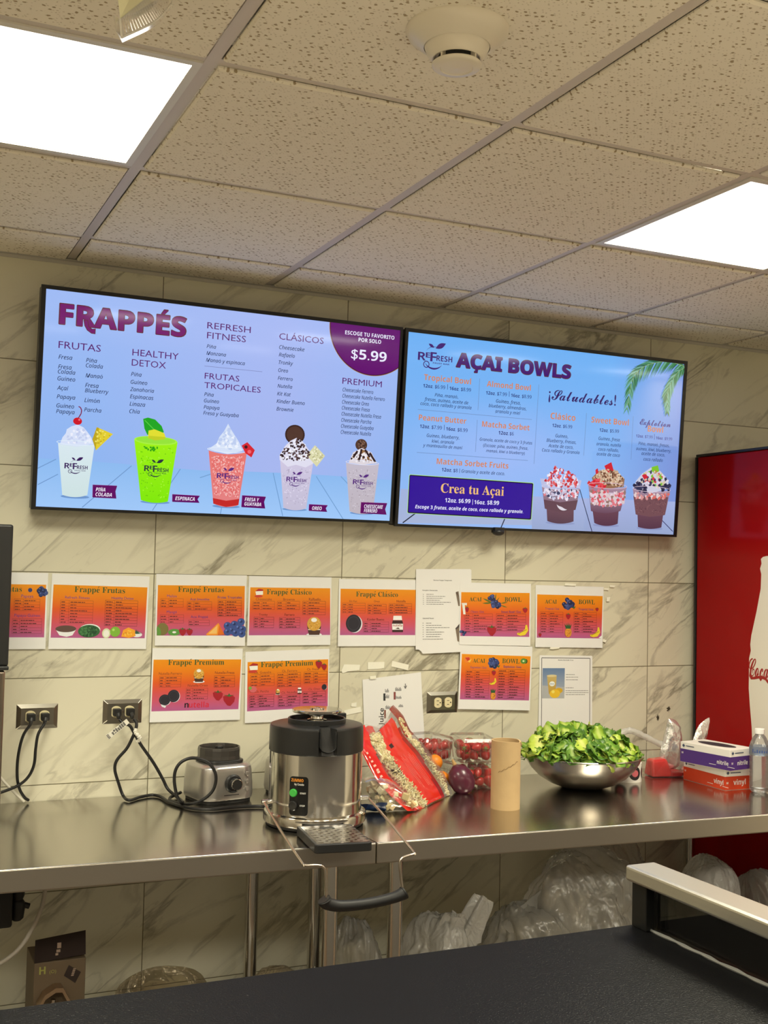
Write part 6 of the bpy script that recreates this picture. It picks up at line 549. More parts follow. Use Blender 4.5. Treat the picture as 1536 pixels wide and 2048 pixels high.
('juice',0,[(0.691,1.2298),(0.9021,1.2502),(0.9195,1.0264),(0.702,1.0262)],[('T','b','Fresh Juice',0.7659,1.0146,0.1214,0,1.5408,(28,28,26)),('L',(40,40,36),0.7698,1.1837,0.7704,1.1599,0.0075),('L',(130,60,50),0.8068,1.1876,0.8074,1.1627,0.0075),('L',(130,80,60),0.7729,1.1298,0.7736,1.1028,0.0067),('L',(130,122,110),0.7733,1.1868,0.773,1.1979,0.0023),('L',(130,122,110),0.7761,1.1868,0.7759,1.1931,0.0023),('L',(130,122,110),0.7789,1.1867,0.7787,1.1962,0.0023),('L',(130,122,110),0.7817,1.1866,0.7814,1.1993,0.0023),('L',(130,122,110),0.7846,1.1865,0.7844,1.1945,0.0023),('L',(130,122,110),0.7745,1.1678,0.7743,1.1741,0.0023),('L',(130,122,110),0.7773,1.1677,0.777,1.1772,0.0023),('L',(130,122,110),0.7801,1.1676,0.7798,1.1803,0.0023),('L',(130,122,110),0.7829,1.1675,0.7827,1.1755,0.0023),('L',(130,122,110),0.7857,1.1675,0.7855,1.1786,0.0023),('L',(130,122,110),0.8099,1.1907,0.8097,1.2002,0.0023),('L',(130,122,110),0.8128,1.1906,0.8125,1.2034,0.0023),('L',(130,122,110),0.8156,1.1905,0.8154,1.1985,0.0023),('L',(130,122,110),0.8184,1.1905,0.8182,1.2016,0.0023),('L',(130,122,110),0.8213,1.1904,0.8211,1.1968,0.0023),('L',(130,122,110),0.8241,1.1903,0.8239,1.1999,0.0023),('L',(130,122,110),0.827,1.1903,0.8267,1.203,0.0023),('L',(130,122,110),0.8298,1.1902,0.8296,1.1982,0.0023),('L',(130,122,110),0.8105,1.1652,0.8104,1.1724,0.0023),('L',(130,122,110),0.8134,1.1651,0.8131,1.1747,0.0023),('L',(130,122,110),0.8162,1.165,0.8161,1.171,0.0023),('L',(130,122,110),0.8191,1.1649,0.8189,1.1733,0.0023),('L',(130,122,110),0.8219,1.1649,0.8218,1.1697,0.0023),('L',(130,122,110),0.8247,1.1648,0.8246,1.172,0.0023),('L',(130,122,110),0.8276,1.1647,0.8274,1.1743,0.0023),('L',(130,122,110),0.8304,1.1646,0.8303,1.1706,0.0023),('L',(130,122,110),0.776,1.1328,0.7758,1.1424,0.0023),('L',(130,122,110),0.7788,1.1327,0.7785,1.1454,0.0023),('L',(130,122,110),0.7816,1.1327,0.7815,1.1406,0.0023),('L',(130,122,110),0.7845,1.1326,0.7842,1.1437,0.0023),('L',(130,122,110),0.7873,1.1325,0.7871,1.1388,0.0023),('L',(130,122,110),0.7901,1.1324,0.7899,1.1419,0.0023),('L',(130,122,110),0.8229,1.1377,0.8228,1.1425,0.0023),('L',(130,122,110),0.8258,1.1376,0.8256,1.1448,0.0023),('L',(130,122,110),0.8286,1.1376,0.8284,1.1471,0.0023),('L',(130,122,110),0.8314,1.1375,0.8313,1.1435,0.0023),('L',(130,122,110),0.8343,1.1374,0.8341,1.1458,0.0023),('L',(130,122,110),0.8372,1.1373,0.837,1.1421,0.0023),('L',(110,104,94),0.8453,1.2138,0.8457,1.1978,0.003),('L',(110,104,94),0.8409,1.2059,0.8457,1.1978,0.003),('L',(110,104,94),0.8501,1.2073,0.8457,1.1978,0.003)]),
]
TAPES=[[(0.6245,1.2803),(0.6811,1.2782),(0.6791,1.2615),(0.6371,1.2569),(0.6202,1.2516),(0.6159,1.2595)],[(0.7086,1.2863),(0.768,1.2864),(0.7671,1.2664),(0.7475,1.2635),(0.7085,1.2626)],[(0.7962,1.2892),(0.8571,1.2755),(0.854,1.2575),(0.7931,1.2707)],[(0.715,1.241),(0.7369,1.2425),(0.7378,1.232),(0.7163,1.2309)],[(0.6284,1.1322),(0.6863,1.1435),(0.6902,1.1261),(0.6339,1.117)],[(0.654,1.1554),(0.6722,1.1571),(0.6715,1.1424),(0.6529,1.1445)],[(1.6307,1.5381),(1.6506,1.5371),(1.6497,1.5309),(1.6298,1.5319)],[(1.6411,1.5055),(1.6575,1.5068),(1.6528,1.4912),(1.6404,1.4903)],[(1.6276,1.3564),(1.6435,1.3515),(1.6387,1.3433),(1.6268,1.3463)],[(1.4063,1.3291),(1.4442,1.3276),(1.4419,1.3236),(1.4159,1.3211),(1.4027,1.322)],[(1.464,1.5541),(1.5098,1.5515),(1.5075,1.5442),(1.4618,1.5452)],[(1.6544,1.5495),(1.6793,1.5481),(1.6744,1.5415),(1.6555,1.5421)]]
BAGPTS={'L':[(0.5343,-0.3336,1.1171),(0.5165,-0.3954,1.0724),(0.5271,-0.4302,1.0324),(0.5412,-0.4596,0.9947),(0.5765,-0.476,0.9538),(0.627,-0.4834,0.9102)],'R':[(0.748,-0.12,1.1607),(0.7769,-0.1307,1.1296),(0.783,-0.1709,1.0878),(0.8357,-0.1909,1.0309),(0.8664,-0.2328,0.9696),(0.8766,-0.2682,0.9292),(0.8709,-0.2961,0.9073)],'T':[(0.5343,-0.3336,1.1171),(0.5865,-0.2835,1.1258),(0.6334,-0.2602,1.1134),(0.6842,-0.2031,1.1296),(0.748,-0.12,1.1607)],'B':[(0.627,-0.4834,0.9102),(0.6554,-0.4743,0.9065),(0.7019,-0.4385,0.9065),(0.7754,-0.3712,0.9068),(0.8709,-0.2961,0.9073)]}
# ------------------------------------------------------------------ menu screens
items = [(o[1], o[2]) for o in LEFT + RIGHT if o[0] == 'T' and o[1] != 'heavy'] + [(o[1], o[2]) for p in POSTERS for o in p[3] if o[0] == 'T']
items += [('b', 'ZUMMO'), ('b', 'by~Ceado'), ('b', 'START'), ('b', 'STOP'), ('b', 'nitrile'), ('b', 'vinyl'), ('b', 'M'), ('script', 'Coca-Cola'), ('b', 'FLEX'), ('g', '(O)'), ('b', 'H')]
prepare_glyphs(items)
SCREEN = attr_mat('menu_display', .055, emission=True, spec=.55)
BEZ = mat('screen_bezel', (.012, .012, .012), .35)
TILT = rad(4.7)
def scr_M(): return Matrix.Translation((0, -.07, 1.737)) @ Matrix.Rotation(TILT, 4, 'X') @ Matrix.Rotation(pi / 2, 4, 'X')
SM = scr_M()                       # (u, v, w) -> world: u right, v up the tilted face, w towards the room
def bg(fn, x0, y0, x1, y1, sh, n=14):
    for i in range(n):
        for j in range(n):
            q = [(x0 + (x1 - x0) * (i + a) / n, y0 + (y1 - y0) * (j + b) / n) for a, b in ((0, 0), (1, 0), (1, 1), (0, 1))]
            sh.m.add([(p[0], p[1], 0) for p in q], [(0, 1, 2, 3)], 0, [fn((p[0] - x0) / (x1 - x0), (p[1] - y0) / (y1 - y0)) for p in q])
def mixc(a, b, t): t = max(0, min(1, t)); return tuple(a[k] + (b[k] - a[k]) * t for k in range(3))
def bgL(u, v):
    a = mixc((138, 180, 240), (158, 186, 244), v); b = mixc((168, 182, 238), (168, 186, 244), v)
    return lin(mixc(a, b, 1 - abs(u - .62) / .5))
def bgR(u, v):
    a = mixc((150, 186, 244), (108, 176, 244), v); b = mixc((128, 150, 214), (120, 150, 222), v)
    c = mixc(a, b, max(0, (u - .72) / .28)); d = (168, 188, 248)
    return lin(mixc(c, d, .75 * max(0, 1 - hypot((u - .35) / .38, (v - .42) / .3))))
def screen(name, label, outer, inner, ops, bgf):
    x0, y0, x1, y1 = outer; a0, b0, a1, b1 = inner
    t = thing(name, label, 'screen', tuple(SM @ Vector(((x0 + x1) / 2, 0, -.05))), 'menu screens on the tiled wall')
    h = MB().box(x0 + .002, y0 + .002, -.05, x1 - .002, y1 - .002, -.004, M=SM)
    h.box(x0 + .28, y0 + .12, -.068, x1 - .28, y1 - .12, -.05, M=SM)
    h.build('housing', BLACK_PL, t, bevel=.002)
    f = MB()
    for q in ((x0, y0, x1, b0), (x0, b1, x1, y1), (x0, b0, a0, b1), (a1, b0, x1, b1)): f.box(q[0], q[1], -.006, q[2], q[3], .0035, M=SM)
    f.build('bezel', BEZ, t)
    sh = Sheet(lin, .000012)
    bg(bgf, a0, b0, a1, b1, sh); sh.run(ops, (a0, b0, a1, b1))
    o = MB(); o.v = [tuple(SM @ Vector(p)) for p in sh.m.v]; o.f = sh.m.f; o.mi = sh.m.mi; o.col = sh.m.col; o.has = True
    o.build('display', SCREEN, t, label='lit menu display')
    for xx in (x0 + .36, x1 - .36): MB().add([(xx + a, y, z) for a in (-.02, .02) for y, z in ((-.0005, 1.80), (-.021, 1.80), (-.062, 2.30), (-.0005, 2.30))], [(0, 1, 2, 3), (4, 7, 6, 5), (0, 4, 5, 1), (1, 5, 6, 2), (2, 6, 7, 3), (3, 7, 4, 0)]).build('wall_bracket', BLACK_PL, t)
    return t
screen('menu_screen', 'lit menu screen headed FRAPPÉS with five drinks, left of the pair', (-.3735, 0, .7515, .6325), (-.3605, .0085, .7425, .6215), LEFT, bgL)
t = screen('menu_screen', 'lit menu screen headed AÇAI BOWLS with palm leaves, right of the pair', (.7605, -.008, 1.898, .6325), (.7715, .0005, 1.8845, .6205), RIGHT, bgR)
MB().sphere((1.146, -.075, 1.722), (.022, .018, .012)).box(1.128, -.085, 1.72, 1.164, -.06, 1.738).build('sensor_pod', BLACK_PL, t, smooth=True)
# ------------------------------------------------------------------ papers taped to the wall
PRINT = attr_mat('printed_paper', .5, bump=.04, bscale=25)
PAPER = alb((226, 214, 190))
PL = {'papaya': ('printed orange recipe sheet ending in "tas" with blueberries, cut by the black machine at left', 'recipe sheet'),
      'fitness': ('orange Frappé Frutas recipe sheet with chia bowl, spinach, green apple and mango', 'recipe sheet'),
      'tropical': ('orange Frappé Frutas recipe sheet with kiwi, strawberry, orange wedge and blueberries', 'recipe sheet'),
      'cheesecake': ('orange Frappé Clásico recipe sheet with a cheesecake slice and a gold-wrapped chocolate', 'recipe sheet'),
      'kit': ('orange Frappé Clásico recipe sheet with a black sandwich cookie and a spread jar', 'recipe sheet'),
      'recipe': ('tall white recipe sheet with small black text and a torn lower corner', 'recipe sheet'),
      'classic bowl': ('orange ACAI BOWL recipe sheet with a big strawberry, overlapping the torn white sheet', 'recipe sheet'),
      'tropical bowl': ('orange ACAI BOWL recipe sheet with a pineapple, furthest right on the wall', 'recipe sheet'),
      'explosion bowl': ('orange ACAI BOWL recipe sheet with mango and kiwi, beside the empty outlet', 'recipe sheet'),
      'lemonade': ('white recipe sheet with a thin border and a photo of lemonade, behind the lettuce bowl', 'recipe sheet'),
      'premium': ('orange Frappé Premium recipe sheet with two strawberries and black cookies, left one of its row', 'recipe sheet'),
      'premium cheesecake': ('tilted orange Frappé Premium recipe sheet above the steel juicer', 'recipe sheet'),
      'juice': ('crooked white sheet with sideways Juice heading behind the red food bag', 'recipe sheet')}
for nm, layer, quad, ops in POSTERS:
    w0 = .0012 + .0014 * layer; cx = sum(p[0] for p in quad) / len(quad); zb = min(p[1] for p in quad)
    sh = Sheet(alb, .000006)
    n = len(quad); e = .0005
    sh.m.add([(p[0], p[1], -e) for p in quad] + [(p[0], p[1], 0) for p in quad], [tuple(range(n))[::-1], tuple(range(n, 2 * n))] + [(i, (i + 1) % n, n + (i + 1) % n, n + i) for i in range(n)], 0, PAPER)
    sh.run(ops)
    o = MB(); o.f = sh.m.f; o.mi = sh.m.mi; o.col = sh.m.col; o.has = True
    zt = max(p[1] for p in quad)
    o.v = [(u, -(w0 + w) - .004 * (zt - v) / (zt - zb), v) for u, v, w in sh.m.v]
    tag(o.build('recipe_sheet', PRINT, origin=(cx, -.002, zb)), *PL[nm], group='recipe sheets taped to the wall')
TAPE = mat('masking_tape', alb((232, 218, 182)), .6, bump=.2, bscale=90)
TL = ['torn masking tape strip left of the pair in the row under the Clásico sheet', 'square masking tape strip in the middle of the row above the crooked Juice sheet', 'slanted masking tape strip, right end of the row above the crooked Juice sheet', 'small masking tape square on the top corner of the crooked Juice sheet', 'masking tape strip just above the black juicer lid knob', 'small curled tape square above the juicer, over another tape strip', 'white tape tab sticking out at the upper right of the pineapple sheet', 'small upright white tape tab beside the pineapple sheet', 'white tape tab at the lower right corner of the pineapple sheet', 'torn white tape under the bottom edge of the pineapple sheet', 'pale tape on the top edge of the pineapple sheet', 'loose pale tape bit on the tile right of the pineapple sheet']
for q, lb in zip(TAPES, TL):
    cx = sum(p[0] for p in q) / len(q); cz = min(p[1] for p in q); n = len(q); y = -.0052 if 'Juice sheet' in lb and 'corner' in lb else -.0045 if 'pineapple' in lb else -.0012
    m = MB().add([(p[0], y, p[1]) for p in q] + [(p[0], y - .0006, p[1]) for p in q], [tuple(range(n)), tuple(range(n, 2 * n))[::-1]] + [(i, n + i, n + (i + 1) % n, (i + 1) % n) for i in range(n)])
    tag(m.build('tape_strip', TAPE, origin=(cx, -.001, cz)), lb, 'tape', 'tape strips stuck on the tiles')
# black smudges on the tile by the cooler
rr = random.Random(4); STN = mat('dried_stain', (.06, .05, .03), .7)
for cx, cz, s, lb in ((1.880, 1.066, .014, 'dark dried smudge on the tile above the silver bag, left one of two'), (1.927, 1.097, .015, 'dark dried smudge on the tile near the cooler, right and higher one of two')):
    n = 26; pts = [(cx + s * rr.uniform(.25, 1) * cos(2 * pi * k / n) * .7, cz + s * rr.uniform(.3, 1) * sin(2 * pi * k / n)) for k in range(n)]
    tag(MB().add([(p[0], -.0005, p[1]) for p in pts], [tuple(range(n))]).build('stain', STN, origin=(cx, -.0004, cz - s)), lb, 'stain')
# ------------------------------------------------------------------ wall outlets
PLATE = mat('outlet_plate', (.36, .34, .29), .28, 1.)
def outlet(x, z, label):
    t = thing('wall_outlet', label, 'outlet', (x, 0, z), 'duplex outlets along the counter')
    w, h = .0575, .0352
    v = [(x + a * w, 0, z + b * h) for a, b in ((-1, -1), (1, -1), (1, 1), (-1, 1))] + [(x + a * (w - .012), -.0068, z + b * (h - .011)) for a, b in ((-1, -1), (1, -1), (1, 1), (-1, 1))]
    MB().add(v, [(4, 5, 6, 7), (0, 1, 5, 4), (1, 2, 6, 5), (2, 3, 7, 6), (3, 0, 4, 7)]).build('cover_plate', PLATE, t, bevel=.0012)
    for sx in (-.0195, .0195):
        pts = [(x + sx + max(-.0135, min(.0135, .0172 * cos(2 * pi * k / 40))), z + .0172 * sin(2 * pi * k / 40)) for k in range(40)]
        f = MB().add([(p[0], -.0066, p[1]) for p in pts] + [(p[0], -.0092, p[1]) for p in pts], [tuple(range(40)), tuple(range(40, 80))] + [(k, (k + 1) % 40, 40 + (k + 1) % 40, 40 + k) for k in range(40)]).build('receptacle', IVORY, t)
        s = MB()
        for dz, hh in ((.0064, .0045), (-.0064, .0036)): s.box(x + sx - .001 - hh, -.0094, z + dz - .0009, x + sx - .001 + hh, -.009, z + dz + .0009)
        s.cyl((x + sx + .0082, -.0094, z), (x + sx + .0082, -.009, z), .0023, 12)
        s.build('slot', BLACK_PL, f)
    MB().cyl((x, -.0066, z), (x, -.0085, z), .0028, 14).build('screw', POL, t, smooth=True)
    return t
outlet(-.3255, 1.1465, 'wall outlet at far left with two black plugs in it')
outlet(-.082, 1.1525, 'wall outlet with a white warning tag hanging from one plug')
outlet(.984, 1.1485, 'wall outlet with both ivory sockets empty, right of the Juice sheet')
# ------------------------------------------------------------------ cords
CORD = mat('cord_rubber', (.010, .010, .010), .4)
def plug(m_name, x, z, parent, dirx=0):
    MB().prism(rrect(-.0115, -.0105, .0115, .0115, .004), 0, .022, M=T3((x, -.0095, z), 0, pi / 2)).tube([(x, -.03, z - .002), (x + dirx * .004, -.036, z - .010), (x + dirx * .006, -.036, z - .018)], [.008, .0065, .004], 12).build('plug', BLACK_PL, parent, bevel=.002)
def cord(label, pts, r, plugs=(), n=10):
    t = thing('power_cord', label, 'cord', pts[0], 'black power cords behind the counter')
    MB().tube(spline(pts, n), r, 10).build('cable', CORD, t, smooth=True)
    for p in plugs: plug('plug', p[0], p[1], t, p[2])
    return t
cord('black cord from the left plug of the far-left outlet, dropping behind the counter', [(-.347, -.036, 1.130), (-.367, -.036, 1.097), (-.378, -.036, 1.043), (-.379, -.036, .989), (-.371, -.032, .950), (-.356, -.026, .924), (-.343, -.016, .9125)], .0042, [(-.345, 1.1465, -.5)])
cord('black cord from the right plug of the far-left outlet, curving away to the left', [(-.310, -.040, 1.130), (-.327, -.046, 1.102), (-.333, -.05, 1.063), (-.336, -.05, 1.018), (-.350, -.05, .985), (-.377, -.05, .962), (-.424, -.05, .945), (-.47, -.05, .935)], .0042, [(-.306, 1.1465, -.5)])
c1 = cord('black cord with a white tag, coiled in a ring beside the silver blender base', [(-.098, -.04, 1.134), (-.088, -.048, 1.124), (-.070, -.05, 1.117), (-.057, -.05, 1.097), (-.035, -.05, 1.060), (.003, -.05, 1.007), (.031, -.055, .959), (.045, -.065, .930), (.062, -.10, .9135), (.062, -.17, .912),
    (.040, -.235, .925), (.026, -.245, .945), (.017, -.246, .985), (.020, -.246, 1.018), (.038, -.246, 1.040), (.071, -.248, 1.048), (.112, -.252, 1.033), (.133, -.256, .998), (.127, -.256, .958), (.100, -.25, .931), (.070, -.235, .918), (.05, -.20, .9125), (.035, -.15, .9115), (.045, -.10, .9115), (.085, -.062, .9165)], .0046, [(-.1015, 1.1525, .3)], 9)
tg = MB().box(-.0005, -.0075, -.0742, .0005, .0075, 0, M=T3((-.077, -.058, 1.132), 0, 0, rad(52)) @ Matrix.Rotation(rad(90), 4, 'Z'))
tg.build('warning_tag', mat('tag_white', (.82, .80, .70), .5), c1, label='white printed warning tag')
tp = MB(); rr = random.Random(9)
for k in range(4):
    for q in range(7):
        if rr.random() < .85: tp.box(-.0005 + .0031 * k - .0055, -.0012, -.016 - q * .0068, .0016 + .0031 * k - .0055, -.0006, -.011 - q * .0068, M=T3((-.077, -.0582, 1.132), 0, 0, rad(52)))
for k in range(4): tp.box(-.0062 + k * .0036, -.0012, -.073, -.0044 + k * .0036, -.0006, -.066, M=T3((-.077, -.0582, 1.132), 0, 0, rad(52)))
tp.build('tag_print', mat('tag_ink', (.05, .05, .05), .6), c1)
c2 = cord('black cord from the right plug beside the tag, lying on the counter towards the juicer', [(-.056, -.04, 1.134), (-.049, -.045, 1.122), (-.052, -.05, 1.105), (-.062, -.052, 1.080), (-.077, -.052, 1.051), (-.104, -.052, 1.019), (-.109, -.052, .992), (-.098, -.052, .955), (-.084, -.06, .917), (-.074, -.096, .9105),
    (-.035, -.062, .9105), (.003, -.045, .9105), (.022, -.075, .9105), (.028, -.165, .9105), (.060, -.250, .9105), (.112, -.290, .9105), (.191, -.283, .9105), (.262, -.300, .9105), (.268, -.36, .912)], .0046, [(-.0625, 1.1525, .5)], 9)
MB().tube(spline([(-.052, -.052, 1.108), (-.054, -.056, 1.098), (-.046, -.060, 1.088), (-.040, -.056, 1.078), (-.046, -.05, 1.07)], 5), [.004 + .003 * sin(k * 1.3) ** 2 for k in range(21)], 8).build('curled_tag', mat('tag_white'), c2)
tag(MB().tube(spline([(-.50, -.035, 1.08), (-.424, -.035, .985), (-.395, -.035, .951), (-.357, -.03, .912)], 8), .0038, 10).build('drain_tube', mat('white_tube', (.75, .72, .62), .35), smooth=True, origin=(-.357, -.03, .91)), 'thin white plastic tube slanting down to the counter at far left', 'tube')
# ------------------------------------------------------------------ stainless work tables
ZT = .905
TOPM = mat('counter_steel', (.50, .475, .43), .19, 1., bump=.03, bscale=14, bdist=.003)
APR = mat('apron_steel', (.42, .385, .33), .38, 1.)
def tf(x): return -.7505 - .0538 * x            # front edge line of the tables
def table(x0, x1, label, legs):
    t = thing('work_table', label, 'table', ((x0 + x1) / 2, -.4, 0), 'stainless work tables along the wall')
    b = lambda x: min(-.0025, tf(x) + .752)
    P = [(x0, tf(x0)), (x1, tf(x1))] + [(x1 - (x1 - x0) * k / 12, b(x1 - (x1 - x0) * k / 12)) for k in range(13)]
    top = MB().prism(P, ZT - .004, ZT)
    q = .0035
    top.build('tabletop', TOPM, t, bevel=.0012)
    apr = MB().add([(x0, tf(x0) - .0008, ZT - .001), (x1, tf(x1) - .0008, ZT - .001), (x1, tf(x1) - .0008, ZT - .052), (x0, tf(x0) - .0008, ZT - .052), (x0, tf(x0) + .014, ZT - .056), (x1, tf(x1) + .014, ZT - .056), (x0, tf(x0) + .014, ZT - .0045), (x1, tf(x1) + .014, ZT - .0045)],
            [(0, 3, 2, 1), (3, 4, 5, 2), (0, 1, 7, 6), (4, 6, 7, 5), (0, 6, 4, 3), (1, 2, 5, 7)])
    apr.build('apron', APR, t, bevel=.003, bseg=3)
    for k in (.18, .5, .82): MB().box(x0 + (x1 - x0) * k - .04, tf(x0) + .10, ZT - .045, x0 + (x1 - x0) * k + .04, -.12, ZT - .0045).build('brace', STEEL, t)
    for lx, ly in legs:
        MB().tube([(lx, ly, .03), (lx, ly, ZT - .045)], .0195, 28).build('leg', POL, t, smooth=True)
        MB().lathe([(.020, 0), (.021, .012), (.014, .03)], (lx, ly, 0), 20).build('foot', BLACK_PL, t, smooth=True)
    MB().prism([(x0 + .03, tf(x0) + .05), (x1 - .03, tf(x1) + .05), (x1 - .03, b(x1) - .03), (x0 + .03, b(x0) - .06)], .26, .30).build('undershelf', mat('galvanised', (.20, .18, .15), .5, .6), t, bevel=.004)
    return t
table(-1.35, .3995, 'left stainless work table carrying the blender base and the juicer', [(.308, -.70), (.307, -.085), (-1.28, -.62), (-1.28, -.07)])
table(.4025, 2.005, 'right stainless work table carrying the lettuce bowl and glove boxes', [(.490, -.70), (.504, -.10), (1.93, -.78), (1.905, -.15)])
# ------------------------------------------------------------------ red drinks cooler at the right
RED = mat('cooler_red', (.31, .004, .005), .12, coat=0., spec=.16)
t = thing('drinks_cooler', 'tall glossy red drinks cooler with a white bottle picture on its side', 'cooler', (2.38, -.42, 0))
MB().box(2.0145, -.80, .06, 2.74, -.045, 2.030).build('cabinet', RED, t, bevel=.004)
MB().box(2.010, -.81, 2.0305, 2.745, -.04, 2.040).build('top_rim', BLACK_PL, t, bevel=.002)
MB().box(2.0105, -.0445, .06, 2.019, -.036, 2.0300).build('edge_strip', BLACK_PL, t)
MB().box(2.03, -.845, .16, 2.725, -.802, 1.99).build('door', mat('dark_glass', (.02, .01, .01), .06, coat=1.), t, bevel=.004)
MB().box(2.03, -.84, .0, 2.725, -.06, .0595).build('plinth', BLACK_PL, t)
prof = [(1.663, .015), (1.660, .033), (1.653, .043), (1.637, .040), (1.619, .047), (1.601, .041), (1.551, .043), (1.473, .062), (1.388, .087), (1.356, .092), (1.335, .089), (1.308, .097), (1.204, .098), (1.147, .092), (1.070, .082), (.998, .078), (.93, .084), (.88, .092), (.82, .092), (.79, .08)]
AX = -.420; m = MB(); n = len(prof)
WHT = mat('cooler_white', (.80, .76, .66), .3, coat=.4)
v = [(2.0139, AX + w, z) for z, w in prof] + [(2.0139, AX - w, z) for z, w in prof]
m.add(v, [(k, k + 1, n + k + 1, n + k) for k in range(n - 1)]); m.build('bottle_picture', WHT, t, label='white bottle picture')
m = MB(); tv_, tf_, tw = text_shape('script', 'Coca-Cola'); s = .215 / tw
m.add([(2.0134, -.322 - a * s, 1.248 + b * s * 1.95 - .22 * 0) for a, b in tv_], tf_)
sw = [(-.327, 1.262), (-.324, 1.247), (-.333, 1.236), (-.350, 1.238), (-.372, 1.243), (-.380, 1.234), (-.388, 1.243), (-.402, 1.240), (-.418, 1.226), (-.43, 1.215), (-.42, 1.236), (-.405, 1.250), (-.385, 1.254), (-.36, 1.250), (-.342, 1.2455), (-.334, 1.252), (-.332, 1.272)]
m.add([(2.0133, a, b) for a, b in sw], [tuple(range(len(sw)))])
m.build('bottle_lettering', mat('lettering_red', (.35, .01, .01), .3), t, label='red script lettering')
# ------------------------------------------------------------------ black and steel machine at the left edge
t = thing('countertop_machine', 'tall black and steel machine at far left, cut off by the picture edge', 'machine', (-.63, -.24, ZT))
MB().box(-.80, -.352, 1.322, -.4505, -.06, 1.684).build('hopper', BLACK_PL, t, bevel=.006, bseg=3)
MB().box(-.80, -.357, 1.312, -.4495, -.06, 1.3225).build('rim', BLACK_PL, t, bevel=.003)
MB().box(-.79, -.350, .93, -.4565, -.07, 1.3115).build('column', mat('bronze_steel', (.50, .44, .38), .25, 1.), t, bevel=.008, bseg=3)
MB().box(-.80, -.365, ZT, -.468, -.06, .9295).build('base', BLACK_PL, t, bevel=.004)
# ------------------------------------------------------------------ blender bases
SILV = mat('silver_plastic', (.52, .50, .47), .30, .85)
def blender_base(label):
    t = thing('blender_base', label, 'blender base', (0, 0, 0), 'silver blender motor bases')
    w, d = .174, .170
    def ring(sx, sy, r, z): return [(x, y, z) for x, y in rrect(-w / 2 * sx, -d / 2 * sy, w / 2 * sx, d / 2 * sy, r, 8)]
    R = [ring(.97, .97, .042, .010), ring(1.0, 1.0, .045, .020), ring(.99, .99, .045, .055), ring(.965, .965, .045, .088), ring(.945, .945, .045, .0985), ring(.92, .92, .043, .1035), ring(.80, .84, .04, .109), ring(.77, .81, .038, .1095)]
    m = MB(); n = len(R[0])
    for q in R: m.v += q
    for i in range(len(R) - 1): m.f += [(i * n + k, i * n + (k + 1) % n, (i + 1) * n + (k + 1) % n, (i + 1) * n + k) for k in range(n)]
    m.f += [tuple(range(n))[::-1], tuple(range((len(R) - 1) * n, len(R) * n))]; m.mi = [0] * len(m.f); m.col = [None] * len(m.f)
    m.build('body', SILV, t, smooth=True, angle=50)
    MB().prism(rrect(-w / 2 + .006, -d / 2 + .006, w / 2 - .006, d / 2 - .006, .04), .0, .0098).build('foot_pad', BLACK_RB, t, bevel=.002)
    MB().prism(rrect(-.056, -.062, .060, .062, .03), .110, .119).build('deck', BLACK_PL, t, bevel=.003)
    c = MB(); k8 = 16
    def oc(r, z): return [(r * cos(2 * pi * k / k8), r * sin(2 * pi * k / k8), z) for k in range(k8)]
    for q in (oc(.063, .1195), oc(.062, .130), oc(.0625, .146), oc(.061, .1535), oc(.058, .1535), oc(.0565, .146), oc(.055, .1235)): c.v += q
    for i in range(6): c.f += [(i * k8 + k, i * k8 + (k + 1) % k8, (i + 1) * k8 + (k + 1) % k8, (i + 1) * k8 + k) for k in range(k8)]
    c.f.append(tuple(range(6 * k8, 7 * k8))); c.mi = [0] * len(c.f); c.col = [None] * len(c.f)
    c.build('jar_collar', mat('smoked_plastic', (.05, .045, .04), .25), t)
    MB().lathe([(.012, .124), (.012, .150), (.009, .154), (0, .154)], (0, 0, 0), 16).build('drive_coupling', BLACK_RB, t, smooth=True)
    FM = T3((.004, -d / 2 - .0005, .057), 0, pi / 2)
    MB().lathe([(.0262, 0), (.0262, .0035), (.0235, .006), (.0205, .0075)], (0, 0, 0), 48, M=FM).build('dial_plate', BLACK_PL, t, smooth=True)
    kn = MB().lathe([(.0175, .006), (.0165, .022), (.0150, .0245), (0, .0245)], (0, 0, 0), 40, M=FM).build('dial', BLACK_PL, t, smooth=True)
    MB().lathe([(.0168, .0215), (.0168, .0252), (.0150, .0256), (.0150, .0215)], (0, 0, 0), 48, M=FM, cap=False).build('dial_ring', POL, kn, smooth=True)
    for k in range(3): MB().lathe([(.0062, -.0005), (.0062, .0018), (.005, .0024), (0, .0024)], (0, 0, 0), 20, M=T3((.0505, -d / 2 - .0005 + .0006, .082 - k * .0215), 0, pi / 2)).build('button', SILV, t, smooth=True)
    MB().box(-.024, -d / 2 - .0008, .0235, .024, -d / 2 + .004, .0255).build('slot_line', BLACK_PL, t)
    return t
b1 = blender_base('silver blender motor base with a big black dial, left of the juicer')
b1.location = (.180, -.124, ZT); b1.rotation_euler = (0, 0, rad(11))
b2 = copy_tree(b1); b2['label'] = 'second silver blender base, half hidden behind the juicer'
b2.location = (.430, -.118, ZT); b2.rotation_euler = (0, 0, rad(8))
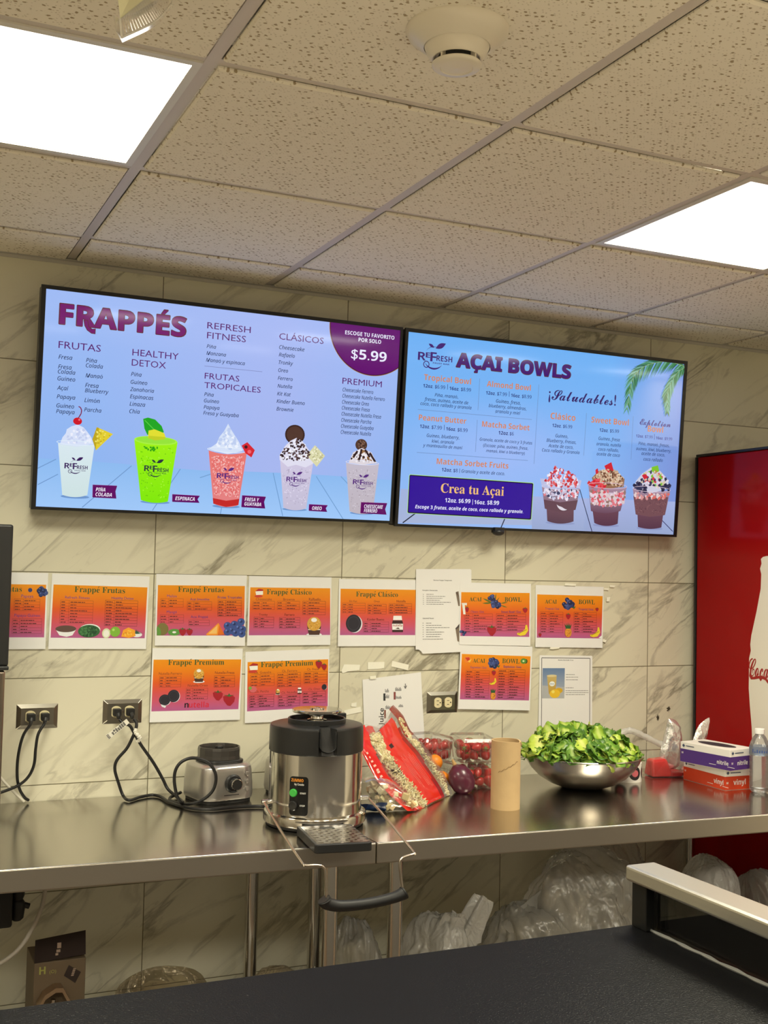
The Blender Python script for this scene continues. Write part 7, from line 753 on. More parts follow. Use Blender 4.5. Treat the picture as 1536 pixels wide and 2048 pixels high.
# ------------------------------------------------------------------ juicer
JX, JY = .337, -.506
JR = rad(-7.5)
t = thing('juicer', 'stainless drum juicer with a black head and a long wire lever', 'juicer', (JX, JY, ZT)); 
def J(dx=0, dy=0, dz=0): return T3((JX, JY, ZT), JR) @ Matrix.Translation((dx, dy, dz))
DRUM = mat('drum_steel', (.66, .645, .61), .13, 1.)
MB().lathe([(.137, .010), (.1385, .014), (.1385, .030), (.136, .035), (.128, .037), (.1265, .038)], seg=96, M=J()).build('base_ring', POL, t, smooth=True)
MB().lathe([(.120, .0), (.131, .002), (.131, .0098)], seg=48, M=J()).build('foot_ring', BLACK_RB, t)
MB().lathe([(.1255, .0375), (.1255, .195)], seg=96, M=J(), cap=False).build('drum', DRUM, t, smooth=True)
# black head with a spout notch facing the tray
hd = MB(); NS = 96; prof = [(.1258, .195), (.1275, .197), (.1265, .258), (.124, .264), (.116, .2665), (.078, .268)]
def notch(a):            # inset depth for the spout
    d = abs((a - (-pi / 2) + pi) % (2 * pi) - pi); return d < .175
for k in range(NS):
    a = 2 * pi * k / NS - pi
    for r, z in prof:
        if notch(a) and .215 < z: hd.v.append((.098 * cos(a) if r > .1 else r * cos(a), .098 * sin(a) if r > .1 else r * sin(a), z if z < .25 else .2655))
        else: hd.v.append((r * cos(a), r * sin(a), z))
n = len(prof)
hd.f = [(k * n + i, ((k + 1) % NS) * n + i, ((k + 1) % NS) * n + i + 1, k * n + i + 1) for k in range(NS) for i in range(n - 1)]
hd.mi = [0] * len(hd.f); hd.col = [None] * len(hd.f); HB = MB().add(hd.v, hd.f, M=J())
HB.build('head', mat('matte_black', (.016, .016, .016), .33), t, smooth=True, angle=30)
sp = MB()
U = [(-.022, .258), (-.022, .222)] + [(.022 * cos(pi + pi * k / 12), .222 + .016 * sin(pi + pi * k / 12)) for k in range(13)] + [(.022, .222), (.022, .258)]
for (xa, za), (xb, zb) in zip(U, U[1:]): sp.add([(xa, -.1225, za), (xb, -.1225, zb), (xb, -.129, zb), (xa, -.129, za), (xa * .85, -.097, za + .008), (xb * .85, -.097, zb + .008)], [(0, 1, 2, 3), (0, 4, 5, 1)])
S2 = MB().add(sp.v, sp.f, M=J()); S2.build('spout', mat('spout_grey', (.05, .05, .05), .25), t, smooth=True)
MB().lathe([(.078, .267), (.0785, .279), (.076, .281), (.073, .280), (.072, .270), (.020, .268), (.012, .268)], seg=72, M=J()).build('bowl_ring', BLACK_PL, t, smooth=True)
MB().lathe([(.027, .269), (.026, .276), (.018, .278), (.017, .284), (.022, .285), (.022, .289), (.016, .290), (.016, .2955)], seg=40, M=J()).build('spindle', POL, t, smooth=True)
MB().lathe([(.010, .295), (.066, .2955), (.0675, .2975), (.0675, .302), (.066, .3035), (.02, .304), (.0195, .307), (.009, .307), (.008, .3045), (0, .3045)], seg=80, M=J()).build('press_disc', POL, t, smooth=True)
MB().prism(rrect(-.012, -.008, .012, .008, .004), .268, .283, M=J(.086, .062)).build('lock_knob', BLACK_PL, t, bevel=.002)
# control panel bent round the drum
ca = rad(-124); pm = MB(); na = 12; ha = .205
def drum_pt(u, z, r=.1262): a = ca + u; return (r * cos(a), r * sin(a), z)
pts = rrect(-ha, .048, ha, .148, .0, 1)
def patch(mb, u0, u1, z0, z1, r, n=10, rad_=0.012):
    col = []
    for k in range(n + 1):
        f = k / n; u = u0 + (u1 - u0) * f; e = min(f, 1 - f) * (u1 - u0) * r; c = rad_ - math.sqrt(max(0, rad_ ** 2 - max(0, rad_ - e) ** 2))
        col += [drum_pt(u, z0 + c, r), drum_pt(u, z1 - c, r)]
    mb.add(col, [(2 * k, 2 * k + 2, 2 * k + 3, 2 * k + 1) for k in range(n)], M=J())
patch(pm, -ha, ha, .042, .142, .1268, 40, .009)
pan = pm.build('control_panel', mat('panel_black', (.008, .008, .008), .2), t, smooth=True)
def disc(name, u, z, r, m_, h=.004):
    a = ca + u; M_ = J() @ Matrix.Translation((.1266 * cos(a), .1266 * sin(a), z)) @ Matrix.Rotation(a + pi / 2, 4, 'Z') @ Matrix.Rotation(pi / 2, 4, 'X')
    return MB().lathe([(r, 0), (r, h * .7), (r * .85, h), (0, h)], seg=32, M=M_).build(name, m_, pan, smooth=True)
disc('start_button', -.105, .100, .0105, mat('button_green', (.05, .42, .06), .35), .006)
disc('stop_button', -.105, .067, .0125, mat('button_black', (.015, .015, .015), .25), .007)
def drum_text(st, s, u0, z, w, mt, h=0):
    v, f, W = text_shape(st, s); k = w / W; ky = h / .715 if h else k
    MB().add([drum_pt(u0 + a * k / .127, z + b * ky, .1271) for a, b in v], f, M=J()).build('panel_lettering', mt, pan)
drum_text('b', 'ZUMMO', -.165, .129, .034, mat('ink_orange', (.85, .30, .02), .5), .0078)
drum_text('b', 'by~Ceado', -.09, .120, .026, mat('ink_white', (.75, .73, .68), .5), .005)
drum_text('b', 'START', .035, .098, .016, mat('ink_white'), .0042); drum_text('b', 'STOP', .035, .066, .014, mat('ink_white'), .0042)
# wire lever with a black grip, lowered in front of the table
WIRE = mat('lever_wire', (.62, .56, .48), .25, 1.)
lv = spline([(.212, -.500, .964), (.195, -.508, .966), (.188, -.54, .962), (.160, -.74, .942), (.138, -.935, .920), (.141, -.953, .916), (.168, -.955, .914), (.184, -.955, .909), (.190, -.955, .893), (.1945, -.955, .84)], 8)
lv2 = spline([(.455, -.530, .966), (.480, -.532, .966), (.479, -.56, .962), (.452, -.74, .944), (.4205, -.935, .922), (.416, -.953, .9185), (.398, -.955, .916), (.384, -.955, .911), (.3785, -.955, .896), (.387, -.955, .838)], 8)
L_ = MB().tube(lv, .0032, 10).tube(lv2, .0032, 10).build('lever', WIRE, t, smooth=True)
gp = [(.188, -.955, .836), (.196, -.955, .826), (.23, -.955, .8165), (.30, -.955, .8155), (.36, -.955, .8215), (.385, -.955, .828), (.393, -.955, .832)]
gs = spline(gp, 6); MB().tube(gs, [.0125 + .005 * (abs(k / (len(gs) - 1) - .5) * 2) ** 2 * (1 if .04 < k / (len(gs) - 1) < .96 else .6) for k in range(len(gs))], 14).build('grip', BLACK_RB, L_, smooth=True)
for sx in (-1, 1): MB().cyl((JX + sx * .124, JY - .006 - sx * .016, .966), (JX + sx * .146, JY - .006 - sx * .019, .966), .006, 16).build('pivot', POL, t, smooth=True)
# drip tray
TM = J(-.010, -.240, .002); TRB = MB().prism(rrect(-.072, -.102, .072, .102, .010), .0, .0215, M=TM)
tray = TRB.build('drip_tray', BLACK_PL, t, bevel=.002)
gr_ = MB(); rows = 13
for r in range(rows):
    y = -.085 + r * .0125; nn = 5; off = .0 if r % 2 else .010
    for k in range(nn):
        x = -.056 + off + k * .0245
        if abs(x + .004) < .02 and y > .055: continue
        gr_.box(x, y, .0217, x + .017, y + .0042, .0221)
G2 = MB().box(-.064, -.094, .0214, .064, .092, .0217, M=TM); G2.build('grille_plate', mat('grille_steel', (.16, .15, .14), .22, 1.), tray)
MB().add(gr_.v, gr_.f, M=TM).build('grille_slots', mat('slot_shine', (.62, .6, .55), .3, 1.), tray)
MB().prism([(-.022, .055), (.020, .055), (.014, .078), (-.016, .078)], .0218, .0222, M=TM).build('drain_hole', BLACK_RB, tray)
# ------------------------------------------------------------------ cardboard tube
CARD = mat('cardboard', (.52, .36, .18), .8, bump=.1, bscale=160, var=.08, vscale=30)
t = thing('cardboard_tube', 'upright brown cardboard tube standing before the lettuce bowl', 'cardboard tube', (.927, -.515, ZT))
tb = MB(); r0, r1, H = .0425, .0385, .196; NS = 64
for k in range(NS):
    a = 2 * pi * k / NS; hh = H - (.004 * max(0, sin(a * 1.0 + 2.4)) ** 6)
    for r, z in ((r1, 0), (r0, 0), (r0, hh), (r1, hh)): tb.v.append((.927 + r * cos(a), -.515 + r * sin(a), ZT + z))
tb.f = [(k * 4 + i, ((k + 1) % NS) * 4 + i, ((k + 1) % NS) * 4 + (i + 1) % 4, k * 4 + (i + 1) % 4) for k in range(NS) for i in range(4)]
tb.mi = [0] * len(tb.f); tb.col = [None] * len(tb.f); tb.build('roll', CARD, t, smooth=True)
tr = MB(); P = []
for k in range(15):
    f = k / 14; a = rad(-150 + 82 * f); P.append((.927 + .0428 * cos(a), -.515 + .0428 * sin(a), ZT + .108 + .032 * f + .0022 * sin(k * 2.1)))
tr.tube(P, .0007, 6).build('torn_seam', mat('torn_edge', (.24, .15, .07), .9), t)
fl = MB(); a = rad(-38)
fl.add([(.927 + .0427 * cos(a + d), -.515 + .0427 * sin(a + d), ZT + z) for d, z in ((-.1, .194), (.25, .195), (.2, .176), (.05, .182))] + [(.927 + .047 * cos(a + .1), -.515 + .047 * sin(a + .1), ZT + .184)], [(0, 1, 4), (1, 2, 4), (2, 3, 4), (3, 0, 4)])
fl.build('paper_curl', CARD, t)
# ------------------------------------------------------------------ steel bowl of lettuce
BX, BY, BR, BH = 1.330, -.318, .190, .106
t = thing('mixing_bowl', 'large stainless mixing bowl heaped with chopped lettuce', 'bowl', (BX, BY, ZT))
MB().lathe([(0, .0005), (.058, .0), (.070, .003), (.105, .016), (.140, .037), (.165, .062), (.180, .085), (.1865, .101), (.190, .104), (.1915, .106), (.190, .108), (.186, .1075), (.1835, .102), (.177, .086), (.162, .064), (.137, .040), (.103, .019), (.069, .0065), (0, .004)], (BX, BY, ZT), 96, cap=False).build('bowl_shell', mat('satin_steel', (.46, .43, .385), .27, 1.), t, smooth=True)
LET = attr_mat('lettuce_leaf', .45, spec=.4, coat=.1)
rr = random.Random(21); lm = MB()
def leaf(c, nrm, size, shade, rot):
    n_ = Vector(nrm).normalized(); a = n_.cross(Vector((cos(rot), sin(rot), .3))).normalized(); b = n_.cross(a)
    nu, nv = 9, 8; vs = []; cl = []
    lx, ly = size, size * rr.uniform(.55, .95); bend = rr.uniform(-.35, .3); ph = rr.uniform(0, 6); tw = rr.uniform(-.5, .5)
    for i in range(nu):
        for j in range(nv):
            u = i / (nu - 1) * 2 - 1; v = j / (nv - 1) * 2 - 1
            ed = 1 - .30 * (abs(u) ** 3) * (1 + .5 * sin(v * 5 + ph)) + .07 * sin(u * 13 + ph); x = u * lx; y = v * ly * ed * (1 - .25 * u * u)
            h = bend * (u * u) * lx * .9 + .17 * lx * sin(v * 3 + u * 4 + ph) * (abs(v) ** 1.3) + .09 * lx * sin(u * 9 + ph) * abs(v) + tw * .5 * u * v * lx + .5 * lx * v * v * bend
            vs.append(Vector(c) + a * x + b * y + n_ * h)
            cl.append(abs(v))
    f = []; cols = []; dark, light, rib = shade; vc = []
    for i in range(nu):
        for j in range(nv):
            t_ = abs(j / (nv - 1) * 2 - 1); vein = .16 * (sin((i + abs(j - nv / 2) * .8) * 2.4 + ph) > .55)
            q = mixc(rib, light, min(1, t_ * 3.2)); vc.append(mixc(q, dark, max(0, min(1, (t_ - .2) * 1.1 + rr.uniform(-.15, .15) - vein))))
    for i in range(nu - 1):
        for j in range(nv - 1):
            q = (i * nv + j, (i + 1) * nv + j, (i + 1) * nv + j + 1, i * nv + j + 1); f.append(q); cols.append([vc[k] for k in q])
    n0 = len(lm.v); lm.v += [tuple(p) for p in vs]; lm.f += [tuple(k + n0 for k in q) for q in f]; lm.mi += [0] * len(f); lm.col += cols; lm.has = True
DK = [((.04, .115, .010), (.09, .21, .02), (.24, .34, .07)), ((.07, .18, .014), (.15, .30, .025), (.36, .44, .11)), ((.16, .31, .02), (.30, .44, .04), (.52, .57, .18)), ((.32, .46, .04), (.48, .57, .08), (.64, .64, .26))]
for k in range(460):
    q = rr.random() ** .5; a = rr.uniform(0, 2 * pi); r = .178 * q
    prof_h = .100 * math.sqrt(max(0, 1 - (q * .97) ** 1.7))
    x = BX - .012 + r * cos(a); y = BY + r * sin(a)
    z = ZT + .098 + prof_h * rr.uniform(.45, 1.0) - .006
    slope = Vector((cos(a) * q * .8, sin(a) * q * .8, 1)); slope += Vector((rr.uniform(-.75, .75), rr.uniform(-.95, .55), 0))
    sh = rr.choices(DK, [.34, .33, .21, .12])[0]
    leaf((x, y, z), slope, rr.uniform(.018, .038), sh, rr.uniform(0, 6.3))
for k in range(40):
    a = 2 * pi * k / 40 + rr.uniform(-.05, .05); r = rr.uniform(.150, .168)
    leaf((BX + r * cos(a), BY + r * sin(a), ZT + rr.uniform(.104, .118)), (cos(a) * .3, sin(a) * .3, 1), rr.uniform(.018, .026), rr.choice(DK[:3]), rr.uniform(0, 6))
lt = lm.build('chopped_lettuce', LET, smooth=True, origin=(BX, BY, ZT + .1), angle=150)
tag(lt, 'heap of chopped green romaine lettuce filling the steel bowl', 'lettuce', None, 'stuff')
sd = lt.modifiers.new('thick', 'SOLIDIFY'); sd.thickness = .0007
# ------------------------------------------------------------------ food bags
FILM = film_mat('bag_film', body=.12, gloss=.5, bump=.35, bscale=26)
REDF = mat('bag_red', (.62, .018, .012), .22, spec=.6, bump=.35, bscale=22, coat=.5, bdist=.004)
REDD = mat('bag_dark_red', (.26, .010, .012), .25, spec=.6, bump=.35, bscale=22, coat=.4, bdist=.004)
BLKI = mat('bag_black_ink', (.012, .012, .014), .3)
def coons(L, R, T, B, nu, nv):
    """grid through four border curves: L,R run s=0..1, T,B run t=0..1"""
    def samp(C, t):
        d = [0]; C = [Vector(p) for p in C]
        for a, b in zip(C, C[1:]): d.append(d[-1] + (b - a).length)
        t *= d[-1]
        for i in range(len(C) - 1):
            if t <= d[i + 1] + 1e-9: return C[i].lerp(C[i + 1], (t - d[i]) / max(1e-9, d[i + 1] - d[i]))
        return C[-1]
    G = []
    for i in range(nu + 1):
        s = i / nu; row = []
        for j in range(nv + 1):
            t_ = j / nv
            a = samp(L, s).lerp(samp(R, s), t_); b = samp(T, t_).lerp(samp(B, t_), s)
            c = Vector(L[0]).lerp(Vector(R[0]), t_).lerp(Vector(L[-1]).lerp(Vector(R[-1]), t_), s)
            row.append(a + b - c)
        G.append(row)
    return G
def pillow(G, depth, nrm, wr=.004, seed=0, back=.5):
    nu, nv = len(G) - 1, len(G[0]) - 1; n_ = Vector(nrm).normalized(); F, Bk = [], []
    for i in range(nu + 1):
        for j in range(nv + 1):
            s, t_ = i / nu, j / nv
            e = (max(0, sin(pi * t_)) ** .55) * (max(0, sin(pi * min(1, s * .80 + .22))) ** .6 if s < .98 else .0 + .35)
            p = G[i][j]; w = wr * (noise.noise(p * 26 + Vector((seed, 0, 0))) + .6 * noise.noise(p * 60 + Vector((seed, 3, 0)))) * (1 if 0 < t_ < 1 else .3)
            F.append(p + n_ * (depth * e + w)); Bk.append(p - n_ * (depth * e * back + w * .3))
    return F, Bk, nu, nv
PLN = Vector((-.62, -.74, .26))
from_plane = BAGPTS
G = coons(from_plane['L'], from_plane['R'], from_plane['T'], from_plane['B'], 44, 44)
F, Bk, nu, nv = pillow(G, .034, PLN, .0045)
t = thing('food_bag', 'large clear and red plastic food bag slumped beside the juicer', 'food bag', tuple(Vector(from_plane['B'][1])))
mb = MB(); id_ = lambda i, j: i * (nv + 1) + j
n0 = (nu + 1) * (nv + 1)
mb.v = [tuple(p) for p in F] + [tuple(p) for p in Bk]
for i in range(nu):
    for j in range(nv):
        s, t_ = (i + .5) / nu, (j + .5) / nv
        q = 0
        if t_ < .20 + .03 * sin(s * 7): q = 1
        elif .43 < t_ + .05 * s < .80 and s > .06: q = 1
        elif .80 <= t_ + .05 * s < .86 and s > .2: q = 2
        elif t_ >= .86 and s < .34: q = 2
        if .55 < s < .60 and .27 < t_ < .42: q = 3
        if .30 < s < .335 and .50 < t_ < .57: q = 3
        mb.f.append((id_(i, j), id_(i + 1, j), id_(i + 1, j + 1), id_(i, j + 1))); mb.mi.append(q); mb.col.append(None)
        mb.f.append((n0 + id_(i, j), n0 + id_(i, j + 1), n0 + id_(i + 1, j + 1), n0 + id_(i + 1, j))); mb.mi.append(1 if t_ < .3 else 0); mb.col.append(None)
for i in range(nu):
    for j in (0, nv):
        mb.f.append((id_(i, j), n0 + id_(i, j), n0 + id_(i + 1, j), id_(i + 1, j))); mb.mi.append(0 if j else 1); mb.col.append(None)
mb.build('bag_film', [FILM, REDF, REDD, BLKI], t, smooth=True, angle=80)
rr = random.Random(3); fl = MB(); CH = [(.62, .53, .30), (.70, .62, .38), (.50, .40, .20), (.74, .67, .46), (.60, .55, .30), (.56, .44, .26)]
for k in range(900):                                         # shredded filling just under the film
    s = rr.uniform(.14, .985); t_ = rr.choice([rr.uniform(.245, .40), rr.uniform(.245, .40), rr.uniform(.87, .95)]) - .0 * s; i, j = int(s * nu), int(t_ * nv)
    p = F[id_(i, j)].lerp(Bk[id_(i, j)], rr.uniform(.16, .34)) - PLN.normalized() * .003
    d = Vector((rr.uniform(-1, 1), rr.uniform(-1, 1), rr.uniform(-1, 1))).normalized(); d = (d - PLN.normalized() * d.dot(PLN.normalized()) * .92).normalized()
    l = rr.uniform(.008, .024) if s > .45 else rr.uniform(.012, .020); w = rr.uniform(.002, .0045) if s > .45 else rr.uniform(.007, .011)
    if t_ > .8: l *= .6
    fl.tube([p - d * l / 2, p + PLN.normalized() * .001, p + d * l / 2], w / 2, 5, col=rr.choice(CH))
    if min(v[2] for v in fl.v[-15:]) < ZT + .001:
        fl.v[-15:] = [(v[0], v[1], max(v[2], ZT + .0015)) for v in fl.v[-15:]]
tag(fl.build('shredded_filling', attr_mat('food_pieces', .6), t, smooth=True), kind='stuff')
ink = MB()                                                   # rows of small pale print on the red panels
for k in range(14):
    s = .34 + k * .041; j = int(.105 * nv); i = int(s * nu); p = F[id_(i, j)] + PLN.normalized() * .0016
    a = (F[id_(min(i + 1, nu), j)] - F[id_(i, j)]).normalized(); b = (F[id_(i, j + 1)] - F[id_(i, j)]).normalized(); w = rr.uniform(.003, .006)
    ink.add([p - a * .003 - b * w, p + a * .003 - b * w, p + a * .003 + b * w, p - a * .003 + b * w], [(0, 1, 2, 3)])
for k in range(16):
    j = int((.56 + .2 * (k % 8) / 8) * nv); i0 = int((.44 + .1 * rr.random()) * nu); i1 = int((.66 + .2 * rr.random()) * nu)
    for i in range(i0, i1):
        p0 = F[id_(i, j)] + PLN.normalized() * .0012; p1 = F[id_(i + 1, j)] + PLN.normalized() * .0012; b = (F[id_(i, j + 1)] - F[id_(i, j)]).normalized() * .0004
        ink.add([p0 - b, p1 - b, p1 + b, p0 + b], [(0, 1, 2, 3)])
tag(ink.build('bag_print', mat('ink_pale', (.80, .45, .36), .5), t), kind='stuff')
# small bag of bread cubes
t = thing('food_bag', 'small clear plastic bag of bread cubes lying under the red bag', 'food bag', (.575, -.33, ZT))
cb = MB(); rr = random.Random(8)
for k in range(90):
    x = rr.uniform(.535, .655); f = (x - .535) / .12; z = ZT + .012 + rr.uniform(0, .075 * (1 - f * .75)); y = -.445 + rr.uniform(-.03, .03) + (x - .6) * -.15
    sz = rr.uniform(.0055, .0095); R_ = T3((x, y, max(z, ZT + sz * 1.3)), rr.uniform(0, 3), rr.uniform(0, 3), rr.uniform(0, 3))
    cb.box(-sz, -sz, -sz, sz, sz, sz, 0, rr.choice(CH + [(.45, .28, .11), (.52, .36, .17)]), M=R_)
cb.v = [(v[0], v[1], max(v[2], ZT + .002)) for v in cb.v]
tag(cb.build('bread_cubes', attr_mat('food_pieces'), t, bevel=.002), kind='stuff')
bf = MB(); nu2, nv2 = 26, 30
for i in range(nu2 + 1):
    for j in range(nv2):
        a = 2 * pi * j / nv2; s = i / nu2
        cxx, cyy = .512 + s * .158, -.432 - s * .03; rr_ = .062 * (sin(pi * min(1, s * .72 + .26)) ** .7) * (1 - s * .45) + .002
        p = Vector((cxx, cyy + rr_ * .75 * cos(a), ZT + .002 + rr_ * (1 + sin(a)) * .86))
        w = .005 * noise.noise(p * 40); p.z = max(ZT + .0015, p.z + w); p.y += w
        bf.v.append(tuple(p))
bf.f = [(i * nv2 + j, (i + 1) * nv2 + j, (i + 1) * nv2 + (j + 1) % nv2, i * nv2 + (j + 1) % nv2) for i in range(nu2) for j in range(nv2)]
bf.mi = [1 if (q[0] // nv2) < 9 and .56 < (q[0] % nv2) / nv2 < .86 else 0 for q in bf.f]; bf.col = [None] * len(bf.f)
bf.build('bag_film', [FILM, mat('bag_blue', (.01, .03, .10), .25)], t, smooth=True, angle=80)
# two oranges behind the bag
ORG = mat('orange_peel', (.75, .22, .012), .45, bump=.15, bscale=220)
for k, (p, r, lb) in enumerate((((.872, -.215, ZT + .030), .030, 'orange fruit on the counter, lower one peeping out behind the red bag'), ((.856, -.200, ZT + .083), .026, 'orange fruit resting higher, peeping out behind the red bag'))):
    t = thing('orange_fruit', lb, 'orange', (p[0], p[1], p[2] - r), 'oranges behind the red bag')
    MB().sphere(p, (r, r, r * .96), 28, 18).build('peel', ORG, t, smooth=True)
    MB().lathe([(.004, 0), (.003, .002), (0, .0025)], (p[0], p[1], p[2] + r * .95), 10).build('stem_scar', mat('stem_brown', (.2, .2, .06), .7), t)
# red onion
t = thing('red_onion', 'purple red onion lying between the red bag and the berry boxes', 'onion', (.912, -.276, ZT))
OM = T3((.914, -.272, ZT + .0405), 0, rad(-24), rad(-18))
MB().lathe([(0, -.047), (.010, -.0465), (.026, -.040), (.0365, -.022), (.0395, -.002), (.037, .017), (.028, .033), (.015, .042), (.007, .047)], seg=40, M=OM).build('bulb', mat('onion_skin', (.085, .012, .030), .32, var=.4, vscale=26, coat=.2), t, smooth=True)
MB().lathe([(.008, .043), (.006, .052), (.0035, .064), (0, .068)], seg=14, M=OM).build('stem_tuft', mat('onion_dry', (.42, .26, .10), .8), t, smooth=True)
MB().tube([OM @ Vector((0, 0, -.046)), OM @ Vector((.003, .002, -.052))], [.006, .003], 10).build('root', mat('onion_dry'), t)
# strawberry boxes
CLAM = film_mat('clamshell_plastic', (.97, .97, .96), body=.03, gloss=.75, bump=.12, bscale=12, rough=.06)
SB = mat('strawberry_red', (.48, .015, .012), .3, bump=.5, bscale=190, coat=.3)
def strawberry():
    t = thing('strawberry', 'x', 'strawberry', (0, 0, 0), 'strawberries in the clear boxes')
    MB().lathe([(0, -.019), (.004, -.018), (.010, -.010), (.0145, 0), (.0158, .008), (.014, .014), (.008, .0175), (0, .018)], seg=16).build('berry', SB, t, smooth=True)
    c = MB()
    for k in range(6):
        a = k * pi / 3; c.add([(.003 * cos(a + 1.5), .003 * sin(a + 1.5), .0185), (.015 * cos(a), .015 * sin(a), .0165), (.003 * cos(a - 1.5), .003 * sin(a - 1.5), .0185), (0, 0, .020)], [(0, 1, 3), (1, 2, 3)])
    c.build('calyx', mat('calyx_green', (.16, .25, .05), .6), t)
    return t
berry0 = None
def clam(cx, cy, z, rz, label, nb, blabel, seed):
    global berry0
    t = thing('berry_box', label, 'berry box', (cx, cy, z), 'clear plastic strawberry boxes')
    M_ = T3((cx, cy, z), rz); w, d, h = .058, .072, .066
    R = [rrect(-w * .86, -d * .88, w * .86, d * .88, .012, 3), rrect(-w, -d, w, d, .014, 3)]; n = len(R[0]); m = MB()
    m.add([(x, y, .001) for x, y in R[0]] + [(x, y, h) for x, y in R[1]] + [(x * 1.05, y * 1.05, h) for x, y in R[1]], [tuple(range(n))[::-1]] + [(k, (k + 1) % n, n + (k + 1) % n, n + k) for k in range(n)] + [(n + k, n + (k + 1) % n, 2 * n + (k + 1) % n, 2 * n + k) for k in range(n)], M=M_)
    for sx in (-1, 1):
        for k in range(7): m.box(sx * w * .94 - .0006, -d * .8 + k * d * .26, .006, sx * w * .94 + .0006, -d * .8 + k * d * .26 + .003, h - .004, M=M_)
    for k in range(6): m.box(-w * .78 + k * w * .3, -d * .97, .006, -w * .78 + k * w * .3 + .003, -d * .97 + .0008, h - .004, M=M_)
    m.build('tray', CLAM, t)
    q = MB(); q.add([(x * 1.06, y * 1.06, h + .0012) for x, y in R[1]] + [(x * .98, y * .98, h + .011) for x, y in R[1]] + [(x * .9, y * .9, h + .0125) for x, y in R[1]], [(k, (k + 1) % n, n + (k + 1) % n, n + k) for k in range(n)] + [(n + k, n + (k + 1) % n, 2 * n + (k + 1) % n, 2 * n + k) for k in range(n)] + [tuple(range(2 * n, 3 * n))], M=M_)
    q.build('lid', CLAM, t)
    rr = random.Random(seed)
    for k in range(nb):
        lay = k // 9; kk = k % 9; px_ = (kk % 3 - 1) * .032 + rr.uniform(-.003, .003); py_ = (kk // 3 - 1) * .042 + rr.uniform(-.004, .004)
        if berry0 is None: b = berry0 = strawberry()
        else: b = copy_tree(berry0)
        b['label'] = blabel; b.location = M_ @ Vector((px_, py_, .020 + lay * .027)); b.rotation_euler = (rr.uniform(-2.2, 2.2), rr.uniform(-1.5, 1.5), rr.uniform(0, 6)); s = rr.uniform(.86, 1.04); b.scale = (s, s, s)
LB = 'red strawberry inside the %s clear berry box'
clam(1.010, -.185, ZT, rad(-14), 'clear strawberry box on the counter, lower right of the stack beside the cardboard tube', 18, LB % 'lower right', 1)
clam(.862, -.132, ZT, rad(6), 'clear strawberry box under the left stack, mostly hidden by the red bag', 9, LB % 'lower left, mostly hidden', 2)
clam(1.000, -.182, ZT + .0805, rad(-14), 'clear strawberry box on top of the right stack, closest to the cardboard tube', 18, LB % 'upper right', 3)
clam(.864, -.130, ZT + .0805, rad(8), 'clear strawberry box on top of the left stack, near the Juice sheet', 18, LB % 'upper left', 4)
# sticker roll
t = thing('sticker_roll', 'white roll of round black stickers peeping out behind the steel bowl', 'sticker roll', (1.545, -.262, ZT))
SX, SY = 1.545, -.262
MB().lathe([(.050, 0), (.050, .060), (.020, .060), (.020, 0)], (SX, SY, ZT), 64, cap=False).build('paper_roll', mat('sticker_paper', (.80, .77, .70), .5), t, smooth=True)
dk_, pk_ = MB(), MB()
for ac in (-150, -92, -34):
    for mb_, r_, dr in ((dk_, .0225, .0503), (pk_, .0125, .0506)):
        q = lambda f, k: (SX + dr * cos(rad(ac) + f * r_ * cos(2 * pi * k / 28) / .05), SY + dr * sin(rad(ac) + f * r_ * cos(2 * pi * k / 28) / .05), ZT + .030 + f * r_ * (1 if mb_ is dk_ else .8 + .2 * (k % 2)) * sin(2 * pi * k / 28))
        v = [q(i / 6, k) for i in range(7) for k in range(28)]
        mb_.add(v, [(i * 28 + k, i * 28 + (k + 1) % 28, (i + 1) * 28 + (k + 1) % 28, (i + 1) * 28 + k) for i in range(6) for k in range(28)])
dk_.build('sticker', mat('sticker_black', (.02, .018, .02), .4), t); pk_.build('sticker_mark', mat('sticker_pink', (.55, .12, .14), .5), t)
# clear tub with a red block and twisted wrap
t = thing('plastic_tub', 'clear plastic tub holding a red wrapped block, behind the glove boxes', 'tub', (1.70, -.24, ZT))
m = MB(); R = [rrect(-.075, -.06, .075, .06, .02, 4), rrect(-.095, -.075, .095, .075, .024, 4)]; n = len(R[0]); TMx = T3((1.712, -.225, ZT), rad(-6))
m.add([(x, y, .001) for x, y in R[0]] + [(x, y, .10) for x, y in R[1]] + [(x * 1.05, y * 1.05, .102) for x, y in R[1]], [tuple(range(n))[::-1]] + [(k, (k + 1) % n, n + (k + 1) % n, n + k) for k in range(n)] + [(n + k, n + (k + 1) % n, 2 * n + (k + 1) % n, 2 * n + k) for k in range(n)], M=TMx)
m.build('tub_wall', CLAM, t, smooth=True)
rb = MB().add([(-.050, -.035, 0), (.030, -.042, 0), (.040, .03, 0), (-.045, .03, 0), (-.046, -.030, .056), (.012, -.026, .060), (.016, .02, .060), (-.04, .02, .056)], [(0, 3, 2, 1), (4, 5, 6, 7), (0, 1, 5, 4), (1, 2, 6, 5), (2, 3, 7, 6), (3, 0, 4, 7)], M=TMx @ Matrix.Translation((-.006, -.008, .0025)))
tag(rb.build('wrapped_block', mat('block_red', (.62, .03, .03), .25, coat=.4, bump=.3, bscale=40), bevel=.008, bseg=3, origin=tuple(TMx @ Vector((0, 0, .002)))), 'bright red wrapped block inside the clear tub', 'food block')
tag(MB().prism(rrect(.01, -.05, .068, .052, .012), .0025, .018, M=TMx).build('meat_tray', mat('tray_red', (.40, .015, .02), .3), bevel=.004, origin=tuple(TMx @ Vector((.05, 0, .002)))), 'flat dark red piece lying beside the red block in the clear tub', 'food piece')
WRAP = film_mat('wrap_white', body=.75, gloss=.5, bump=.6, bscale=60, rough=.2)
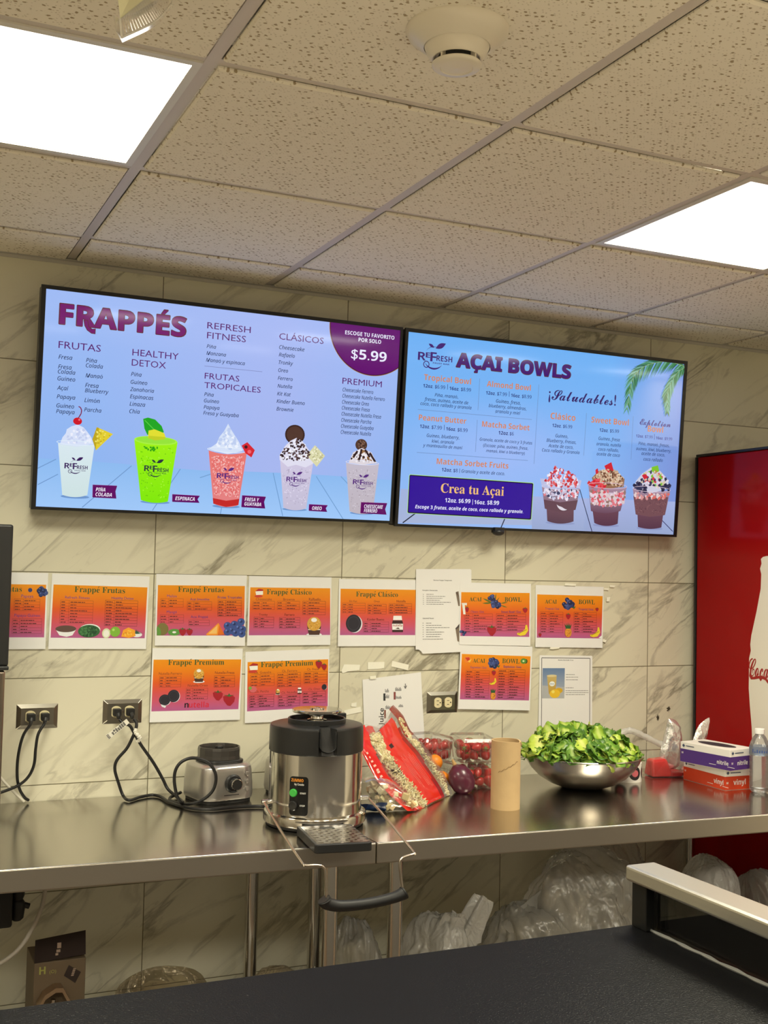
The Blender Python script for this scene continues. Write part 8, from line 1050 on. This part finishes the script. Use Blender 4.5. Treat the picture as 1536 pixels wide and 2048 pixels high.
st = spline([(1.566, -.15, .992), (1.574, -.16, 1.025), (1.600, -.17, 1.049), (1.632, -.18, 1.052), (1.668, -.19, 1.036), (1.72, -.20, 1.012), (1.775, -.21, .99), (1.80, -.22, .985)], 10)
wr = MB().tube(st, [.010 + (.012 * (1 - k / 22) if k < 22 else 0) for k in range(len(st))], 14)
wr.v = [tuple(Vector(p) + Vector((0, 0, 1)) * .004 * noise.noise(Vector(p) * 90)) for p in wr.v]
tag(wr.build('plastic_wrap', WRAP, smooth=True, angle=80, origin=(1.72, -.2, 1.007)), 'white twisted strand of plastic wrap draped over the clear tub', 'plastic wrap')
SILF = mat('silver_film', (.80, .79, .76), .24, .75, bump=.8, bscale=30, bdist=.006)
def crinkle(name, lb, outline, y, depth, seed, mt, lean=(0, 0)):
    n = len(outline); cx = sum(p[0] for p in outline) / n; cz = sum(p[1] for p in outline) / n; m = MB(); K = 7; N = 60
    O = spline([(p[0], 0, p[1]) for p in outline], max(1, N // n), True); n = len(O)
    for sd in (-1, 1):
        for k in range(K + 1):
            f = k / K
            for q in O:
                x = cx + (q.x - cx) * f; z = cz + (q.z - cz) * f; d = depth * math.sqrt(max(0, 1 - f * f))
                p = Vector((x, y + sd * d + lean[0] * (z - ZT), z)); w = .007 * noise.noise(Vector((x * 34, z * 34, seed + sd))) + .004 * noise.noise(Vector((x * 80, z * 70, seed))); p.y += w * (f < 1); m.v.append(tuple(p))
    for sd in range(2):
        o = sd * (K + 1) * n
        for k in range(K):
            for j in range(n):
                q = (o + k * n + j, o + k * n + (j + 1) % n, o + (k + 1) * n + (j + 1) % n, o + (k + 1) * n + j); m.f.append(q if sd else q[::-1]); m.mi.append(0); m.col.append(None)
    zb = min(p[1] for p in outline)
    return tag(m.build(name, mt, smooth=True, angle=80, origin=(cx, y, zb)), lb, 'bag' if 'bag' in name else 'packet')
crinkle('silver_bag', 'crinkled silver foil bag standing in the clear tub', [(1.725, .925), (1.722, .985), (1.738, 1.03), (1.752, 1.085), (1.762, 1.096), (1.790, 1.085), (1.806, 1.06), (1.815, 1.01), (1.80, .93)], -.215, .020, 3, SILF)
crinkle('silver_packet', 'pointed silver foil packet leaning up beside the red cooler', [(1.838, 1.000), (1.852, 1.045), (1.872, 1.075), (1.914, 1.096), (1.902, 1.05), (1.898, 1.02), (1.872, .99), (1.862, .94), (1.846, .93)], -.24, .012, 8, SILF)
# glove boxes
def glove_box(c, rz, z, colr, label, word, flip):
    t = thing('glove_box', label, 'glove box', (c[0], c[1], z), 'disposable glove boxes')
    W, D, H = .116, .205, .066; M_ = T3((c[0], c[1], z), rz); wht = mat('box_white', (.78, .75, .70), .45); cm = mat('box_' + ('purple' if flip else 'red'), colr, .4)
    m = MB().box(-W / 2, -D / 2, 0, W / 2, D / 2, H, 0, M=M_)
    o = m.build('carton', wht, t, bevel=.001)
    e = .0005; h0 = H * .66; b = MB()
    b.add([(-W / 2 - e, -D / 2 - e, .001), (W / 2 + e, -D / 2 - e, .001), (W / 2 + e, D / 2 + e, .001), (-W / 2 - e, D / 2 + e, .001), (-W / 2 - e, -D / 2 - e, h0), (W / 2 + e, -D / 2 - e, h0), (W / 2 + e, D / 2 + e, h0), (-W / 2 - e, D / 2 + e, h0)], [(0, 1, 5, 4), (1, 2, 6, 5), (2, 3, 7, 6), (3, 0, 4, 7)], M=M_)
    b.build('colour_band', cm, o)
    tx = MB(); v, f, Wd = text_shape('b', word)
    s = .046 / Wd; tx.add([(-W / 2 - 2 * e, -D / 2 + .052 - a * s + 0, .016 + bb * s * 1.1) for a, bb in v], f, M=M_)
    s2 = .05 / Wd; tx.add([(-W / 2 + .034 + a * s2, -D / 2 - 2 * e, .016 + bb * s2 * 1.1) for a, bb in v], f, M=M_)
    for a0 in (.096, .022):
        tx.box(-W / 2 - 2 * e, -D / 2 + a0 - .040, .011, -W / 2 - 1.6 * e, -D / 2 + a0 - .012, .0125, M=M_)
    v, f, Wd = text_shape('b', 'M'); s = .007 / Wd
    tx.add([(-W / 2 + .006 + a * s, -D / 2 - 2 * e, .020 + bb * s) for a, bb in v], f, M=M_); tx.add([(-W / 2 - 2 * e, D / 2 - .006 - a * s, .028 + bb * s) for a, bb in v], f, M=M_)
    tx.build('box_lettering', mat('ink_white'), o)
    lg = MB()
    for (cx, cz, ax) in ((-W / 2 + .012, H * .83, 0), (D / 2 - .014, H * .83, 1)):
        d_ = .006; q = [(0, -d_), (d_, 0), (0, d_), (-d_, 0)]
        if ax == 0: lg.add([(cx + a, -D / 2 - 2 * e, cz + bb) for a, bb in q], [(0, 1, 2, 3)], M=M_); lg.box(cx + .010, -D / 2 - 2 * e, cz - .0015, cx + .052, -D / 2 - 1.5 * e, cz + .0015, M=M_)
        else: lg.add([(-W / 2 - 2 * e, cx - a, cz + bb) for a, bb in q], [(0, 1, 2, 3)], M=M_); lg.box(-W / 2 - 2 * e, cx - .044, cz - .0012, -W / 2 - 1.5 * e, cx - .010, cz + .0012, M=M_)
    lg.build('box_emblem', mat('ink_navy', (.06, .08, .14), .5), o)
    if flip:
        op = MB().prism([(.030 * cos(2 * pi * k / 24), .075 * sin(2 * pi * k / 24)) for k in range(24)], H + .0003, H + .0008, M=M_); op.build('dispenser_slot', mat('slot_dark', (.03, .025, .035), .6), o)
    return t
glove_box((1.802, -.4125), rad(-1), ZT, (.58, .05, .012), 'red and white disposable glove box under the purple one', 'vinyl', False)
glove_box((1.776, -.436), rad(9), ZT + .0675, (.075, .030, .19), 'purple and white disposable glove box stacked on the red one', 'nitrile', True)
# water bottle
t = thing('water_bottle', 'clear plastic water bottle with a white cap, nearest the right edge', 'bottle', (1.832, -.572, ZT))
pf = [(.0, .004), (.020, .0), (.027, .004), (.0305, .012)]
for k in range(9): pf += [(.0318, .020 + k * .011), (.0300, .0255 + k * .011)]
pf += [(.0318, .122), (.0318, .146), (.0300, .150), (.0275, .160), (.021, .174), (.0135, .183), (.0125, .190), (.0125, .194)]
MB().lathe(pf, (1.832, -.572, ZT), 40, cap=False).build('bottle_body', film_mat('bottle_plastic', (.96, .97, .98), body=.16, gloss=.8, bump=.1, rough=.08), t, smooth=True, angle=70)
MB().lathe([(0, .006), (.029, .012), (.029, .1175), (0, .118)], (1.832, -.572, ZT), 36).build('water', mat('water', (.93, .95, .97), .02, trans=1., ior=1.33), t, smooth=True)
MB().lathe([(.0150, .186), (.0155, .187), (.0155, .2), (.0145, .2015), (0, .2015)], (1.832, -.572, ZT), 36).build('cap', mat('cap_white', (.82, .82, .80), .4), t, smooth=True)
MB().lathe([(.0322, .121), (.0322, .147)], (1.832, -.572, ZT), 48, cap=False).build('label_band', film_mat('label_blue', (.30, .45, .75), body=.25, gloss=.4, bump=.05), t, smooth=True)
lb = MB(); rr = random.Random(2)
for k in range(12):
    a = rad(-175 + k * 13); lb.add([(1.832 + .0325 * cos(a + d), -.572 + .0325 * sin(a + d), ZT + z) for d, z in ((0, .128), (.12, .128), (.12, .128 + rr.uniform(.004, .012)), (0, .128 + rr.uniform(.004, .012)))], [(0, 1, 2, 3)])
lb.build('label_print', mat('ink_blue', (.05, .09, .25), .5), t)
# ------------------------------------------------------------------ below the tables
ZS = .3005
def crumple(name, label, lobes, seed, mt, tuft=None, group='clear plastic bags under the tables', amp=.25):
    m = MB(); c = lobes[0][0]
    for li, (cc, r) in enumerate(lobes):
        bm = bmesh.new(); bmesh.ops.create_icosphere(bm, subdivisions=6, radius=1.0); O = Vector((seed * 3.7 + li, seed * 1.3, 0))
        for v in bm.verts:
            d = v.co.copy(); n1 = noise.noise(d * 1.5 + O); ax = Vector((.35 * sin(seed), .3, .9)).normalized(); az = d.cross(ax); h = d.dot(ax); s_ = d - ax * h; ph = math.atan2(s_.y, s_.x)
            w1 = 1 - abs(noise.noise(Vector((cos(ph) * 3.2, sin(ph) * 3.2, h * .9)) + O)) * 2.4; w2 = 1 - abs(noise.noise(Vector((cos(ph) * 8, sin(ph) * 8, h * 2.2)) + O * 2)) * 2.4
            cr = 1 - abs(noise.noise(d * 5 + O)) * 2.2
            k = 1 + amp * n1 + amp * .26 * w1 * (1 - .4 * h * h) + amp * .13 * w2 + amp * .10 * cr
            p = Vector((cc[0] + d.x * r[0] * k, cc[1] + d.y * r[1] * k, cc[2] + d.z * r[2] * k))
            p.z = max(p.z, ZS + .001 + .002 * abs(n1)); p.y = min(p.y, -.012 - .004 * abs(w1)); v.co = p
        bm.verts.ensure_lookup_table(); m.add([tuple(v.co) for v in bm.verts], [tuple(x.index for x in f.verts) for f in bm.faces]); bm.free()
    if tuft:
        for tp, br, tr_ in tuft:
            b0 = Vector(tp[0]); b1 = Vector(tp[1]); ax = (b1 - b0); nn = 14; mm = 22; vs = []
            u = ax.cross(Vector((0, 1, 0))).normalized(); w = ax.cross(u).normalized()
            for i in range(nn + 1):
                f = i / nn; rad_ = br * (1 - f) ** .8 * .8 + tr_ * (.28 + .9 * max(0, f - .35))
                for j in range(mm):
                    a = 2 * pi * j / mm; q = rad_ * (1 + .35 * cos(a * 5 + seed) * (f > .2)); p = b0 + ax * f + u * cos(a) * q + w * sin(a) * q * .6
                    p += Vector((1, 0, 1)) * .008 * noise.noise(p * 40); vs.append(tuple(p))
            m.add(vs, [(i * mm + j, i * mm + (j + 1) % mm, (i + 1) * mm + (j + 1) % mm, (i + 1) * mm + j) for i in range(nn) for j in range(mm)])
    o = m.build(name, mt, smooth=True, angle=80, origin=(c[0], c[1], ZS)); return tag(o, label, 'plastic bag', group)
PB = film_mat('clear_bag', (.90, .87, .80), body=.38, gloss=1.0, bump=.8, bscale=16, rough=.12, bdist=.012)
PBW = film_mat('milky_bag', (.87, .84, .77), body=.75, gloss=1.0, bump=.8, bscale=18, rough=.14, bdist=.012)
crumple('plastic_bag', 'milky knotted plastic bag beside the right table leg', [((.745, -.46, .445), (.105, .12, .150))], 1, PBW, [(((.80, -.50, .52), (.872, -.50, .648)), .05, .03), (((.74, -.50, .52), (.765, -.53, .62)), .045, .03)])
crumple('plastic_bag', 'biggest clear crumpled plastic bag, under the middle of the right table', [((1.255, -.44, .515), (.185, .15, .215)), ((1.045, -.46, .44), (.15, .12, .155))], 5, PB, [(((1.00, -.47, .50), (1.17, -.47, .655)), .085, .03)])
crumple('plastic_bag', 'dim clear plastic bag tucked behind the black guard post', [((1.565, -.155, .53), (.125, .075, .205))], 12, PB)
crumple('plastic_bag', 'pale swollen plastic bag above the steel rail', [((1.735, -.45, .52), (.090, .10, .165))], 15, PBW, amp=.14)
crumple('plastic_bag', 'clear plastic bag at the far right under the table, against the red cooler', [((1.925, -.47, .45), (.055, .11, .155))], 17, PB)
crumple('plastic_bag', 'thin clear plastic bag between the two middle table legs', [((.525, -.36, .42), (.078, .10, .160))], 19, PB)
crumple('plastic_bag', 'brownish clear plastic bag left of the table legs, low by the wall', [((.02, -.18, .37), (.13, .09, .085))], 23, film_mat('brown_film', (.86, .80, .68), body=.07, gloss=.6, bump=.3, bscale=7, rough=.10), amp=.08)
crumple('plastic_bag', 'small crumpled clear bag low behind the left table legs', [((.335, -.26, .37), (.068, .07, .072))], 27, film_mat('brown_film'), amp=.2)
# brown carton with an open flap
t = thing('product_box', 'dark brown retail carton with an open lid flap under the left table', 'box', (-.285, -.26, ZS))
BRN = mat('carton_brown', (.16, .115, .07), .55); DKB = mat('carton_dark', (.035, .022, .018), .5)
MB().box(-.352, -.30, ZS, -.220, -.16, .548).build('carton', BRN, t, bevel=.0015)
MB().add([(-.352, -.302, .5495), (-.2215, -.302, .5575), (-.214, -.25, .604), (-.344, -.25, .592)], [(0, 1, 2, 3)]).add([(-.352, -.300, .5485), (-.2215, -.300, .5565), (-.214, -.248, .603), (-.344, -.248, .591)], [(3, 2, 1, 0)]).build('lid_flap', DKB, t)
ic = MB(); 
for s_, x_, w_ in (('H', -.339, .016), ('(O)', -.313, .017)):
    v, f, W = text_shape('b' if s_ == 'H' else 'g', s_); k = w_ / W; ic.add([(x_ + a * k, -.3008, .518 + b * k * 1.0) for a, b in v], f)
ic.build('icon_print', mat('icon_green', (.40, .40, .10), .5), t)
MB().add([(-.264, -.3007, .534), (-.232, -.3007, .512), (-.246, -.3007, .485), (-.276, -.3007, .508)], [(0, 1, 2, 3)]).build('side_sticker', DKB, t)
pb = MB()
for k in range(5): pb.box(-.2575 + k * .0012, -.3012, .505 + k * .004, -.2505 + k * .0012, -.3010, .5075 + k * .004)
for a, b, c_, d_ in ((-.298, .560, -.291, .566), (-.295, .566, -.285, .573), (-.292, .574, -.282, .588)): pb.box(a, -.302 + (b - .55) * .95 - .0012, b, c_, -.302 + (b - .55) * .95, d_)
pb.build('carton_print', mat('print_beige', (.45, .33, .25), .6), t)
t = thing('metal_scoop', 'bronze coloured metal scoop leaning against the brown carton', 'scoop', (-.30, -.36, ZS))
BRZ = mat('bronze_metal', (.52, .38, .26), .3, .9)
hx = [(-.345, .40), (-.345, .450), (-.330, .478), (-.302, .494), (-.284, .492), (-.262, .452), (-.252, .40)]; m = MB()
for a, b in zip(hx, hx[1:]): m.add([(a[0], -.345, a[1]), (b[0], -.345, b[1]), (b[0] * .9 - .03, -.345, b[1] * .9 + .038), (a[0] * .9 - .03, -.345, a[1] * .9 + .038), (a[0], -.306, a[1]), (b[0], -.306, b[1])], [(0, 1, 2, 3), (0, 4, 5, 1)])
m.box(-.345, -.345, ZS, -.252, -.306, .40); m.build('scoop_rim', BRZ, t); MB().tube([(-.312, -.322, .36), (-.305, -.326, .46)], [.010, .006], 14).build('handle', POL, t, smooth=True)
# plumbing under the left table
VB = mat('valve_black', (.008, .008, .008), .45)
t = thing('pipe_valve', 'black plumbing valve hanging under the table at far left', 'valve', (-.415, -.4, .70))
MB().lathe([(.010, .0), (.016, .006), (.019, .03), (.018, .045), (.013, .052), (.017, .062), (.017, .078), (.011, .082), (.011, .1465)], (-.413, -.40, .694), 24).build('valve_body', VB, t, smooth=True)
MB().cyl((-.400, -.40, .732), (-.384, -.40, .726), .007, 14).build('tap', VB, t, smooth=True)
MB().prism(rrect(-.50, -.44, -.428, -.36, .01), .688, .8475).build('filter_block', VB, t, bevel=.006)
tag(MB().tube(spline([(-.338, -.36, .855), (-.341, -.37, .774), (-.351, -.38, .713), (-.380, -.39, .654), (-.414, -.40, .615), (-.47, -.41, .585)], 8), .0055, 12).build('drain_hose', mat('hose_grey', (.46, .42, .35), .4), smooth=True, origin=(-.338, -.36, .84)), 'pale grey hose curving under the left table beside the black valve', 'hose')
# ------------------------------------------------------------------ black service counter in front
ZB = 1.0
t = thing('service_counter', 'black leather-grained service counter across the bottom foreground', 'counter', (-.2, -2.1, 0))
LEA = bpy.data.materials.new('black_laminate'); LEA.use_nodes = True; nt = LEA.node_tree; N = nt.nodes; L = nt.links; N.remove(N['Principled BSDF'])
tc = N.new('ShaderNodeTexCoord'); n1 = N.new('ShaderNodeTexNoise'); n1.inputs['Scale'].default_value = 330; n1.inputs['Detail'].default_value = 3; n1.inputs['Distortion'].default_value = .8; L.new(tc.outputs['Object'], n1.inputs['Vector'])
bp = N.new('ShaderNodeBump'); bp.inputs['Strength'].default_value = 1.; bp.inputs['Distance'].default_value = .0007; L.new(n1.outputs['Fac'], bp.inputs['Height'])
d1 = N.new('ShaderNodeBsdfDiffuse'); d1.inputs[0].default_value = (.006, .006, .0065, 1); g1 = N.new('ShaderNodeBsdfGlossy'); g1.inputs['Roughness'].default_value = .30; g1.inputs[0].default_value = (.9, .9, .9, 1); L.new(bp.outputs[0], g1.inputs['Normal']); L.new(bp.outputs[0], d1.inputs['Normal'])
mxs = N.new('ShaderNodeMixShader'); mxs.inputs[0].default_value = .038; L.new(d1.outputs[0], mxs.inputs[1]); L.new(g1.outputs[0], mxs.inputs[2]); L.new(mxs.outputs[0], N['Material Output'].inputs[0])
MB().box(-2.4, -2.52, ZB - .035, 2.3, -1.800, ZB).build('countertop', LEA, t, bevel=.003)
MB().box(-2.35, -2.48, 0, 2.25, -1.85, ZB - .0355).build('cabinet', mat('cabinet_grey', (.30, .28, .25), .5), t)
t = thing('counter_guard', 'low black guard with a steel top rail at the right end of the black counter', 'guard', (.425, -1.8, ZB))
MB().box(.392, -2.51, 1.0765, .453, -1.8035, 1.1025).build('top_rail', mat('rail_steel', (.62, .59, .52), .33, .9, bump=.1, bscale=120), t, bevel=.005, bseg=3)
MB().box(.405, -1.845, ZB + .0005, .445, -1.806, 1.076).build('end_post', mat('post_black', (.006, .006, .006), .35), t, bevel=.0015)
MB().box(.420, -2.51, ZB + .002, .428, -1.8455, 1.076).build('smoked_panel', film_mat('smoked_acrylic', (.34, .33, .31), body=.0, gloss=.5, bump=.0, rough=.03), t)
bd = [(.416, -1.81 - k * .02, ZB + .0022 + .0006 * sin(k * 1.7)) for k in range(36)]
MB().tube(bd, [.003 + .0008 * sin(k * 2.3) for k in range(36)], 8).build('sealant_bead', mat('sealant', (.20, .20, .19), .12, coat=1.), t, smooth=True)
